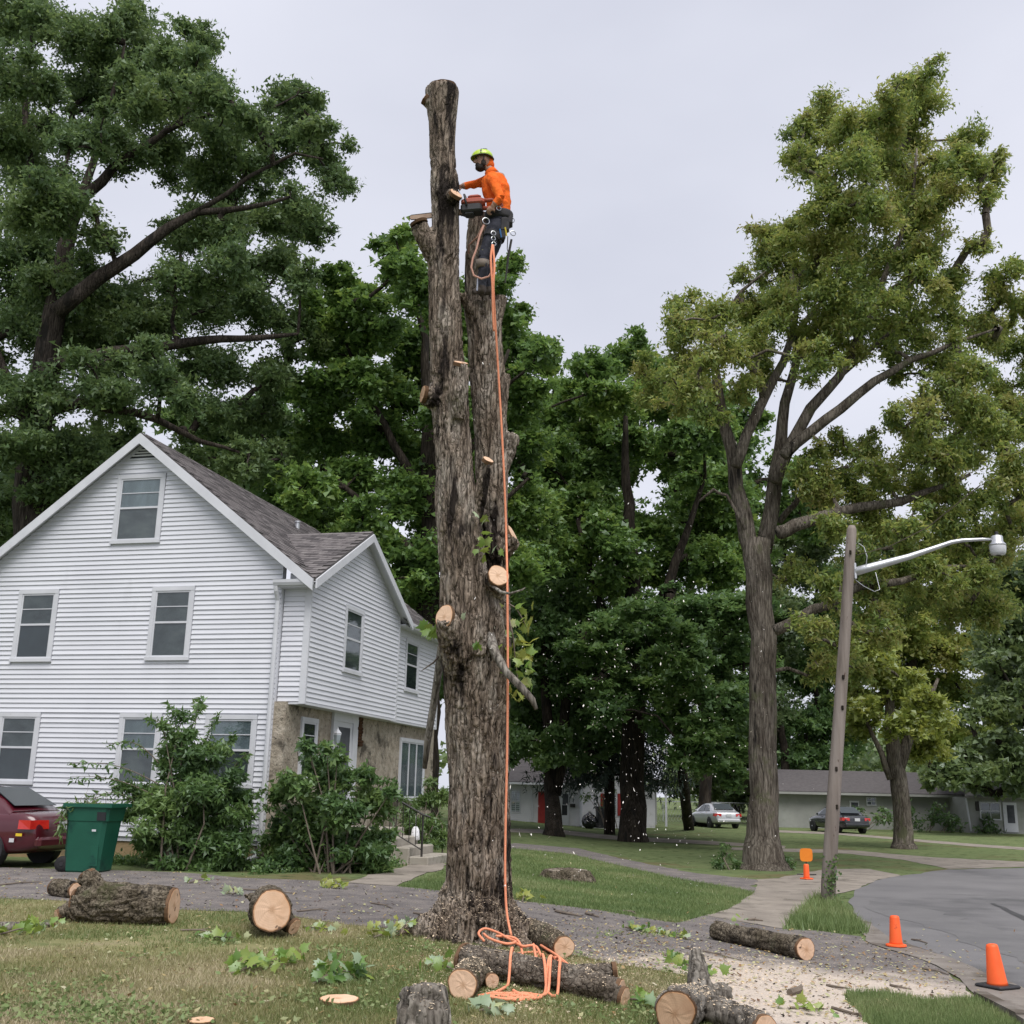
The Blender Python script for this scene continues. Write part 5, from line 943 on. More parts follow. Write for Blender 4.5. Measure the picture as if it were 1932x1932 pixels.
tree('street_tree', 'big forked street tree with airy olive yellow crown on the right', ash_limbs, BL(arow, AY, 3.2, 0, 0, rs=0.92, sat=5, sr=(0.3, 0.6), so=(0.85, 1.7)), 4300, 0.14, 0.52, ml_ash, m_bark_ash, group='trees along the street', upb=0.3, flat=0.8, tvar=0.3, droop=0.9, zdir=0.85, spr=dict(jit=0.2, reach=(0.5, 1.6), ns=(12, 20)))
# --- small street tree further back, right
yb = gnd(1705, 1601); YY = yb[1]
tree('young_street_tree', 'smaller street tree with pale yellow green leaves before the long low house', [[(yb - V3((0, 0, 0.2)), 0.62), (yb + V3((0, 0, 0.3)), 0.42), (yb + V3((0.02, 0, 1.2)), 0.36), (at(1698, 1490, YY), 0.36), (at(1690, 1440, YY), 0.34), (at(1680, 1380, YY), 0.26), (at(1680, 1300, YY), 0.14)], PX([(1692, 1460, 0.26), (1715, 1400, 0.22), (1745, 1340, 0.14), (1770, 1280, 0.06)], YY), PX([(1680, 1470, 0.14), (1660, 1420, 0.12), (1630, 1350, 0.06)], YY)],
    BL([(1700, 1370, 32), (1740, 1380, 30), (1720, 1340, 34), (1760, 1410, 26), (1770, 1360, 26), (1690, 1320, 30), (1640, 1320, 34), (1620, 1270, 36), (1660, 1260, 34), (1700, 1280, 30), (1730, 1420, 20), (1600, 1320, 26), (1650, 1230, 30), (1590, 1230, 30), (1620, 1370, 20)], YY, 2, 1, 2), 1300, 0.24, 0.7, ml_yellow, m_bark_ash, group='trees along the street', upb=0.9, flat=0.45)
# --- woods behind the houses on the right: each tree its own
bgd = [('leafy tree filling the view behind the ridge of the white house', 500, 52, 0.4, [(400, 820, 45), (460, 790, 45), (520, 800, 45), (560, 850, 45), (480, 870, 48), (420, 900, 45), (540, 920, 48), (600, 940, 45), (500, 950, 45), (570, 1000, 45), (620, 1040, 40), (340, 800, 40), (650, 980, 40), (520, 740, 36)], ml_shade, 1560),
    ('dark tree low behind the left slope of the white house', 60, 50, 0.4, [(20, 900, 50), (90, 880, 50), (150, 860, 45), (60, 970, 50), (10, 1010, 45), (130, 930, 45), (200, 830, 40)], ml_oak, 1560),
    ('pale green tree filling the gap right of the bare trunk top', 1040, 70, 0.4, [(1000, 760, 40), (1060, 770, 45), (1020, 840, 50), (1090, 850, 50), (1150, 860, 45), (1040, 920, 50), (1120, 930, 50), (1000, 1000, 50), (1080, 1010, 50), (1160, 970, 45)], ml_maple, 1560),
    ('green tree closing the view left of the forked street tree', 1330, 72, 0.4, [(1270, 760, 40), (1330, 780, 45), (1390, 790, 40), (1300, 850, 48), (1370, 860, 48), (1240, 850, 36), (1330, 930, 50), (1400, 950, 45), (1260, 1000, 45), (1340, 1020, 50), (1410, 1040, 45), (1480, 900, 40), (1540, 950, 40), (1500, 980, 45)], ml_maple, 1560),
    ('deep green tree behind the long low house, its crown touching the lamp arm', 1560, 92, 0.42, [(1520, 1180, 50), (1580, 1160, 50), (1500, 1260, 50), (1560, 1270, 50), (1620, 1220, 50), (1540, 1350, 50), (1600, 1350, 48), (1490, 1350, 45), (1580, 1420, 40), (1530, 1430, 40), (1490, 1430, 40), (1560, 1090, 42)], ml_shade, 1593),
    ('broad mid green tree behind the right part of the long low house', 1760, 95, 0.4, [(1690, 1130, 50), (1760, 1120, 55), (1830, 1150, 55), (1720, 1210, 52), (1790, 1220, 55), (1850, 1230, 52), (1690, 1280, 45), (1760, 1300, 50), (1830, 1310, 48), (1800, 1380, 40), (1860, 1390, 36), (1700, 1040, 45), (1780, 1040, 50), (1850, 1060, 50), (1900, 1120, 45)], ml_ash, 1592),
    ('grey green tree at the right edge before the low house', 1960, 66, 0.4, [(1890, 1240, 52), (1935, 1180, 60), (1880, 1330, 48), (1940, 1300, 60), (1900, 1420, 45), (1860, 1455, 30), (1940, 1410, 50), (1930, 1080, 55), (1915, 1478, 28), (1790, 1472, 22), (1755, 1462, 20), (1850, 1482, 20), (1830, 1420, 34), (1800, 1450, 24), (1990, 1300, 60)], ml_far, 1592),
    ('pale tree showing between the far house and the forked street tree', 1390, 100, 0.3, [(1330, 1440, 36), (1390, 1450, 36), (1440, 1420, 40), (1340, 1490, 28), (1400, 1495, 28), (1280, 1470, 30), (1450, 1480, 30), (1380, 1380, 40), (1490, 1490, 25)], ml_far, 1545),
    ('tall green tree behind the forked street tree', 1480, 88, 0.4, [(1440, 1130, 50), (1500, 1080, 50), (1430, 1220, 50), (1480, 1180, 45), (1440, 1310, 50), (1510, 1010, 45), (1560, 1010, 45), (1450, 1010, 45), (1620, 1080, 45), (1660, 1020, 45)], ml_far, 1560)]
for lab, tx, Y, r0, rows, mt, _ in bgd:
    b0 = at(tx, 1520, Y); b0[2] = float(gz(b0[0])); hgt = at(rows[0][0], rows[0][1], Y)
    tree('background_tree', lab, [[(b0 - V3((0, 0, 0.3)), r0 * 1.3), (b0 + V3((0, 0, 1.5)), r0), (b0 + V3((0.2, 0, 5)), r0 * 0.8), ((hgt + b0) / 2 + V3((0, 0, 3)), r0 * 0.5)]], BL(rows, Y, 3, 1, 5), 560, 0.34, 0.8, mt, m_bark_dark, group='trees behind the houses', upb=0.9, flat=0.45, rtip=0.02)
# a wood far beyond closes the view between the trunks
P = []; tn = []
for k in range(46):
    x = RNG.uniform(-70, 120); y = RNG.uniform(118, 150); h = RNG.uniform(5, 12)
    if abs(x - 14) < 9 and RNG.uniform() < 0.7: h *= 0.45
    for _ in range(7):
        c = V3((x + RNG.normal(0, 2.4), y + RNG.normal(0, 2), h * RNG.uniform(0.15, 1.0))); n = 150; P.append(c + RNG.normal(0, 1, (n, 3)) * (1.5, 1.5, 0.9)); tn.append(np.clip(RNG.uniform(0.1, 0.9) + RNG.normal(0, 0.15, n), 0, 1))
P = np.concatenate(P); V, Q, tn = leaf_tris(P, 0.8, 0.85, 0.8, np.concatenate(tn)); o = add_mesh('distant_wood', quads_mesh('distant_wood', V, Q, tn), ml_far); tag(o, 'far belt of woodland closing the view behind the houses', 'wood', kind='stuff')

# ------------------------------------------------------------------ shrubs
def shrub(name, label, base, blobs, dens, lsize, aspect, mat, nst=9, upb=0.6, flat=0.7, tvar=0.25, sprays=(), bark=None, group='shrubs along the house'):
    rt = thing(name, base, label, 'shrub', group); q = MB()
    for c, r in blobs:
        b0 = base + np.array([RNG.normal(0, 0.25), RNG.normal(0, 0.15), 0]); m_ = (b0 + c) / 2 + RNG.normal(0, 0.1, 3); q.tube([b0 - V3((0, 0, 0.05)), m_, c], [0.025, 0.016, 0.007], 5, caps=False)
    P, tn, subs = clumps(blobs, dens, sub=(8, 14), flat=flat, tvar=tvar, hollow=0.35, subr=0.45)
    for c, cc in subs: q.tube([c, cc], [0.007, 0.003], 3, caps=False)
    PP, TT = [P], [tn]
    for (p0, p1, sag) in sprays:       # long arching shoots with leaves set along them
        ts = np.linspace(0, 1, 14); C_ = [p0 * (1 - t) + p1 * t + V3((0, 0, sag * sin(pi * t))) for t in ts]; q.tube(C_, list(np.linspace(0.012, 0.003, 14)), 4, caps=False)
        for c in C_[3:]: PP.append(c + RNG.normal(0, 0.035, (7, 3)) - V3((0, 0, 0.03))); TT.append(np.clip(RNG.normal(0.5, 0.15, 7), 0, 1))
    q.build('stems', bark or m_twig, rt, True); P = np.concatenate(PP); V, Q, tn = leaf_tris(P, lsize, aspect, upb, np.concatenate(TT), droop=0.8); add_mesh('foliage', quads_mesh('foliage', V - base, Q, tn), mat, rt); return rt
ml_sh1 = leafmat('shrub_leaf', [(0.058, 0.115, 0.036), (0.086, 0.16, 0.048), (0.122, 0.21, 0.062), (0.175, 0.265, 0.08)], trans=0.4, gloss=0.04)
ml_sh2 = leafmat('light_shrub_leaf', [(0.085, 0.15, 0.04), (0.125, 0.205, 0.052), (0.175, 0.255, 0.07)], trans=0.35)
SY = 21.9
s1 = gnd(345, 1636); s1[1] = SY; s1[2] = 0
r1 = [(345, 1390, 22), (320, 1430, 30), (365, 1440, 34), (400, 1420, 24), (330, 1480, 40), (385, 1490, 42), (280, 1500, 30), (430, 1500, 34), (445, 1460, 22), (300, 1540, 42), (360, 1550, 45), (410, 1550, 40), (450, 1540, 22), (250, 1530, 24), (290, 1590, 34), (350, 1600, 45), (410, 1600, 42), (445, 1590, 28), (335, 1630, 30), (390, 1630, 32), (430, 1630, 26), (240, 1490, 20), (345, 1350, 14), (375, 1330, 10), (310, 1370, 12), (465, 1500, 14)]
pp = lambda x, y: at(x, y, SY)
shrub('wild_shrub', 'tall straggling green shrub against the gable wall beside the green bin', s1, BL(r1, SY, 0.45, 0, rs=1.2), 7500, 0.125, 0.45, ml_sh1, sprays=[(pp(300, 1480), pp(135, 1440), 0.15), (pp(290, 1500), pp(135, 1465), 0.12), (pp(300, 1440), pp(205, 1405), 0.2), (pp(355, 1400), pp(380, 1312), 0.0), (pp(340, 1400), pp(318, 1325), 0.05), (pp(380, 1420), pp(412, 1345), 0.05), (pp(330, 1400), pp(280, 1355), 0.1), (pp(430, 1470), pp(470, 1420), 0.1), (pp(420, 1440), pp(442, 1385), 0.1), (pp(280, 1540), pp(180, 1500), 0.2), (pp(440, 1560), pp(482, 1535), 0.1)])
SY2 = 22.0; s2 = gnd(620, 1655); s2[1] = SY2
r2 = [(560, 1480, 30), (600, 1440, 26), (640, 1470, 34), (540, 1540, 34), (590, 1530, 45), (650, 1530, 45), (700, 1500, 28), (720, 1530, 22), (560, 1590, 45), (620, 1600, 50), (680, 1590, 45), (720, 1580, 25), (545, 1630, 34), (600, 1640, 40), (660, 1640, 40), (710, 1625, 25), (530, 1500, 20), (580, 1410, 16), (615, 1405, 12), (690, 1460, 18), (735, 1500, 14), (640, 1430, 16)]
pp = lambda x, y: at(x, y, SY2)
shrub('dense_shrub', 'dense dark green shrub before the rendered front wall and steps', s2, BL(r2, SY2, 0.6, 0, rs=1.15), 8000, 0.12, 0.6, ml_sh1, sprays=[(pp(560, 1520), pp(488, 1495), 0.15), (pp(560, 1560), pp(495, 1520), 0.12), (pp(590, 1450), pp(575, 1392), 0.02), (pp(630, 1450), pp(640, 1400), 0.05), (pp(680, 1490), pp(745, 1470), 0.12), (pp(690, 1520), pp(760, 1500), 0.1)], tvar=0.32)
s3 = gnd(800, 1612); SY3 = s3[1]
shrub('light_shrub', 'feathery light green shrub right of the steps half hidden by the trunk', s3, BL([(775, 1520, 20), (805, 1510, 26), (830, 1500, 22), (790, 1550, 28), (825, 1545, 28), (800, 1585, 26), (830, 1580, 24), (765, 1550, 16), (815, 1475, 12)], SY3, 0.5, 0), 9000, 0.12, 0.3, ml_sh2)
wd = gnd(1375, 1640); shrub('weed_clump', 'leafy green weed at the left foot of the forked street tree', wd, BL([(1365, 1595, 10), (1375, 1610, 14), (1358, 1630, 14), (1385, 1628, 14), (1366, 1645, 12)], wd[1], 0.2, 0), 2600, 0.13, 0.4, ml_sh1, group='weeds at tree feet')
wd = gnd(1490, 1642); shrub('weed_clump', 'low green weed at the right foot of the forked street tree', wd, BL([(1482, 1620, 12), (1492, 1632, 12), (1478, 1638, 12)], wd[1], 0.2, 0), 2600, 0.12, 0.4, ml_sh1, group='weeds at tree feet')
wd = gnd(1135, 1562); wd[1] = 59; wd[2] = -0.25; shrub('young_sapling', 'thin leafy sapling growing before the far house front', wd, BL([(1110, 1500, 14), (1135, 1490, 16), (1120, 1470, 14), (1150, 1475, 14), (1105, 1475, 10), (1135, 1515, 10), (1160, 1490, 10)], 59, 0.4, 0), 700, 0.18, 0.4, ml_sh1, group='shrubs at the far house')
for x, y, w_, lab in ((1712, 1545, 26, 'ivy covered bush against the long low house wall'), (1620, 1535, 14, 'small bush by the long low house drive'), (1772, 1535, 22, 'tall ivy patch on the wall right of the smaller street tree'), (1800, 1552, 16, 'low bush in the corner beside the projecting wing'), (1665, 1538, 16, 'thin climber on the wall left of the smaller street tree'), (1865, 1560, 20, 'round dark bush under the window at the right edge')):
    wd = gnd(x, 1572); wd[1] = 70.5; shrub('wall_bush', lab, wd, BL([(x, y, w_), (x - w_ * 0.7, y + 8, w_ * 0.7), (x + w_ * 0.8, y + 10, w_ * 0.7), (x, y - w_ * 0.6, w_ * 0.6)], 70.5, 0.3, 0), 330, 0.24, 0.6, ml_sh1, group='bushes at the long low house')
# ivy on the lamp pole foot and weeds along the house wall
P = np.concatenate([at(RNG.uniform(110, 820), 1640, 22.6)[None] * 0 + np.array([[RNG.uniform(-8.6, -2.2), 0, 0]]) for _ in range(420)])
P[:, 1] = HC[1] - 0.35 + (-(P[:, 0] - HC[0])).clip(0) * 0.249 + (P[:, 0] - HC[0]).clip(0) * 1.2 - RNG.uniform(0, 0.7, len(P)) - (P[:, 0] > -4.6) * 1.2
P = np.repeat(P, 14, 0); P = P + RNG.normal(0, 1, P.shape) * (0.10, 0.10, 0.0); P[:, 2] = RNG.uniform(0.01, 0.22, len(P)) * RNG.uniform(0.3, 1, len(P)); P[:, 2] += gz(P[:, 0])
V, Q, tn = leaf_quads(P, 0.08, 0.5, 0.6, RNG.uniform(0, 1, len(P))); o = add_mesh('wall_weeds', quads_mesh('wall_weeds', V, Q, tn), ml_sh1); tag(o, 'low weeds and ground ivy along the foot of the house', 'weeds', kind='stuff')
# ------------------------------------------------------------------ neighbouring houses
class Front:
    """a house front square to the view at distance Y; rectangles are given on the survey grid"""
    def __init__(s, Y): s.Y = Y
    def X(s, x, y=1530): return at(x, y, s.Y)[0]
    def Z(s, x, y): return at(x, y, s.Y)[2]
    def rect(s, x0, y0, x1, y1): return s.X(x0), s.X(x1), s.Z((x0 + x1) / 2, y1), s.Z((x0 + x1) / 2, y0)
    def box(s, q, r, n0, n1):     # n towards the camera
        x0, x1, z0, z1 = r; q.hexa([(x, s.Y - n, z) for z in (z0, z1) for x, n in ((x0, n1), (x1, n1), (x1, n0), (x0, n0))])
m_red = pmat('red_paint', [(0.26, 0.022, 0.02), (0.34, 0.035, 0.03)], scale=3, rough=0.55)
m_siding_far = pmat('far_siding', [(0.60, 0.60, 0.62), (0.70, 0.70, 0.71)], scale=1.2, rough=0.6, spots=[((0.40, 0.40, 0.38), 0.6, 0.58, 0.15)])
m_pale = pmat('shaded_pale_block', [(0.26, 0.265, 0.25), (0.35, 0.355, 0.335)], scale=0.8, rough=0.85, spots=[((0.24, 0.25, 0.21), 0.5, 0.56, 0.15)])  # wall colour lowered to carry the tree shade over the long low house
def far_window(F_, ow, r, mull=2, name='window', shade=None):
    x0, x1, z0, z1 = r; q = MB(); t = 0.07
    for rr in ((x0 - t, x1 + t, z1, z1 + t), (x0 - t, x1 + t, z0 - t, z0), (x0 - t, x0, z0, z1), (x1, x1 + t, z0, z1)): F_.box(q, rr, 0.0, 0.06)
    o = q.build(name, m_trim, ow); q = MB(); F_.box(q, r, 0.001, 0.012); q.build('room', shade or m_dimroom, o)
    q = MB(); F_.box(q, r, 0.022, 0.03); q.build('pane', m_glass, o, fix=True)
    q = MB(); zm = (z0 + z1) / 2; F_.box(q, (x0, x1, zm - 0.025, zm + 0.025), 0.031, 0.05)
    for k in range(1, mull): xm = x0 + (x1 - x0) * k / mull; F_.box(q, (xm - 0.02, xm + 0.02, z0, z1), 0.031, 0.049)
    q.build('sash', m_trim, o)
def lapped(F_, ow, r, mat, name='siding', step=0.115):
    q = MB(); x0, x1, z0, z1 = r; z = z0
    while z < z1:
        ze = min(z + step, z1); q.hexa([(x, F_.Y - n, zz) for zz, n1 in ((z, 0.03), (ze, 0.008)) for x, n in ((x0, n1), (x1, n1), (x1, -0.05), (x0, -0.05))]); z = ze
    return q.build(name, mat, ow)
F1 = Front(66.0)
h1 = thing('neighbour_house', (F1.X(1100), 66, -0.25), 'low white sided house with a red door and red shutters beyond the lawn', 'house')
lapped(F1, h1, F1.rect(900, 1478, 1100, 1566), m_siding_far)
q = MB(); x0, x1 = F1.X(890), F1.X(1215); ze, zt = F1.Z(1000, 1479), F1.Z(1000, 1426)
q.prism([(x0, 65.4, ze), (x1, 65.4, ze), (x1, 69.5, zt), (x0, 69.5, zt)], V3((0, 0, 0.12))); q.prism([(x0, 73.5, ze), (x0, 69.5, zt), (x1, 69.5, zt), (x1, 73.5, ze)], V3((0, 0, 0.12))); q.build('roof', m_shingle2, h1)
q = MB(); q.box(((x0 + x1) / 2, 65.36, ze + 0.02), (x1 - x0, 0.08, 0.12)); q.build('gutter', m_trim, h1)
q = MB(); q.tube([(F1.X(994), 65.4, ze), (F1.X(1003), 65.9, ze - 0.35), (F1.X(1005), 65.92, -0.1)], 0.045, 6); q.build('downspout', m_trim, h1)
F1b = Front(64.0)
r_ = F1b.rect(1098, 1478, 1205, 1566); lapped(F1b, h1, r_, m_siding_far); x0, x1, _, z1_ = r_; xp = (x0 + x1) / 2; zp = F1b.Z(1150, 1415)
q = MB(); q.prism([(x0, 64.0, z1_), (x1, 64.0, z1_), (xp, 64.0, zp)], V3((0, 0.1, 0))); q.build('gable', m_siding_far, h1)
q = MB()
for sx in (x0 - 0.3, x1 + 0.3): q.prism([(sx, 63.7, z1_ - 0.15), (xp, 63.7, zp + 0.1), (xp, 69.5, zp + 0.1), (sx, 69.5, z1_ - 0.15)], V3((0, 0, 0.12)))
q.build('gable_roof', m_shingle2, h1)
q = MB(); F1b.box(q, (x0 - 0.02, x0 + 0.02, -0.3, z1_), -2.0, 0.03); q.build('corner', m_trim, h1)
q = MB(); F1.box(q, F1.rect(1015, 1493, 1032, 1558), 0.03, 0.07); dq = q.build('door', m_red, h1); q = MB(); q.sphere((F1.X(1030), 65.9, 0.7), 0.06, 6, 4); q.build('handle', m_steel, dq)
q = MB(); F1.box(q, F1.rect(1059, 1494, 1074, 1560), 0.03, 0.07); dq = q.build('door', m_trim, h1); q = MB(); F1.box(q, F1.rect(1061, 1498, 1072, 1518), 0.071, 0.08); q.build('door_glass', m_dimroom, dq); q = MB(); F1.box(q, F1.rect(1060, 1519, 1070, 1538), 0.071, 0.081); q.build('lower_panel', m_dark, dq)
far_window(F1, h1, F1.rect(965, 1493, 980, 1531)); far_window(F1b, h1, F1b.rect(1145, 1499, 1162, 1538))
for a, b in ((1133, 1142), (1165, 1173), (1179, 1188)):
    q = MB(); F1b.box(q, F1b.rect(a, 1497, b, 1539), 0.03, 0.07); q.build('shutter', m_red, h1)
q = MB(); q.bbox((F1.X(1080), 65.85, F1.Z(1080, 1520)), (0.3, 0.15, 0.2)); q.build('mailbox', m_iron, h1)
F1c = Front(67.0); r_ = F1c.rect(1200, 1480, 1236, 1562); lapped(F1c, h1, r_, m_siding_far)
q = MB(); x0, x1, z0, z1_ = r_; xe = F1c.X(1258); q.prism([(x0 - 0.5, 66.4, z1_ + 0.9), (xe, 66.4, z1_ - 0.1), (xe, 71, z1_ - 0.1), (x0 - 0.5, 71, z1_ + 0.9)], V3((0, 0, 0.12))); q.build('porch_roof', m_shingle2, h1)
q = MB(); q.box((xe - 0.1, 66.6, (z1_ - 0.1 - 0.3) / 2), (0.12, 0.12, z1_ + 0.2)); q.build('porch_post', m_trim, h1)
q = MB(); F1c.box(q, (x1, xe - 0.2, -0.3, z1_ - 0.1), -3.0, -2.9); q.build('porch_wall', m_pale, h1)

F2 = Front(74.0)
h2 = thing('long_low_house', (F2.X(1700), 74, -0.4), 'long low pale house with a dark roof across the street', 'house')
q = MB(); F2.box(q, F2.rect(1455, 1500, 1830, 1572), -0.3, 0.0); q.build('wall', m_pale, h2)
q = MB(); x0, x1 = F2.X(1440), F2.X(1980); ze, zt = F2.Z(1650, 1500), F2.Z(1650, 1457)
q.prism([(x0, 73.4, ze), (x1, 73.4, ze), (x1, 78.5, zt), (x0, 78.5, zt)], V3((0, 0, 0.15))); q.prism([(x0, 83.5, ze), (x0, 78.5, zt), (x1, 78.5, zt), (x1, 83.5, ze)], V3((0, 0, 0.15))); q.build('roof', m_shingle2, h2)
q = MB(); q.box(((x0 + x1) / 2, 73.36, ze + 0.02), (x1 - x0, 0.08, 0.14)); q.build('gutter', m_pale, h2)
q = MB(); F2.box(q, F2.rect(1603, 1511, 1621, 1560), 0.001, 0.06); dq = q.build('door', m_trim, h2); q = MB(); F2.box(q, F2.rect(1606, 1514, 1619, 1546), 0.061, 0.07); q.build('door_glass', m_dimroom, dq)
far_window(F2, h2, F2.rect(1637, 1506, 1652, 1518))
F3 = Front(71.0); q = MB(); F3.box(q, F3.rect(1826, 1506, 2010, 1574), -3.0, 0.0); q.build('wing_wall', m_pale, h2)
q = MB(); x0, x1 = F3.X(1815), F3.X(2020); ze, zt = F3.Z(1880, 1507), F3.Z(1880, 1478); q.prism([(x0, 70.4, ze), (x1, 70.4, ze), (x1, 74.5, zt), (F3.X(1868), 74.5, zt)], V3((0, 0, 0.12))); q.build('wing_roof', pmat('pale_shingle', [(0.17, 0.165, 0.16), (0.24, 0.23, 0.22)], scale=3, rough=0.95), h2)
q = MB(); q.tube([(F3.X(1823), 70.9, ze), (F3.X(1828), 70.9, -0.3)], 0.05, 6); q.build('downspout', m_trim, h2)
far_window(F3, h2, F3.rect(1850, 1515, 1886, 1545), mull=2, shade=m_screen)
q = MB(); F3.box(q, F3.rect(1892, 1514, 1918, 1570), 0.001, 0.06); dq = q.build('door', m_trim, h2); q = MB(); F3.box(q, F3.rect(1899, 1519, 1913, 1553), 0.061, 0.07); q.build('door_glass', m_dimroom, dq)
q = MB(); F3.box(q, F3.rect(1841, 1512, 1849, 1530), 0.001, 0.03); q.build('mail_slot', m_iron, h2)
# chain link fence beside the silver car
fn = thing('chain_fence', (11, 80, -0.4), 'wire fence behind the silver car', 'fence')
for k in range(9):
    q = MB(); x = 6.5 + k * 1.6; q.tube([(x, 82, -0.5), (x, 82, 1.0)], 0.03, 5); q.build('post', m_metal, fn)
q = MB(); q.tube([(6.5, 82, 1.0), (19.3, 82, 1.0)], 0.025, 5); q.build('top_rail', m_metal, fn)
q = MB()
for k in range(60):
    x = 6.5 + k * 0.213; q.tube([(x, 82, -0.4), (x + 0.6, 82, 0.99)], 0.006, 3, caps=False); q.tube([(x + 0.6, 82.01, -0.4), (x, 82.01, 0.99)], 0.006, 3, caps=False)
tag(q.build('mesh', m_metal, fn), kind='stuff')

# ------------------------------------------------------------------ cars
m_tyre = pmat('tyre', [(0.015, 0.015, 0.016), (0.025, 0.025, 0.025)], rough=0.85); m_carglass = pmat('car_glass', [(0.03, 0.04, 0.042)], rough=0.16, spec=0.6)
m_tail = pmat('tail_lamp', [(0.45, 0.012, 0.012), (0.55, 0.03, 0.02)], scale=6, rough=0.15, coat=1.0); m_plate = pmat('plate', [(0.55, 0.56, 0.58)], rough=0.4); m_lampclear = pmat('lamp_clear', [(0.6, 0.62, 0.65)], rough=0.1, coat=1.0)
def sedan(name, label, rear_near, fwd, paint, side=1):
    """rear_near: ground point under the near rear corner; side=+1 when the near side is the car's left"""
    f = norm(V3((fwd[0], fwd[1], 0))); l = V3((-f[1], f[0], 0)); O_ = V3(rear_near) - l * side * 0.86
    root = thing(name, O_, label, 'car', 'parked cars')
    def L(x, y, z): return O_ + f * x + l * y + ZZ * z
    X = [0, 0.05, 0.22, 0.5, 0.95, 1.5, 2.2, 2.9, 3.4, 3.9, 4.3, 4.52, 4.6]; ZT = [0.62, 0.90, 0.985, 1.0, 0.985, 0.97, 0.955, 0.94, 0.925, 0.86, 0.76, 0.66, 0.50]; ZB = [0.42, 0.32, 0.26, 0.23, 0.2, 0.19, 0.19, 0.19, 0.2, 0.22, 0.24, 0.3, 0.38]; HW = [0.66, 0.76, 0.83, 0.865, 0.885, 0.895, 0.895, 0.895, 0.885, 0.86, 0.80, 0.70, 0.60]
    q = MB(); V = []; sec = 13
    for x, zt, zb, w in zip(X, ZT, ZB, HW):
        half = [(w * 0.86, zb), (w * 0.97, zb + 0.10), (w, zb + (zt - zb) * 0.45), (w * 0.985, zb + (zt - zb) * 0.78), (w * 0.93, zt - 0.025), (w * 0.80, zt)]
        for y, z in half + [(0, zt + 0.015)] + [(-y, z) for y, z in reversed(half)]: V.append(L(x, y, z))
    n = len(X); Fs = [(i * sec + k, i * sec + k + 1, (i + 1) * sec + k + 1, (i + 1) * sec + k) for i in range(n - 1) for k in range(sec - 1)] + [(i * sec + sec - 1, i * sec, (i + 1) * sec, (i + 1) * sec + sec - 1) for i in range(n - 1)] + [tuple(range(sec)), tuple(range((n - 1) * sec + sec - 1, (n - 1) * sec - 1, -1))]
    q.add(V, Fs)
    body = q.build('body', paint, root, True, fix=True)
    s = body.modifiers.new('s', 'SUBSURF'); s.levels = s.render_levels = 2
    CX = [0.62, 0.9, 1.35, 1.7, 2.2, 2.6, 3.0, 3.45]; CZ = [1.0, 1.20, 1.40, 1.445, 1.44, 1.37, 1.19, 0.95]
    def hw(z): return 0.80 - (z - 0.97) / 0.47 * 0.21
    q = MB(); V = []
    for x, zt in zip(CX, CZ):
        h = [(hw(0.97), 0.93), (hw(max(0.97, zt - 0.05)), max(0.96, zt - 0.05)), (hw(zt) - 0.10, zt)]
        for y, z in h + [(0, zt + 0.02)] + [(-y, z) for y, z in reversed(h)]: V.append(L(x, y, z))
    n = len(CX); q.add(V, [(i * 7 + k, i * 7 + k + 1, (i + 1) * 7 + k + 1, (i + 1) * 7 + k) for i in range(n - 1) for k in range(6)]); q.build('cabin', paint, root, True, fix=True)
    for sd_ in (1, -1):
        for pl in ([(1.10, 1.0), (1.92, 0.985), (1.92, 1.36), (1.55, 1.36), (1.28, 1.24)], [(1.98, 0.985), (3.0, 0.97), (2.62, 1.26), (2.40, 1.34), (1.98, 1.36)]):
            q = MB(); q.prism([L(x, sd_ * (hw(z) + 0.012), z) for x, z in pl], l * sd_ * -0.02); q.build('side_window', m_carglass, root)
        for wx in (0.95, 3.68):
            q = MB(); q.lathe(L(wx, sd_ * 0.875, 0.32), [(0.345, -0.18), (0.345, 0.024)], 24, axis=l * sd_); q.build('wheel_arch', m_black, root)
            q = MB(); q.lathe(L(wx, sd_ * 0.80, 0.31), [(0.20, -0.1), (0.29, -0.1), (0.312, -0.07), (0.312, 0.08), (0.29, 0.11), (0.21, 0.115)], 24, axis=l * sd_); wh = q.build('wheel', m_tyre, root, True)
            q = MB(); q.lathe(L(wx, sd_ * 0.80, 0.31), [(0.205, 0.09), (0.19, 0.105), (0.06, 0.09), (0.04, 0.115), (0.0, 0.116)], 20, axis=l * sd_); q.build('rim', m_metal, wh, True)
        q = MB(); q.hexa([L(x, sd_ * y, z) for z, k in ((0.70, 0.0), (0.86, -0.02)) for x, y in ((-0.012 - k, 0.46), (0.10, 0.86), (0.34, 0.885 + k * 0.5), (0.20, 0.6))]); q.build('tail_light', m_tail, root)
        q = MB(); q.hexa([L(x, sd_ * y, z) for z in (0.62, 0.72) for x, y in ((4.47, 0.45), (4.2, 0.83), (4.1, 0.8), (4.3, 0.45))]); q.build('headlight', m_lampclear, root)
        q = MB(); q.bbox(L(2.85, sd_ * 0.97, 1.0), (0.16, 0.1, 0.12), axes=np.array([f, l, ZZ]), b=0.03); q.build('mirror', paint, root)
        q = MB(); q.bbox(L(2.05, sd_ * 0.895, 0.83), (0.16, 0.03, 0.03), axes=np.array([f, l, ZZ])); q.build('door_handle', paint, root)
    q = MB(); q.prism([L(0.66, -0.62, 1.10), L(0.66, 0.62, 1.10), L(1.27, 0.50, 1.43), L(1.27, -0.50, 1.43)], norm(V3(L(0, 0, 1) - L(1, 0, 0))) * 0.012); q.build('rear_window', m_carglass, root)
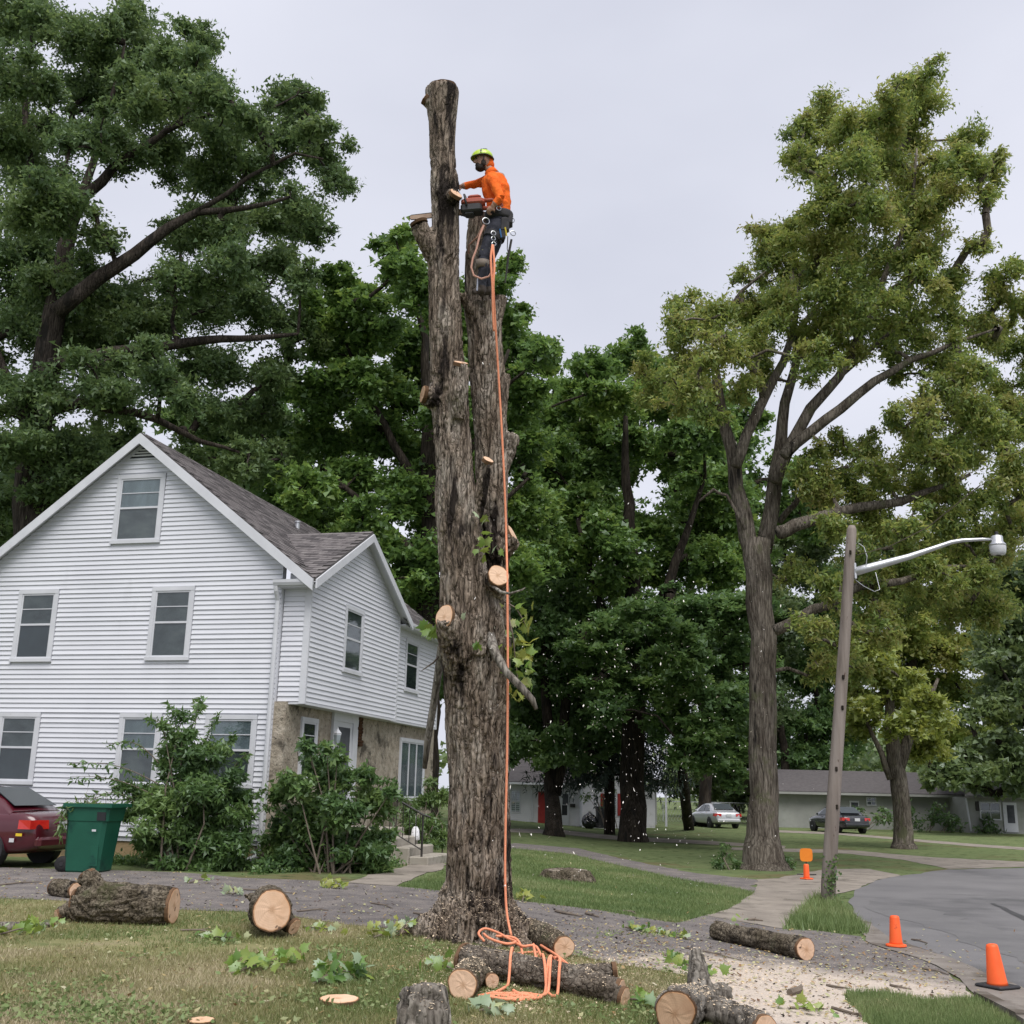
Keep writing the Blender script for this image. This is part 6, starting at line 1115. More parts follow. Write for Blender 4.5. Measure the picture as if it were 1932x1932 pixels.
    q = MB(); q.prism([L(3.36, -0.64, 1.055), L(3.36, 0.64, 1.055), L(2.70, 0.50, 1.40), L(2.70, -0.50, 1.40)], norm(V3(L(1, 0, 1) - L(0, 0, 0))) * 0.014); q.build('windshield', m_carglass, root)
    q = MB(); q.bbox(L(0.02, 0, 0.46), (0.16, 1.5, 0.2), axes=np.array([f, l, ZZ]), b=0.05); q.build('bumper', paint, root)
    q = MB(); q.bbox(L(-0.02, 0, 0.76), (0.02, 0.32, 0.16), axes=np.array([f, l, ZZ]), b=0.004); q.build('number_plate', m_plate, root)
    return root, L
m_maroon = pmat('maroon_paint', [(0.062, 0.004, 0.010), (0.075, 0.006, 0.013)], scale=2, rough=0.3, coat=1.0); m_silver = pmat('silver_paint', [(0.50, 0.51, 0.53)], rough=0.35, metal=0.3, coat=1.0); m_blackpaint = pmat('black_paint', [(0.012, 0.013, 0.016)], rough=0.25, coat=1.0)
rc, RL = sedan('red_car', 'dark maroon sedan cut by the left edge, its tail behind the green bin', gnd(56, 1641), B_, m_maroon, side=1)
for x_, z_, s_, m_, nm in ((0.30, 0.60, (0.13, 0.006, 0.05), pmat('yellow_sticker', [(0.7, 0.5, 0.03)], rough=0.5), 'yellow_sticker'), (0.44, 0.50, (0.10, 0.006, 0.07), m_plate, 'white_sticker')):
    q = MB(); q.box(RL(x_, 0.885, z_), s_, axes=np.array([B_, V3((-B_[1], B_[0], 0)), ZZ])); q.build(nm, m_, rc)
an = radians(25)
sedan('silver_car', 'silver white sedan parked on the grass beyond the forked street tree', gnd(1350, 1563), (-0.20, 0.98), m_silver, side=1)
sedan('black_car', 'black sedan parked behind the lamp pole at the long low house', gnd(1592, 1573), (-0.20, 0.98), m_blackpaint, side=1)

# ------------------------------------------------------------------ wheelie bins
def bin_(name, label, P, h, rz, mat, wheel_left=True):
    root = thing(name, P, label, 'bin', 'wheelie bins'); ax = np.array([[cos(rz), sin(rz), 0], [-sin(rz), cos(rz), 0], [0, 0, 1]]); L = lambda x, y, z: V3(P) + ax[0] * x * h + ax[1] * y * h + ZZ * z * h
    q = MB(); rings = []
    for z, x0, x1, d in ((0.0, -0.29, 0.20, 0.23), (0.03, -0.31, 0.225, 0.25), (0.45, -0.315, 0.265, 0.275), (0.72, -0.32, 0.29, 0.29), (0.73, -0.325, 0.31, 0.30), (0.93, -0.33, 0.335, 0.315)):
        c = 0.05; rings.append([(x0 + c, -d, z), (x1 - c, -d, z), (x1, -d + c, z), (x1, d - c, z), (x1 - c, d, z), (x0 + c, d, z), (x0, d - c, z), (x0, -d + c, z)])
    q.add([L(*p) for r in rings for p in r], [tuple(range(7, -1, -1))] + [(r * 8 + i, r * 8 + (i + 1) % 8, r * 8 + 8 + (i + 1) % 8, r * 8 + 8 + i) for r in range(5) for i in range(8)]); q.build('body', mat, root, fix=True)
    q = MB()
    for a, b, y0, y1 in ((-0.36, 0.385, -0.345, -0.30), (-0.36, 0.385, 0.30, 0.345)): q.hexa([L(x, y, z) for z in (0.925, 0.975) for x, y in ((a, y0), (b, y0), (b, y1), (a, y1))])
    for a, b in ((-0.36, -0.315), (0.34, 0.385)): q.hexa([L(x, y, z) for z in (0.925, 0.975) for x, y in ((a, -0.30), (b, -0.30), (b, 0.30), (a, 0.30))])
    q.build('rim', mat, root)
    q = MB(); q.hexa([L(x, y, z) for z in (0.90, 0.906) for x, y in ((-0.31, -0.29), (0.33, -0.29), (0.33, 0.29), (-0.31, 0.29))]); q.build('contents', m_dark, root)
    for sy in (-1, 1):
        q = MB(); q.lathe(L(-0.33, sy * 0.22, 0.115), [(0.05 * h, -0.04), (0.11 * h, -0.035), (0.115 * h, 0), (0.11 * h, 0.035), (0.05 * h, 0.04)], 20, axis=ax[1]); wh = q.build('wheel', m_tyre, root, True); q = MB(); q.lathe(L(-0.33, sy * 0.22, 0.115), [(0.03 * h, -0.05), (0.03 * h, 0.05)], 10, axis=ax[1]); q.build('hub', m_black, wh)
    q = MB(); q.tube([L(-0.33, -0.24, 0.115), L(-0.33, 0.24, 0.115)], 0.015, 6); q.build('axle', m_black, root)
    q = MB(); q.tube([L(-0.37, -0.25, 0.93), L(-0.42, -0.25, 0.90), L(-0.42, 0.25, 0.90), L(-0.37, 0.25, 0.93)], 0.018, 6); q.build('handle', mat, root)
    q = MB(); q.hexa([L(x, y, z) for z, k in ((0.74, -0.302), (0.86, -0.310)) for x, y in ((0.16, k - 0.006), (0.29, k - 0.006), (0.29, k + 0.01), (0.16, k + 0.01))]); q.build('lift_pocket', m_dark, root)
    q = MB(); q.hexa([L(x, y, z) for z, k in ((0.10, -0.262), (0.38, -0.277)) for x, y in ((0.10, k - 0.008), (0.215, k - 0.008), (0.215, k + 0.01), (0.10, k + 0.01))]); q.build('side_rib', mat, root)
    return root, L
m_bin = pmat('green_plastic', [(0.007, 0.072, 0.044), (0.011, 0.095, 0.058)], scale=2.2, rough=0.5, spots=[((0.004, 0.05, 0.035), 3, 0.6, 0.1)])
gb, GL_ = bin_('green_bin', 'green wheelie bin full of cut weeds beside the maroon car', gnd(170, 1645), 1.22, -0.10, m_bin)
q = MB(); q.box(GL_(0.14, -0.318, 0.60), (0.075, 0.004, 0.035), rz=-0.10); q.build('sticker', m_plate, gb)
P = np.concatenate([GL_(RNG.uniform(-0.34, 0.12), RNG.uniform(-0.3, 0.2), 0.93)[None] + RNG.normal(0, 1, (9, 3)) * (0.07, 0.05, 0.05) + (0, 0, 0.05) for _ in range(16)] + [GL_(-0.36, -0.31, 0.92 - k * 0.03)[None] + RNG.normal(0, 0.03, (5, 3)) for k in range(14)])
cutw = thing('cut_weeds', GL_(-0.1, 0, 0.91), 'long cut weeds hanging out of the green bin', 'weeds'); V, Q, tn = leaf_quads(P, 0.17, 0.2, 0.2, RNG.uniform(0.3, 1, len(P)), droop=1.4); add_mesh('foliage', quads_mesh('foliage', V - np.array(cutw.location), Q, tn), ml_sh2, cutw)
q = MB()
for k in range(10): a = GL_(RNG.uniform(-0.3, 0.1), RNG.uniform(-0.2, 0.2), 0.905); q.tube([a, a + RNG.normal(0, 0.07, 3) + (0, 0, 0.12), a + RNG.normal(0, 0.12, 3) + (0, 0, 0.16)], [0.006, 0.005, 0.002], 4)
q.build('stems', m_twig, cutw)
bb, _ = bin_('dark_bin', 'dark wheelie bin standing at the far house front', gnd(1138, 1564) * 0 + at(1138, 1562, 62.6), 1.15, 0.1, m_black)
bg_ = at(1112, 1562, 62.4); q = MB(); q.sphere(bg_ + V3((0, 0, 0.35)), (0.42, 0.35, 0.42), 14, 10); q.tube([bg_ + V3((0, 0, 0.7)), bg_ + V3((0.03, 0, 0.86))], [0.06, 0.1], 8)
me = remesh(q, 0.05, 2); barkify(me, 0.05, s=6, zs=0.5); me.vertices.foreach_set('co', (co_of(me) - bg_).ravel()); me.update(); o = add_mesh('bin_bag', me, pmat('bag_black', [(0.012, 0.012, 0.014)], rough=0.25, spec=0.6), None, True); o.location = bg_; tag(o, 'shiny black refuse bag leaning on the dark bin', 'bag')

# ------------------------------------------------------------------ cones and sign
def cone(label, P, h, baser, square, tilt=(0, 0), base_mat=None):
    root = thing('traffic_cone', P, label, 'cone', 'traffic cones'); q = MB(); t = norm(V3((tilt[0], tilt[1], 1)))
    q.lathe(V3(P), [(baser * 0.66, 0.03), (baser * 0.62, 0.06), (0.065, h - 0.03), (0.055, h - 0.006), (0.035, h), (0.03, h)], 24, axis=t); q.build('cone_body', m_cone, root, True)
    q = MB()
    if square: q.bbox(V3(P) + t * 0.018, (baser * 2, baser * 2, 0.034), rz=0.5, b=0.012)
    else: q.lathe(V3(P), [(baser * 0.9, 0.0), (baser, 0.012), (baser * 0.97, 0.03), (baser * 0.66, 0.04)], 24, axis=t)
    q.build('base', base_mat or m_cone, root)
cone('orange traffic cone with a black base at the right edge by the kerb', gnd(1883, 1866, 0.014), 0.45, 0.17, True, (-0.07, 0.0), m_black)
cone('orange traffic cone with an orange round base at the gutter before the road', gnd(1691, 1788, 0.014), 0.405, 0.14, False)
cone('small orange cone standing on the sidewalk before the orange sign', gnd(1522, 1660, 0.012), 0.36, 0.12, True)
sp_ = gnd(1522, 1652, 0.012); q = MB(); sz = 0.165; c = sp_ + V3((0.01, 0, 0.50)); ps = []
for a in range(16):
    an_ = 2 * pi * a / 16; x = np.sign(cos(an_)) * abs(cos(an_)) ** 0.45 * sz; z = np.sign(sin(an_)) * abs(sin(an_)) ** 0.45 * sz; ps.append(c + V3((x, 0, z)))
sg = thing('road_sign', sp_, 'blank orange rounded sign plate behind the small cone on the sidewalk', 'sign'); q.prism(ps, V3((0, 0.012, 0))); q.build('plate', pmat('sign_orange', [(0.72, 0.20, 0.015), (0.78, 0.24, 0.02)], rough=0.5), sg)
q = MB(); q.tube([sp_, sp_ + V3((0.01, 0.03, 0.49))], 0.018, 6); q.tube([sp_ + V3((-0.25, 0, 0.02)), sp_ + V3((0.25, 0, 0.02))], 0.016, 6); q.build('stand', m_iron, sg)

# ------------------------------------------------------------------ lamp pole
pb = gnd(1561, 1702); PYY = pb[1]
lp = thing('lamp_pole', pb, 'leaning old wooden lamp pole with a long metal arm and dusk lamp', 'lamp post')
m_pole = pmat('pole_wood', [(0.15, 0.125, 0.108), (0.22, 0.188, 0.165), (0.28, 0.245, 0.22)], scale=7, rough=0.9, stretch=(1, 1, 0.06), bump=0.6, bscale=30, spots=[((0.08, 0.05, 0.04), 9, 0.66, 0.05, (1, 1, 0.25))], spec=0.1)
pts = [pb - V3((0, 0, 0.4))] + [at(x, y, PYY) for x, y in ((1563, 1670), (1572, 1520), (1583, 1360), (1594, 1200), (1602, 1070), (1607, 1000), (1607.5, 992))]
q = MB(); q.tube(pts, [0.145, 0.142, 0.134, 0.126, 0.117, 0.11, 0.102, 0.065], 18); q.build('pole', m_pole, lp, True)
ar = [(1612, 1079, 0.095), (1640, 1071, 0.088), (1680, 1060, 0.076), (1713, 1051, 0.065), (1760, 1035, 0.052), (1795, 1023, 0.045), (1815, 1019.5, 0.041), (1854, 1017.5, 0.034), (1870, 1018, 0.03)]
q = MB(); q.tube([at(x, y, PYY - 0.02 * i) for i, (x, y, r) in enumerate(ar)], [r for *_, r in ar], 10); q.build('arm', m_metal, lp, True)
bk = at(1611, 1078, PYY); q = MB(); q.bbox(bk + V3((0.01, 0, 0)), (0.05, 0.16, 0.34), b=0.01); q.build('bracket', m_metal, lp)
LC = at(1882, 1030, PYY - 0.18)
q = MB(); q.lathe(LC, [(0.17, 0.0), (0.165, 0.035), (0.12, 0.085), (0.115, 0.20), (0.10, 0.215), (0.03, 0.22), (0.03, 0.25)], 20); head = q.build('lamp_head', m_metal, lp, True)
q = MB(); q.lathe(LC, [(0.165, 0.0), (0.168, -0.03), (0.155, -0.14), (0.13, -0.19), (0.06, -0.20)], 20, caps=False); q.build('refractor', pmat('ribbed_refractor', [(0.52, 0.53, 0.55), (0.6, 0.61, 0.63)], scale=8, rough=0.25, coat=0.6), head, True)
q = MB(); q.lathe(LC + V3((0, 0, 0.25)), [(0.035, 0), (0.035, 0.05), (0.02, 0.06)], 10); q.build('photo_cell', m_black, head)
q = MB(); q.tube([at(1617, 1047, PYY), at(1680, 1030, PYY - 1), at(1750, 995, PYY - 2), at(1850, 915, PYY - 4)], 0.010, 5); q.build('supply_wire', m_twig, lp)
q = MB(); q.tube([at(1620, 1025, PYY), at(1630, 1032, PYY - 0.1), at(1636, 1050, PYY - 0.15), at(1634, 1068, PYY - 0.1)], 0.009, 5); q.build('lead_wire', m_metal, lp)
q = MB(); q.tube([at(1614, 1094, PYY), at(1630, 1106, PYY - 0.1), at(1650, 1116, PYY - 0.2), at(1660, 1112, PYY - 0.2), at(1652, 1080, PYY - 0.1)], 0.007, 5); q.build('lead_wire', m_metal, lp)
for k in range(5):
    y = RNG.uniform(1030, 1560); c = at(1597 - (y - 1160) * 0.066 + RNG.uniform(-4, 4), y, PYY); q = MB(); q.bbox(c - V3((0, 0.135, 0)), (0.05, 0.03, 0.09), b=0.01); q.build('knot', m_bark_dark, lp)
P = np.concatenate([at(RNG.uniform(1558, 1578) , RNG.uniform(1620, 1700), PYY - 0.16)[None] + RNG.normal(0, 0.05, (7, 3)) for _ in range(34)]); V, Q, tn = leaf_quads(P, 0.06, 0.8, 0.2, RNG.uniform(0.2, 1, len(P))); iv = add_mesh('ivy', quads_mesh('ivy', V - pb, Q, tn), ml_sh1); iv.location = pb; tag(iv, 'small ivy climbing the foot of the leaning lamp pole', 'ivy')
# ------------------------------------------------------------------ the climber
m_skin = pmat('skin', [(0.30, 0.17, 0.12), (0.36, 0.21, 0.15)], scale=9, rough=0.6); m_shirt = pmat('orange_shirt', [(0.74, 0.115, 0.018), (0.82, 0.165, 0.025)], scale=5, rough=0.8, bump=0.8, bscale=14, spec=0.1)
m_trouser = pmat('navy_trousers', [(0.018, 0.020, 0.030), (0.035, 0.036, 0.05)], scale=8, rough=0.85, bump=0.3, bscale=20); m_boot = pmat('boot_leather', [(0.03, 0.022, 0.018), (0.06, 0.045, 0.035)], scale=10, rough=0.7)
m_hair = pmat('dark_beard', [(0.02, 0.014, 0.011), (0.04, 0.03, 0.024)], scale=40, rough=0.9, bump=0.5, bscale=90); m_strap = pmat('harness_strap', [(0.02, 0.02, 0.024), (0.045, 0.042, 0.045)], scale=14, rough=0.8); m_helmet = pmat('lime_helmet', [(0.42, 0.60, 0.045), (0.48, 0.66, 0.06)], scale=3, rough=0.35, coat=0.4)
bones = []   # (a, b, material index)
q = MB()
def cap(pts, rad, mi, ell=None, sides=14, up=None):
    pts = [V3(p) for p in pts]; q.tube(pts, rad, sides, ell=ell, up=up)
    for a, b in zip(pts[:-1], pts[1:]): bones.append((a, b, mi))
J = lambda x, y, d: T(x, y, d)
yv = (0, 1, 0)
pel, wai, che, sho, nek = J(941, 424, 0.0), J(941, 400, 0.0), J(936, 358, 0.0), J(929, 335, 0.0), J(922, 322, 0.0)
cap([pel - V3((0, 0, 0.12)), pel, wai, J(941, 380, 0), che, sho, J(926, 327, 0)], [0.10, 0.155, 0.145, 0.15, 0.16, 0.135, 0.07], 1, ell=[(1.0, 1.0), (1.05, 0.92), (1.05, 0.85), (1.08, 0.85), (1.15, 0.85), (1.2, 0.72), (1, 0.9)], up=yv, sides=18)
bones[0] = (bones[0][0], bones[0][1], 2); bones[1] = (bones[1][0], bones[1][1], 2)
cap([J(930, 330, 0), J(921, 317, 0)], [0.062, 0.058], 0)
hd = J(911, 303, 0.0); fw = norm(V3((-0.93, -0.30, -0.22))); sdv = norm(np.cross(ZZ, fw)); hu = np.cross(fw, sdv); hax = np.array([fw, sdv, hu])
q.sphere(hd, (0.105, 0.080, 0.125), 18, 14, axes=hax); bones.append((hd - hu * 0.1, hd + hu * 0.1, 0)); bones.append((hd + fw * 0.07 - hu * 0.08, hd + fw * 0.07, 0))
q.sphere(hd + fw * 0.045 - hu * 0.075, (0.062, 0.055, 0.05), 12, 8, axes=hax); q.tube([hd + fw * 0.095 + hu * 0.02, hd + fw * 0.128 - hu * 0.022, hd + fw * 0.10 - hu * 0.034], [0.012, 0.019, 0.012], 8)
for s_ in (1, -1): q.sphere(hd + sdv * s_ * 0.082 - hu * 0.01 - fw * 0.01, (0.022, 0.012, 0.034), 8, 6, axes=hax)
# arms: near arm holds the saw by its rear handle, far arm braces on the stem
nS, nE, nH = J(931, 342, -0.17), J(944, 374, -0.27), J(931, 388, -0.25)
fS, fE, fH = J(926, 338, 0.18), J(899, 347, 0.24), J(868, 352, 0.22)
cap([sho - V3((0, 0.02, 0.02)), nS, (nS + nE) / 2, nE], [0.09, 0.078, 0.064, 0.056], 1); cap([nE, (nE + nH) / 2, nE * 0.12 + nH * 0.88], [0.058, 0.052, 0.042], 1)
cap([sho + V3((0, 0.02, -0.02)), fS, (fS + fE) / 2, fE], [0.10, 0.085, 0.066, 0.056], 1); cap([fE, (fE + fH) / 2, fE * 0.15 + fH * 0.85], [0.056, 0.05, 0.042], 1)
def hand(wr, fwd_, palm_n, curl, thumb_side):
    """palm and five fingers that bend round what is held"""
    f = norm(fwd_); n = norm(palm_n - f * (V3(palm_n) @ f)); s = np.cross(f, n) * thumb_side
    cap([wr, wr + f * 0.03], [0.030, 0.034], 0, sides=10); c = wr + f * 0.065; q.sphere(c, (0.048, 0.040, 0.020), 12, 8, axes=np.array([f, s, n])); bones.append((wr + f * 0.03, c + f * 0.04, 0))
    for k, (o, L_) in enumerate(((0.030, 0.072), (0.010, 0.080), (-0.010, 0.075), (-0.029, 0.060))):
        p0 = c + f * 0.036 + s * o; a = curl; p1 = p0 + (f * cos(a * 0.5) + n * sin(a * 0.5)) * L_ * 0.45; p2 = p1 + (f * cos(a * 1.3) + n * sin(a * 1.3)) * L_ * 0.32; p3 = p2 + (f * cos(a * 2.0) + n * sin(a * 2.0)) * L_ * 0.26
        cap([p0 - f * 0.02, p0, p1, p2, p3], [0.010, 0.0105, 0.0098, 0.009, 0.008], 0, sides=8)
    t0 = wr + f * 0.035 + s * 0.030; t1 = t0 + norm(s * 0.8 + f * 0.6 + n * 0.3) * 0.036; t2 = t1 + norm(f * 0.8 + n * 0.8 * (curl > 1) + s * 0.2) * 0.032; cap([t0 - s * 0.01, t0, t1, t2], [0.013, 0.0125, 0.011, 0.009], 0, sides=8)
hand(nE * 0.12 + nH * 0.88, nH - nE, V3((0.1, 0.9, -0.3)), 1.35, 1)
hand(fE * 0.15 + fH * 0.85, fH - fE, V3((-0.3, -0.9, 0)), 0.5, -1)
nP, nK, nA, nT = J(936, 430, -0.10), J(911, 488, -0.17), J(908, 541, -0.15), J(893, 553, -0.18)
fP, fK, fA, fT = J(942, 430, 0.09), J(922, 489, 0.0), J(920, 543, 0.02), J(904, 556, 0.0)
for a, b, c, d in ((nP, nK, nA, nT), (fP, fK, fA, fT)):
    cap([a + V3((0, 0, 0.08)), a, (a + b) / 2, b], [0.11, 0.115, 0.095, 0.075], 2); cap([b, b * 0.6 + c * 0.4 + V3((0.02, 0, 0)), c], [0.075, 0.072, 0.052], 2)
    cap([c + V3((0, 0, 0.05)), c, c + V3((0.01, 0, -0.05))], [0.056, 0.056, 0.05], 3); cap([c + V3((0.05, 0, -0.06)), c + V3((-0.02, 0, -0.05)), (c + d) / 2 + V3((0, 0, -0.01)), d], [0.045, 0.052, 0.046, 0.034], 3)
me = remesh(q, 0.0115, 2, 0.5)
V = co_of(me); nf = len(me.polygons); C_ = np.empty(nf * 3); me.polygons.foreach_get('center', C_); C_ = C_.reshape(-1, 3); best = np.full(nf, 1e9); mi = np.zeros(nf, int)
for a, b, m_ in bones:
    d = b - a; t = np.clip(((C_ - a) @ d) / (d @ d + 1e-9), 0, 1); dd = np.linalg.norm(C_ - (a + t[:, None] * d), axis=1) + (0.0 if m_ or np.linalg.norm(a - hd) < 0.4 else np.where(np.linalg.norm(C_ - (a + t[:, None] * d), axis=1) < 0.05, -0.03, 0.5)); k = dd < best; best[k] = dd[k]; mi[k] = m_
neck = (np.linalg.norm(C_ - hd, axis=1) < 0.17) & (C_[:, 2] > hd[2] - 0.13); mi[neck] = 0
cl = (mi == 1) | (mi == 2); Vn = no_of(me)
wr_ = (fbm(V * (20, 20, 13), 3) - 0.5) * 0.03; lowz = (V[:, 2] < hd[2] - 0.2); V = V + Vn * (wr_ * lowz)[:, None]; me.vertices.foreach_set('co', V.ravel())
pr = thing('person', fT - V3((0, 0, 0.03)), 'tree climber in orange shirt and lime helmet standing high on the trunk holding a chainsaw', 'person')
me.vertices.foreach_set('co', (V - np.array(pr.location)).ravel()); me.polygons.foreach_set('material_index', mi.astype(np.int32)); me.update(); add_mesh('body', me, [m_skin, m_shirt, m_trouser, m_boot], pr, True)
# beard, eyes, brow
q = MB(); q.sphere(hd + fw * 0.052 - hu * 0.098, (0.068, 0.062, 0.052), 14, 10, axes=hax); q.sphere(hd + fw * 0.085 - hu * 0.055, (0.03, 0.045, 0.012), 10, 6, axes=hax)
for s_ in (1, -1): q.sphere(hd + sdv * s_ * 0.066 + fw * 0.02 - hu * 0.06, (0.034, 0.02, 0.05), 10, 8, axes=hax)
bd_ = remesh(q, 0.008, 2); barkify(bd_, 0.006, s=40, zs=0.6); bd_.vertices.foreach_set('co', (co_of(bd_) - np.array(pr.location)).ravel()); bd_.update(); add_mesh('beard', bd_, m_hair, pr, True)
for s_ in (1, -1):
    q = MB(); q.sphere(hd + fw * 0.092 + sdv * s_ * 0.034 + hu * 0.012, 0.011, 8, 6); q.build('eye', m_black, pr, True)
    q = MB(); q.tube([hd + fw * 0.10 + sdv * s_ * 0.016 + hu * 0.032, hd + fw * 0.092 + sdv * s_ * 0.052 + hu * 0.03], [0.007, 0.004], 6); q.build('eyebrow', m_hair, pr)
# helmet: shell, brim, vents, chin strap, neck flap
q = MB(); V = []; seg = 28; rg = 9; hc = hd + hu * 0.035 - fw * 0.005
for i in range(rg + 1):
    ph = (pi / 2) * i / rg
    for k in range(seg):
        a = 2 * pi * k / seg; rr = cos(ph); ex = 1.0 + 0.05 * cos(a); drop = (-0.018 + 0.05 * max(0, -cos(a)) + 0.02 * abs(sin(a))) * (i == 0); V.append(hc + fw * cos(a) * rr * 0.148 * ex + sdv * sin(a) * rr * 0.118 + hu * (sin(ph) * 0.118 - drop - 0.0))
q.add(V, [(i * seg + k, i * seg + (k + 1) % seg, (i + 1) * seg + (k + 1) % seg, (i + 1) * seg + k) for i in range(rg) for k in range(seg)]); hl = q.build('helmet', m_helmet, pr, True); sm = hl.modifiers.new('s', 'SOLIDIFY'); sm.thickness = 0.006
q = MB(); q.tube([hc + fw * cos(a) * 0.150 * (1.0 + 0.05 * cos(a)) + sdv * sin(a) * 0.119 + hu * (0.018 - 0.05 * max(0, -cos(a)) - 0.02 * abs(sin(a))) for a in np.linspace(0, 2 * pi, 30)], 0.006, 6); q.build('brim', m_black, hl)
for k in range(5):
    a = radians(75 + k * 14); c = hc + fw * cos(a) * 0.12 * 0.75 + sdv * -sin(a) * 0.0 + hu * 0; 
    for s_ in (1, -1):
        el = radians(42 + k * 3); p = hc + fw * cos(a) * cos(el) * 0.151 + sdv * s_ * sin(a) * cos(el) * 0.121 + hu * sin(el) * 0.121; q = MB(); q.sphere(p, (0.010, 0.005, 0.006), 8, 4, axes=hax); q.build('vent_slot', m_black, hl)
for s_ in (1, -1):
    q = MB(); q.tube([hc + sdv * s_ * 0.105 + fw * 0.02, hd + sdv * s_ * 0.092 - hu * 0.02 + fw * 0.02, hd + sdv * s_ * 0.05 - hu * 0.125 + fw * 0.05, hd - hu * 0.14 + fw * 0.06], 0.006, 5); q.build('chin_strap', m_strap, hl)
    q = MB(); q.prism([hc + sdv * s_ * 0.121 + fw * 0.035 + hu * 0.03, hc + sdv * s_ * 0.121 + fw * 0.075 + hu * 0.03, hc + sdv * s_ * 0.112 + fw * 0.055 + hu * 0.062], sdv * s_ * 0.004); q.build('side_mark', m_black, hl)
q = MB(); q.tube([hd - fw * 0.085 + hu * 0.02, hd - fw * 0.085 - hu * 0.05, hd - fw * 0.06 - hu * 0.12], [0.05, 0.062, 0.07], 12); q.tube([J(930, 331, 0), J(924, 322, 0)], [0.092, 0.078], 14); q.build('collar', m_shirt, pr, True)
# harness
q = MB(); hr = [J(941, y, 0) for y in (401, 404, 412, 416)]; q.tube(hr, [0.165, 0.178, 0.178, 0.168], 20, ell=[(1.05, 0.88)] * 4, up=yv); hs = q.build('harness', m_strap, pr, True)
for a, b in ((nP, nK), (fP, fK)):
    q = MB(); p = a * 0.72 + b * 0.28; d = norm(b - a); q.tube([p - d * 0.04, p + d * 0.04], 0.118, 14); q.build('leg_loop', m_strap, hs)
for x, y, d_, s_ in ((952, 425, -0.14, (0.12, 0.1, 0.2)), (960, 415, -0.02, (0.1, 0.16, 0.18)), (948, 440, -0.16, (0.08, 0.06, 0.18))):
    q = MB(); q.bbox(J(x, y, d_), s_, b=0.02); q.build('tool_pouch', m_strap, hs)
for x, y, col in ((943, 440, (0.03, 0.12, 0.30)), (953, 437, (0.55, 0.42, 0.03))):
    q = MB(); q.tube([J(x, y - 8, -0.27), J(x + 3, y + 8, -0.26)], [0.012, 0.010], 6); q.build('tool_grip', pmat('grip', [col], rough=0.5), hs)
def ring(c, r, nrm, th=0.006, sx=1.0):
    t, s, u = frame(nrm); qq = MB(); qq.tube([V3(c) + s * cos(a) * r * sx + u * sin(a) * r for a in np.linspace(0, 2 * pi, 17)], th, 6, caps=False); return qq
for x, y, d_, r in ((917, 417, -0.26, 0.045), (931, 440, -0.28, 0.03), (931, 450, -0.28, 0.026), (932, 460, -0.28, 0.026), (965, 415, -0.05, 0.04), (968, 440, -0.05, 0.035), (941, 393, -0.25, 0.03)):
    ring(J(x, y, d_), r, (0.3, -1, 0.1)).build('carabiner', m_steel, hs)
m_lany = pmat('pale_rope', [(0.42, 0.22, 0.17), (0.52, 0.30, 0.23)], scale=40, rough=0.85)
q = MB(); q.tube([J(913, 425, -0.27), J(905, 445, -0.30), J(899, 470, -0.32), J(892, 488, -0.33), J(889, 505, -0.34), J(894, 520, -0.34), J(908, 526, -0.34), J(922, 522, -0.34), J(930, 510, -0.33), J(932, 490, -0.31), J(931, 462, -0.29)], 0.013, 8); q.build('lanyard', m_lany, hs)
q = MB(); q.tube([J(912, 424, -0.27), J(900, 448, -0.2), J(885, 462, 0.0), J(884, 478, 0.2)], 0.011, 6); q.build('flip_line', m_lany, hs)
q = MB(); q.tube([J(958, 446, -0.1), J(957, 470, -0.12), J(960, 480, -0.12)], 0.006, 5); q.tube([J(965, 452, -0.12), J(959, 483, -0.12)], [0.016, 0.018], 6); q.tube([J(959, 483, -0.12), J(956, 510, -0.12), J(953, 534, -0.12)], [0.017, 0.014, 0.008], 6); q.build('hand_saw', m_iron, hs)
q = MB(); p = nK * 0.9 + nA * 0.1; d = norm(nA - nK); q.tube([p - d * 0.01, p + d * 0.09], [0.086, 0.084], 14); q.build('knee_pad', pmat('pad_grey', [(0.16, 0.13, 0.11), (0.22, 0.19, 0.16)], rough=0.85), pr, True)
for A_k in (nA, fA):
    q = MB(); q.tube([A_k + V3((0.05, -0.03, 0.28)), A_k + V3((-0.045, -0.05, 0.1)), A_k + V3((-0.05, -0.05, -0.08))], 0.011, 6); q.build('climbing_spur', m_steel, pr)

# ------------------------------------------------------------------ chainsaw, cutting the left stem from behind
sc = J(893, 388, -0.16); ds = norm(V3((-0.985, 0.12, -0.05))); lt = norm(np.cross(ZZ, ds)); us = np.cross(ds, lt); sx_ = np.array([ds, lt, us])
saw = thing('chainsaw', sc, 'orange and black chainsaw cutting into the left stem, held by the climber', 'chainsaw')
S_ = lambda x, y, z: sc + ds * x + lt * y + us * z
m_sawo = pmat('saw_orange', [(0.34, 0.08, 0.05), (0.42, 0.11, 0.07)], scale=6, rough=0.4, spots=[((0.25, 0.07, 0.04), 10, 0.62, 0.08)])
q = MB(); q.bbox(S_(0.0, 0, 0.035), (0.30, 0.17, 0.10), axes=sx_, b=0.03); q.bbox(S_(-0.02, 0, 0.105), (0.17, 0.13, 0.05), axes=sx_, b=0.02); q.build('housing', m_sawo, saw)
q = MB(); q.bbox(S_(0.02, 0, -0.06), (0.27, 0.18, 0.11), axes=sx_, b=0.02); q.bbox(S_(0.05, -0.0, -0.125), (0.12, 0.12, 0.04), axes=sx_, b=0.01); q.build('engine', m_black, saw)
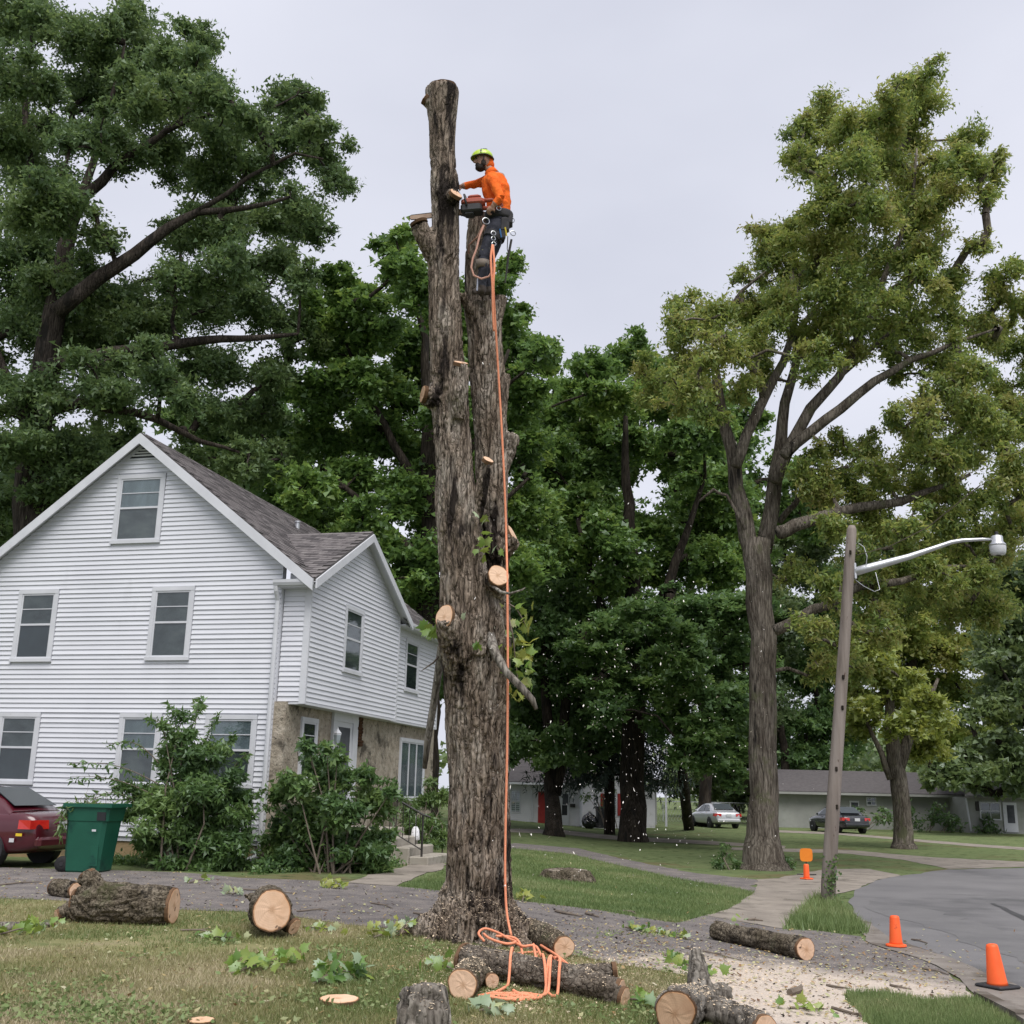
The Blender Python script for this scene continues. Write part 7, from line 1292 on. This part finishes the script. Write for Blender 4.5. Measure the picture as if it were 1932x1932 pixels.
q = MB(); q.tube([S_(-0.12, 0, 0.055), S_(-0.24, 0, 0.06), S_(-0.34, 0, 0.035), S_(-0.37, 0, -0.03), S_(-0.30, 0, -0.06), S_(-0.12, 0, -0.05)], [0.03, 0.024, 0.022, 0.022, 0.024, 0.03], 10); q.build('rear_handle', m_sawo, saw, True)
q = MB(); q.tube([S_(0.06, -0.10, -0.09), S_(0.09, -0.115, 0.0), S_(0.10, -0.10, 0.11), S_(0.10, 0, 0.135), S_(0.10, 0.10, 0.11), S_(0.07, 0.11, -0.05)], 0.014, 8); q.build('front_handle', m_black, saw, True)
q = MB(); q.hexa([S_(x, y, z) for z, x0 in ((0.05, 0.12), (0.20, 0.17)) for x, y in ((x0, -0.08), (x0 + 0.012, -0.08), (x0 + 0.012, 0.08), (x0, 0.08))]); q.build('hand_guard', m_steel, saw)
q = MB(); q.bbox(S_(0.10, -0.095, -0.03), (0.16, 0.03, 0.10), axes=sx_, b=0.01); q.build('clutch_cover', m_black, saw)
bt = T(776, 410, 0.02); b0 = S_(0.10, -0.06, -0.04); db_ = norm(bt - b0); ub = norm(ZZ - db_ * (ZZ @ db_)); pb_ = [b0 - ub * 0.042, bt - ub * 0.032, bt + db_ * 0.02 - ub * 0.015, bt + db_ * 0.025, bt + db_ * 0.02 + ub * 0.015, bt + ub * 0.032, b0 + ub * 0.042]
q = MB(); q.prism(pb_, norm(np.cross(db_, ub)) * 0.008); q.build('guide_bar', pmat('worn_bar', [(0.30, 0.20, 0.14), (0.40, 0.30, 0.22)], scale=12, rough=0.5, metal=0.3), saw)
q = MB(); q.tube([p + norm(np.cross(db_, ub)) * 0.004 for p in pb_], 0.007, 5); q.build('chain', m_iron, saw)

# ------------------------------------------------------------------ climbing rope
def smooth(pts, n=6):
    pts = [V3(p) for p in pts]; out = []; P = [pts[0]] + pts + [pts[-1]]
    for i in range(1, len(P) - 2):
        for k in range(n):
            t = k / n; a, b, c, d = P[i - 1], P[i], P[i + 1], P[i + 2]; out.append(0.5 * ((2 * b) + (-a + c) * t + (2 * a - 5 * b + 4 * c - d) * t * t + (-a + 3 * b - 3 * c + d) * t ** 3))
    return out + [pts[-1]]
def gl_(x, y, h=0.025): p = gnd(x, y); p[2] += h; return p
rope = thing('climbing_rope', gnd(965, 1850), 'orange climbing rope hanging down the trunk into a tangle over the long log', 'rope')
dn = [J(929, 462, -0.30), J(933, 500, -0.36), J(931, 540, -0.38), J(934, 600, -0.25), J(940, 700, -0.12), J(946, 800, -0.10), J(952, 920, -0.12), J(955, 1010, -0.15), J(957, 1100, -0.42), J(958, 1250, -0.50), J(957, 1400, -0.50), J(954, 1550, -0.52), J(953, 1650, -0.56), J(956, 1720, -0.62), gl_(964, 1795, 0.16)]
q = MB(); q.tube(smooth(dn, 5), 0.0135, 8); q.build('standing_line', m_rope, rope, True)
q = MB(); q.tube(smooth([J(929, 462, -0.30), J(926, 490, -0.36), J(929, 540, -0.38), J(930, 590, -0.34), J(932, 625, -0.3)], 5), 0.0135, 8); q.build('tail_line', m_rope, rope, True)
LX, LR = LOGAX['long smooth log lying across the foot of the trunk under the orange rope']
def lie(pts, r=0.0135):        # the rope lies on the log where it crosses it and on the ground elsewhere
    out = []
    for p in pts:
        best = float(gz(p[0])) + r + 0.006
        for (a, b, ra) in zip(LX[:-1], LX[1:], LR[:-1]):
            d = (b - a)[:2]; t = np.clip(((p[:2] - a[:2]) @ d) / (d @ d), 0, 1); c = a + (b - a) * t; e = np.linalg.norm(p[:2] - c[:2])
            if e < ra + 0.03: best = max(best, c[2] + sqrt(max(0.0, (ra + 0.03) ** 2 - e * e)))
        out.append(V3((p[0], p[1], max(p[2], best))))
    for _ in range(2): out = [out[0]] + [V3((b[0], b[1], max(b[2], (a[2] + b[2] + c[2]) / 3))) for a, b, c in zip(out[:-2], out[1:-1], out[2:])] + [out[-1]]
    return out
def over(x, y): return 0.03
loops = [[(964, 1800, .14), (985, 1810, .13), (1012, 1812, .13), (1030, 1840, None), (1038, 1872, .03), (1020, 1886, .03), (985, 1884, .03), (968, 1878, .04)],
    [(912, 1808, .17), (902, 1797, .19), (914, 1791, .21), (938, 1797, .20), (958, 1805, .18), (972, 1812, .18), (954, 1814, .17), (924, 1806, .18), (912, 1798, .19)],
    [(935, 1800, .18), (975, 1803, .16), (986, 1820, None), (970, 1845, None), (955, 1868, .03), (930, 1878, .02), (902, 1884, .02)],
    [(1006, 1808, .14), (1016, 1840, None), (1024, 1868, .04), (1042, 1884, .02), (1056, 1876, .02), (1044, 1866, .03), (1026, 1880, .02)],
    [(1020, 1798, .08), (1050, 1812, .05), (1075, 1832, .04), (1062, 1832, .05), (1048, 1816, .05), (1070, 1826, .03), (1104, 1842, .02)]]
for _ in range(9):      # loose random turns of the tangle
    front = RNG.uniform() < 0.7; cx, cy, rx, ry, ph = RNG.uniform(945, 1040), (1884 if front else 1806) + RNG.uniform(-3, 5), RNG.uniform(14, 45), RNG.uniform(3, 8), RNG.uniform(0, 6); nn_ = RNG.integers(7, 12)
    loops.append([(cx + rx * cos(ph + k * 0.9) * RNG.uniform(0.6, 1.2), cy + ry * sin(ph + k * 0.9) * RNG.uniform(0.6, 1.2), RNG.uniform(0.015, 0.035)) for k in range(nn_)])
for i, lp_ in enumerate(loops):
    q = MB(); q.tube(lie(smooth([gl_(x, y, over(x, y) if h is None else h) for x, y, h in lp_], 12)), 0.0135, 7); q.build('loop', m_rope, rope, True)

# ------------------------------------------------------------------ leafy sprigs, twigs, chips and litter
def sprig(label, x0, y0, x1, y1, n, size, pool, h=0.12, name='leafy_sprig'):
    A, B = gnd(x0, y0), gnd(x1, y1); rt = thing(name, (A + B) / 2, label, 'sprig', 'torn leafy sprigs on the ground'); q = MB()
    q.tube([A + V3((0, 0, 0.02)), (A + B) / 2 + V3((0, 0, h * 0.5)), B + V3((0, 0, 0.05))], [0.012, 0.009, 0.004], 6); q.build('stem', m_twig, rt)
    for k in range(int(n * 1.6)):
        t = RNG.uniform(0.05, 1.05); p = A * (1 - t) + B * t + RNG.normal(0, 1, 3) * (0.09, 0.09, 0); p[2] = float(gz(p[0])) + RNG.uniform(0.02, h); put_leaf(rt, p, size *  0.8 * RNG.uniform(0.6, 1.3), rdir(1.1) + V3((0, -0.35, 0)), rdir(0.2), pool)
sprig('bright green leafy sprig below the stout round log', 435, 1842, 545, 1822, 34, 0.15, LEAFS[1:] + LEAFS[2:], 0.14)
sprig('dark green leafy sprig with pale edges above the wood slice', 590, 1862, 672, 1846, 26, 0.16, LEAFS[:2] + LEAFP[:1], 0.20)
sprig('green leaves over the thin grey limb at the left edge', -20, 1772, 80, 1758, 30, 0.14, LEAFS[2:] + LEAFP[1:2], 0.12)
sprig('pale yellowing leaf pile left of the trunk foot', 705, 1772, 790, 1760, 36, 0.14, LEAFP + LEAFS[3:] + LEAFY, 0.14)
sprig('pale leaf bunch on the left driveway', 438, 1690, 458, 1692, 9, 0.16, LEAFP, 0.12)
sprig('yellow leaf bunch at the edge of the house path', 608, 1674, 640, 1678, 14, 0.15, LEAFY + LEAFS[3:], 0.14)
sprig('small leaf bunch on the driveway behind the mossy log', 358, 1668, 392, 1664, 8, 0.14, LEAFS[2:] + LEAFP, 0.1)
sprig('yellow leaf sprig on the lawn right of the trunk foot', 985, 1703, 992, 1698, 10, 0.14, LEAFY, 0.16)
sprig('litter of green leaves on the driveway right of the trunk', 1180, 1752, 1290, 1772, 34, 0.13, LEAFS + LEAFP + LEAFY, 0.06)
sprig('green leaves at the lawn corner by the sawdust apron', 1262, 1812, 1340, 1850, 26, 0.13, LEAFS + LEAFY[:1], 0.10)
sprig('leaf sprig near the forked stump at the bottom edge', 1185, 1890, 1230, 1905, 16, 0.14, LEAFS, 0.10)
sprig('few green leaves on the sawdust near the bottom edge', 1490, 1905, 1560, 1915, 10, 0.13, LEAFS[1:] + LEAFY, 0.06)
sprig('green leaves on the long straight log', 1395, 1770, 1412, 1778, 6, 0.13, LEAFS[2:] + LEAFP[:1], 0.30)
sprig('pale sprig left of the upright grey block', 640, 1842, 660, 1850, 6, 0.14, LEAFS[3:] + LEAFY[:1], 0.08)
sprig('pale upturned leaves in front of the trunk foot', 905, 1912, 935, 1918, 8, 0.15, LEAFP, 0.10)
sprig('green leaves on the lawn left of the forked log', 830, 1826, 858, 1842, 9, 0.15, LEAFS[1:] + LEAFP[:1], 0.10)
sprig('leaf litter along the lawn edge by the driveway', 570, 1752, 630, 1762, 16, 0.13, LEAFS + LEAFY + LEAFP, 0.07)
sprig('fallen leaves beside the round log', 390, 1770, 440, 1778, 12, 0.14, LEAFS + LEAFP, 0.06)
STICKS = ['thin stick on the driveway beside the maroon car', 'long thin stick on the driveway behind the round log', 'short stick on the driveway left of the trunk', 'thick bark strip on the driveway right of the trunk', 'short bark strip beside the thick strip on the driveway', 'short dark stick at the lawn edge by the leaf litter', 'bent stick against the right of the trunk foot', 'dark stick on the sidewalk behind the long straight log', 'short thick branch piece lying on the sawdust', 'thin stick on the sawdust near the grass wedge', 'long stick at the bottom edge on the sawdust', 'thin stick with a pale end on the lawn right of the mossy log', 'thin stick behind the trunk foot', 'thin stick behind the round log', 'stick on the driveway just left of the trunk', 'long thin branch in front of the long straight log', 'small stick in the gutter by the middle cone', 'stick in the gutter between the two near cones', 'stick above the grass wedge near the kerb', 'stick beside the cut end of the mossy log']
for k, (x0, y0, x1, y1, r) in enumerate([(0, 1672, 76, 1666, .014), (415, 1678, 560, 1688, .014), (700, 1706, 740, 1716, .012), (1048, 1722, 1098, 1732, .022), (1105, 1726, 1130, 1733, .02), (1175, 1722, 1200, 1728, .02), (985, 1738, 1012, 1752, .018), (1410, 1738, 1440, 1740, .02), (1490, 1880, 1512, 1868, .035), (1560, 1862, 1600, 1868, .014), (1570, 1905, 1640, 1925, .014), (340, 1758, 400, 1762, .012), (900, 1735, 960, 1750, .012), (560, 1722, 620, 1720, .012), (780, 1725, 830, 1735, .014), (1290, 1790, 1400, 1815, .010), (1720, 1775, 1750, 1782, .014), (1740, 1830, 1790, 1842, .012), (1680, 1862, 1720, 1870, .014), (285, 1742, 330, 1735, .012)]):
    A, B = gnd(x0, y0, r * 0.8 + 0.008), gnd(x1, y1, r * 0.8 + 0.008); q = MB(); m_ = (A + B) / 2 + np.array([RNG.normal(0, .03), RNG.normal(0, .05), 0.01]); q.tube([A, m_, B], [r, r * 0.9, r * 0.5], 6); e = m_ + (B - A) * 0.25 + np.array([0, RNG.normal(0, 0.1), 0.02]); q.tube([m_, e], [r * 0.6, r * 0.25], 5)
    top(q, 'stick', m_twig, STICKS[k], 'stick', A, 'broken sticks scattered on the ground')
def flakes(name, label, P, s, mat, cat, flat=True, lift=0.004):
    n = len(P); a = RNG.uniform(0, 2 * pi, n); L_ = s * RNG.uniform(0.5, 1.5, n); w = L_ * RNG.uniform(0.3, 0.8, n); tl = RNG.normal(0, 0.25 if flat else 0.9, n)
    u = np.stack([np.cos(a), np.sin(a), tl], 1) * L_[:, None] / 2; v = np.stack([-np.sin(a), np.cos(a), RNG.normal(0, 0.25, n)], 1) * w[:, None] / 2; C_ = P + np.array([0, 0, lift]) + np.array([0, 0, 1]) * (np.abs(u[:, 2]) + np.abs(v[:, 2]))[:, None] * flat
    tp = C_ + np.array([0, 0, 1]) * (s * 0.12)
    V = np.stack([C_ - u, C_ + v, C_ + u, C_ - v, tp], 1).reshape(-1, 3); b = np.arange(n)[:, None] * 5; Q = np.concatenate([b + np.array([[0, 1, 4]]), b + np.array([[1, 2, 4]]), b + np.array([[2, 3, 4]]), b + np.array([[3, 0, 4]])])
    o = add_mesh(name, quads_mesh(name, V, Q, np.tile(np.clip(RNG.normal(0.5, 0.3, n), 0, 1), 4)), mat); tag(o, label, cat, kind='stuff'); return o
def near(c, sx, sy, n):
    x = RNG.normal(c[0], sx, n); y = RNG.normal(c[1], sy, n); k = y > 1690; return gndv(x[k], np.minimum(y[k], 1985))
P = np.concatenate([near((900, 1815), 75, 26, 3600), near((1120, 1822), 80, 22, 1900), near((1000, 1870), 110, 32, 1900), near((1500, 1870), 110, 30, 1000), near((1380, 1830), 90, 22, 2000), near((700, 1850), 260, 50, 1100), near((1150, 1900), 150, 30, 2200)])
flakes('sawdust_chips', 'pale sawdust and small wood chips strewn round the trunk and apron', P, 0.022, m_chip, 'sawdust')
P = np.concatenate(REST); flakes('settled_sawdust', 'sawdust settled on the root flare and on the tops of the logs', P, 0.018, m_chip, 'sawdust', lift=0.002)
# broad leaved weeds in the turf
C_ = gndv(np.concatenate([RNG.normal(150, 150, 40), RNG.uniform(0, 1300, 45)]), np.concatenate([RNG.normal(1925, 18, 40), RNG.uniform(1760, 1950, 45)])); P = np.concatenate([c + RNG.normal(0, 1, (46, 3)) * (0.13, 0.16, 0) + RNG.uniform(0.01, 0.05, (46, 1)) * (0, 0, 1) for c in C_])
V, Q, tn = leaf_quads(P, 0.05, 0.6, 1.6, RNG.uniform(0.2, 1, len(P)), droop=0.1); o = add_mesh('lawn_weeds', quads_mesh('lawn_weeds', V, Q, tn), m_grass_g); tag(o, 'broad leaved weeds growing in patches in the front lawn', 'weeds', kind='stuff')
m_litter = leafmat('leaf_litter', [(0.10, 0.05, 0.025), (0.30, 0.17, 0.07), (0.42, 0.34, 0.16), (0.36, 0.38, 0.20), (0.55, 0.50, 0.36)], trans=0.15)
P = np.concatenate([scatter(P_DRIVE, 1900), scatter(P_FRONT, 900), scatter(P_MID, 260), near((1180, 1790), 160, 25, 500), near((1650, 1830), 120, 35, 500)])
flakes('fallen_leaves', 'dry brown and pale leaf scraps littering driveway and lawn', P, 0.045, m_litter, 'leaf litter', lift=0.012)
P = np.concatenate([scatter(P_DRIVE, 700), near((1000, 1760), 200, 30, 300)])
flakes('bark_crumbs', 'dark bark crumbs scattered over the driveway', P, 0.04, m_bark_dark, 'bark crumbs', lift=0.01)
# sawdust falling through the air from the cut
n = 640; x = np.concatenate([RNG.normal(1190, 140, n), RNG.normal(940, 30, 160), RNG.uniform(960, 1500, 140)]); y = np.concatenate([RNG.normal(1400, 190, n), RNG.uniform(450, 1700, 160), RNG.uniform(700, 1300, 140)]); k = (y < 1690) & (y > 420) & (x < 1600); x, y = x[k], y[k]
P = np.array([at(a, b, RNG.uniform(10.5, 15.5)) for a, b in zip(x, y)]); P = P[P[:, 2] > 0.05]
flakes('falling_sawdust', 'pale sawdust specks falling through the air from the chainsaw cut', P, 0.0165, pmat('airborne_chip', [(0.72, 0.68, 0.62), (0.8, 0.77, 0.72)], rough=0.9), 'sawdust', flat=False)
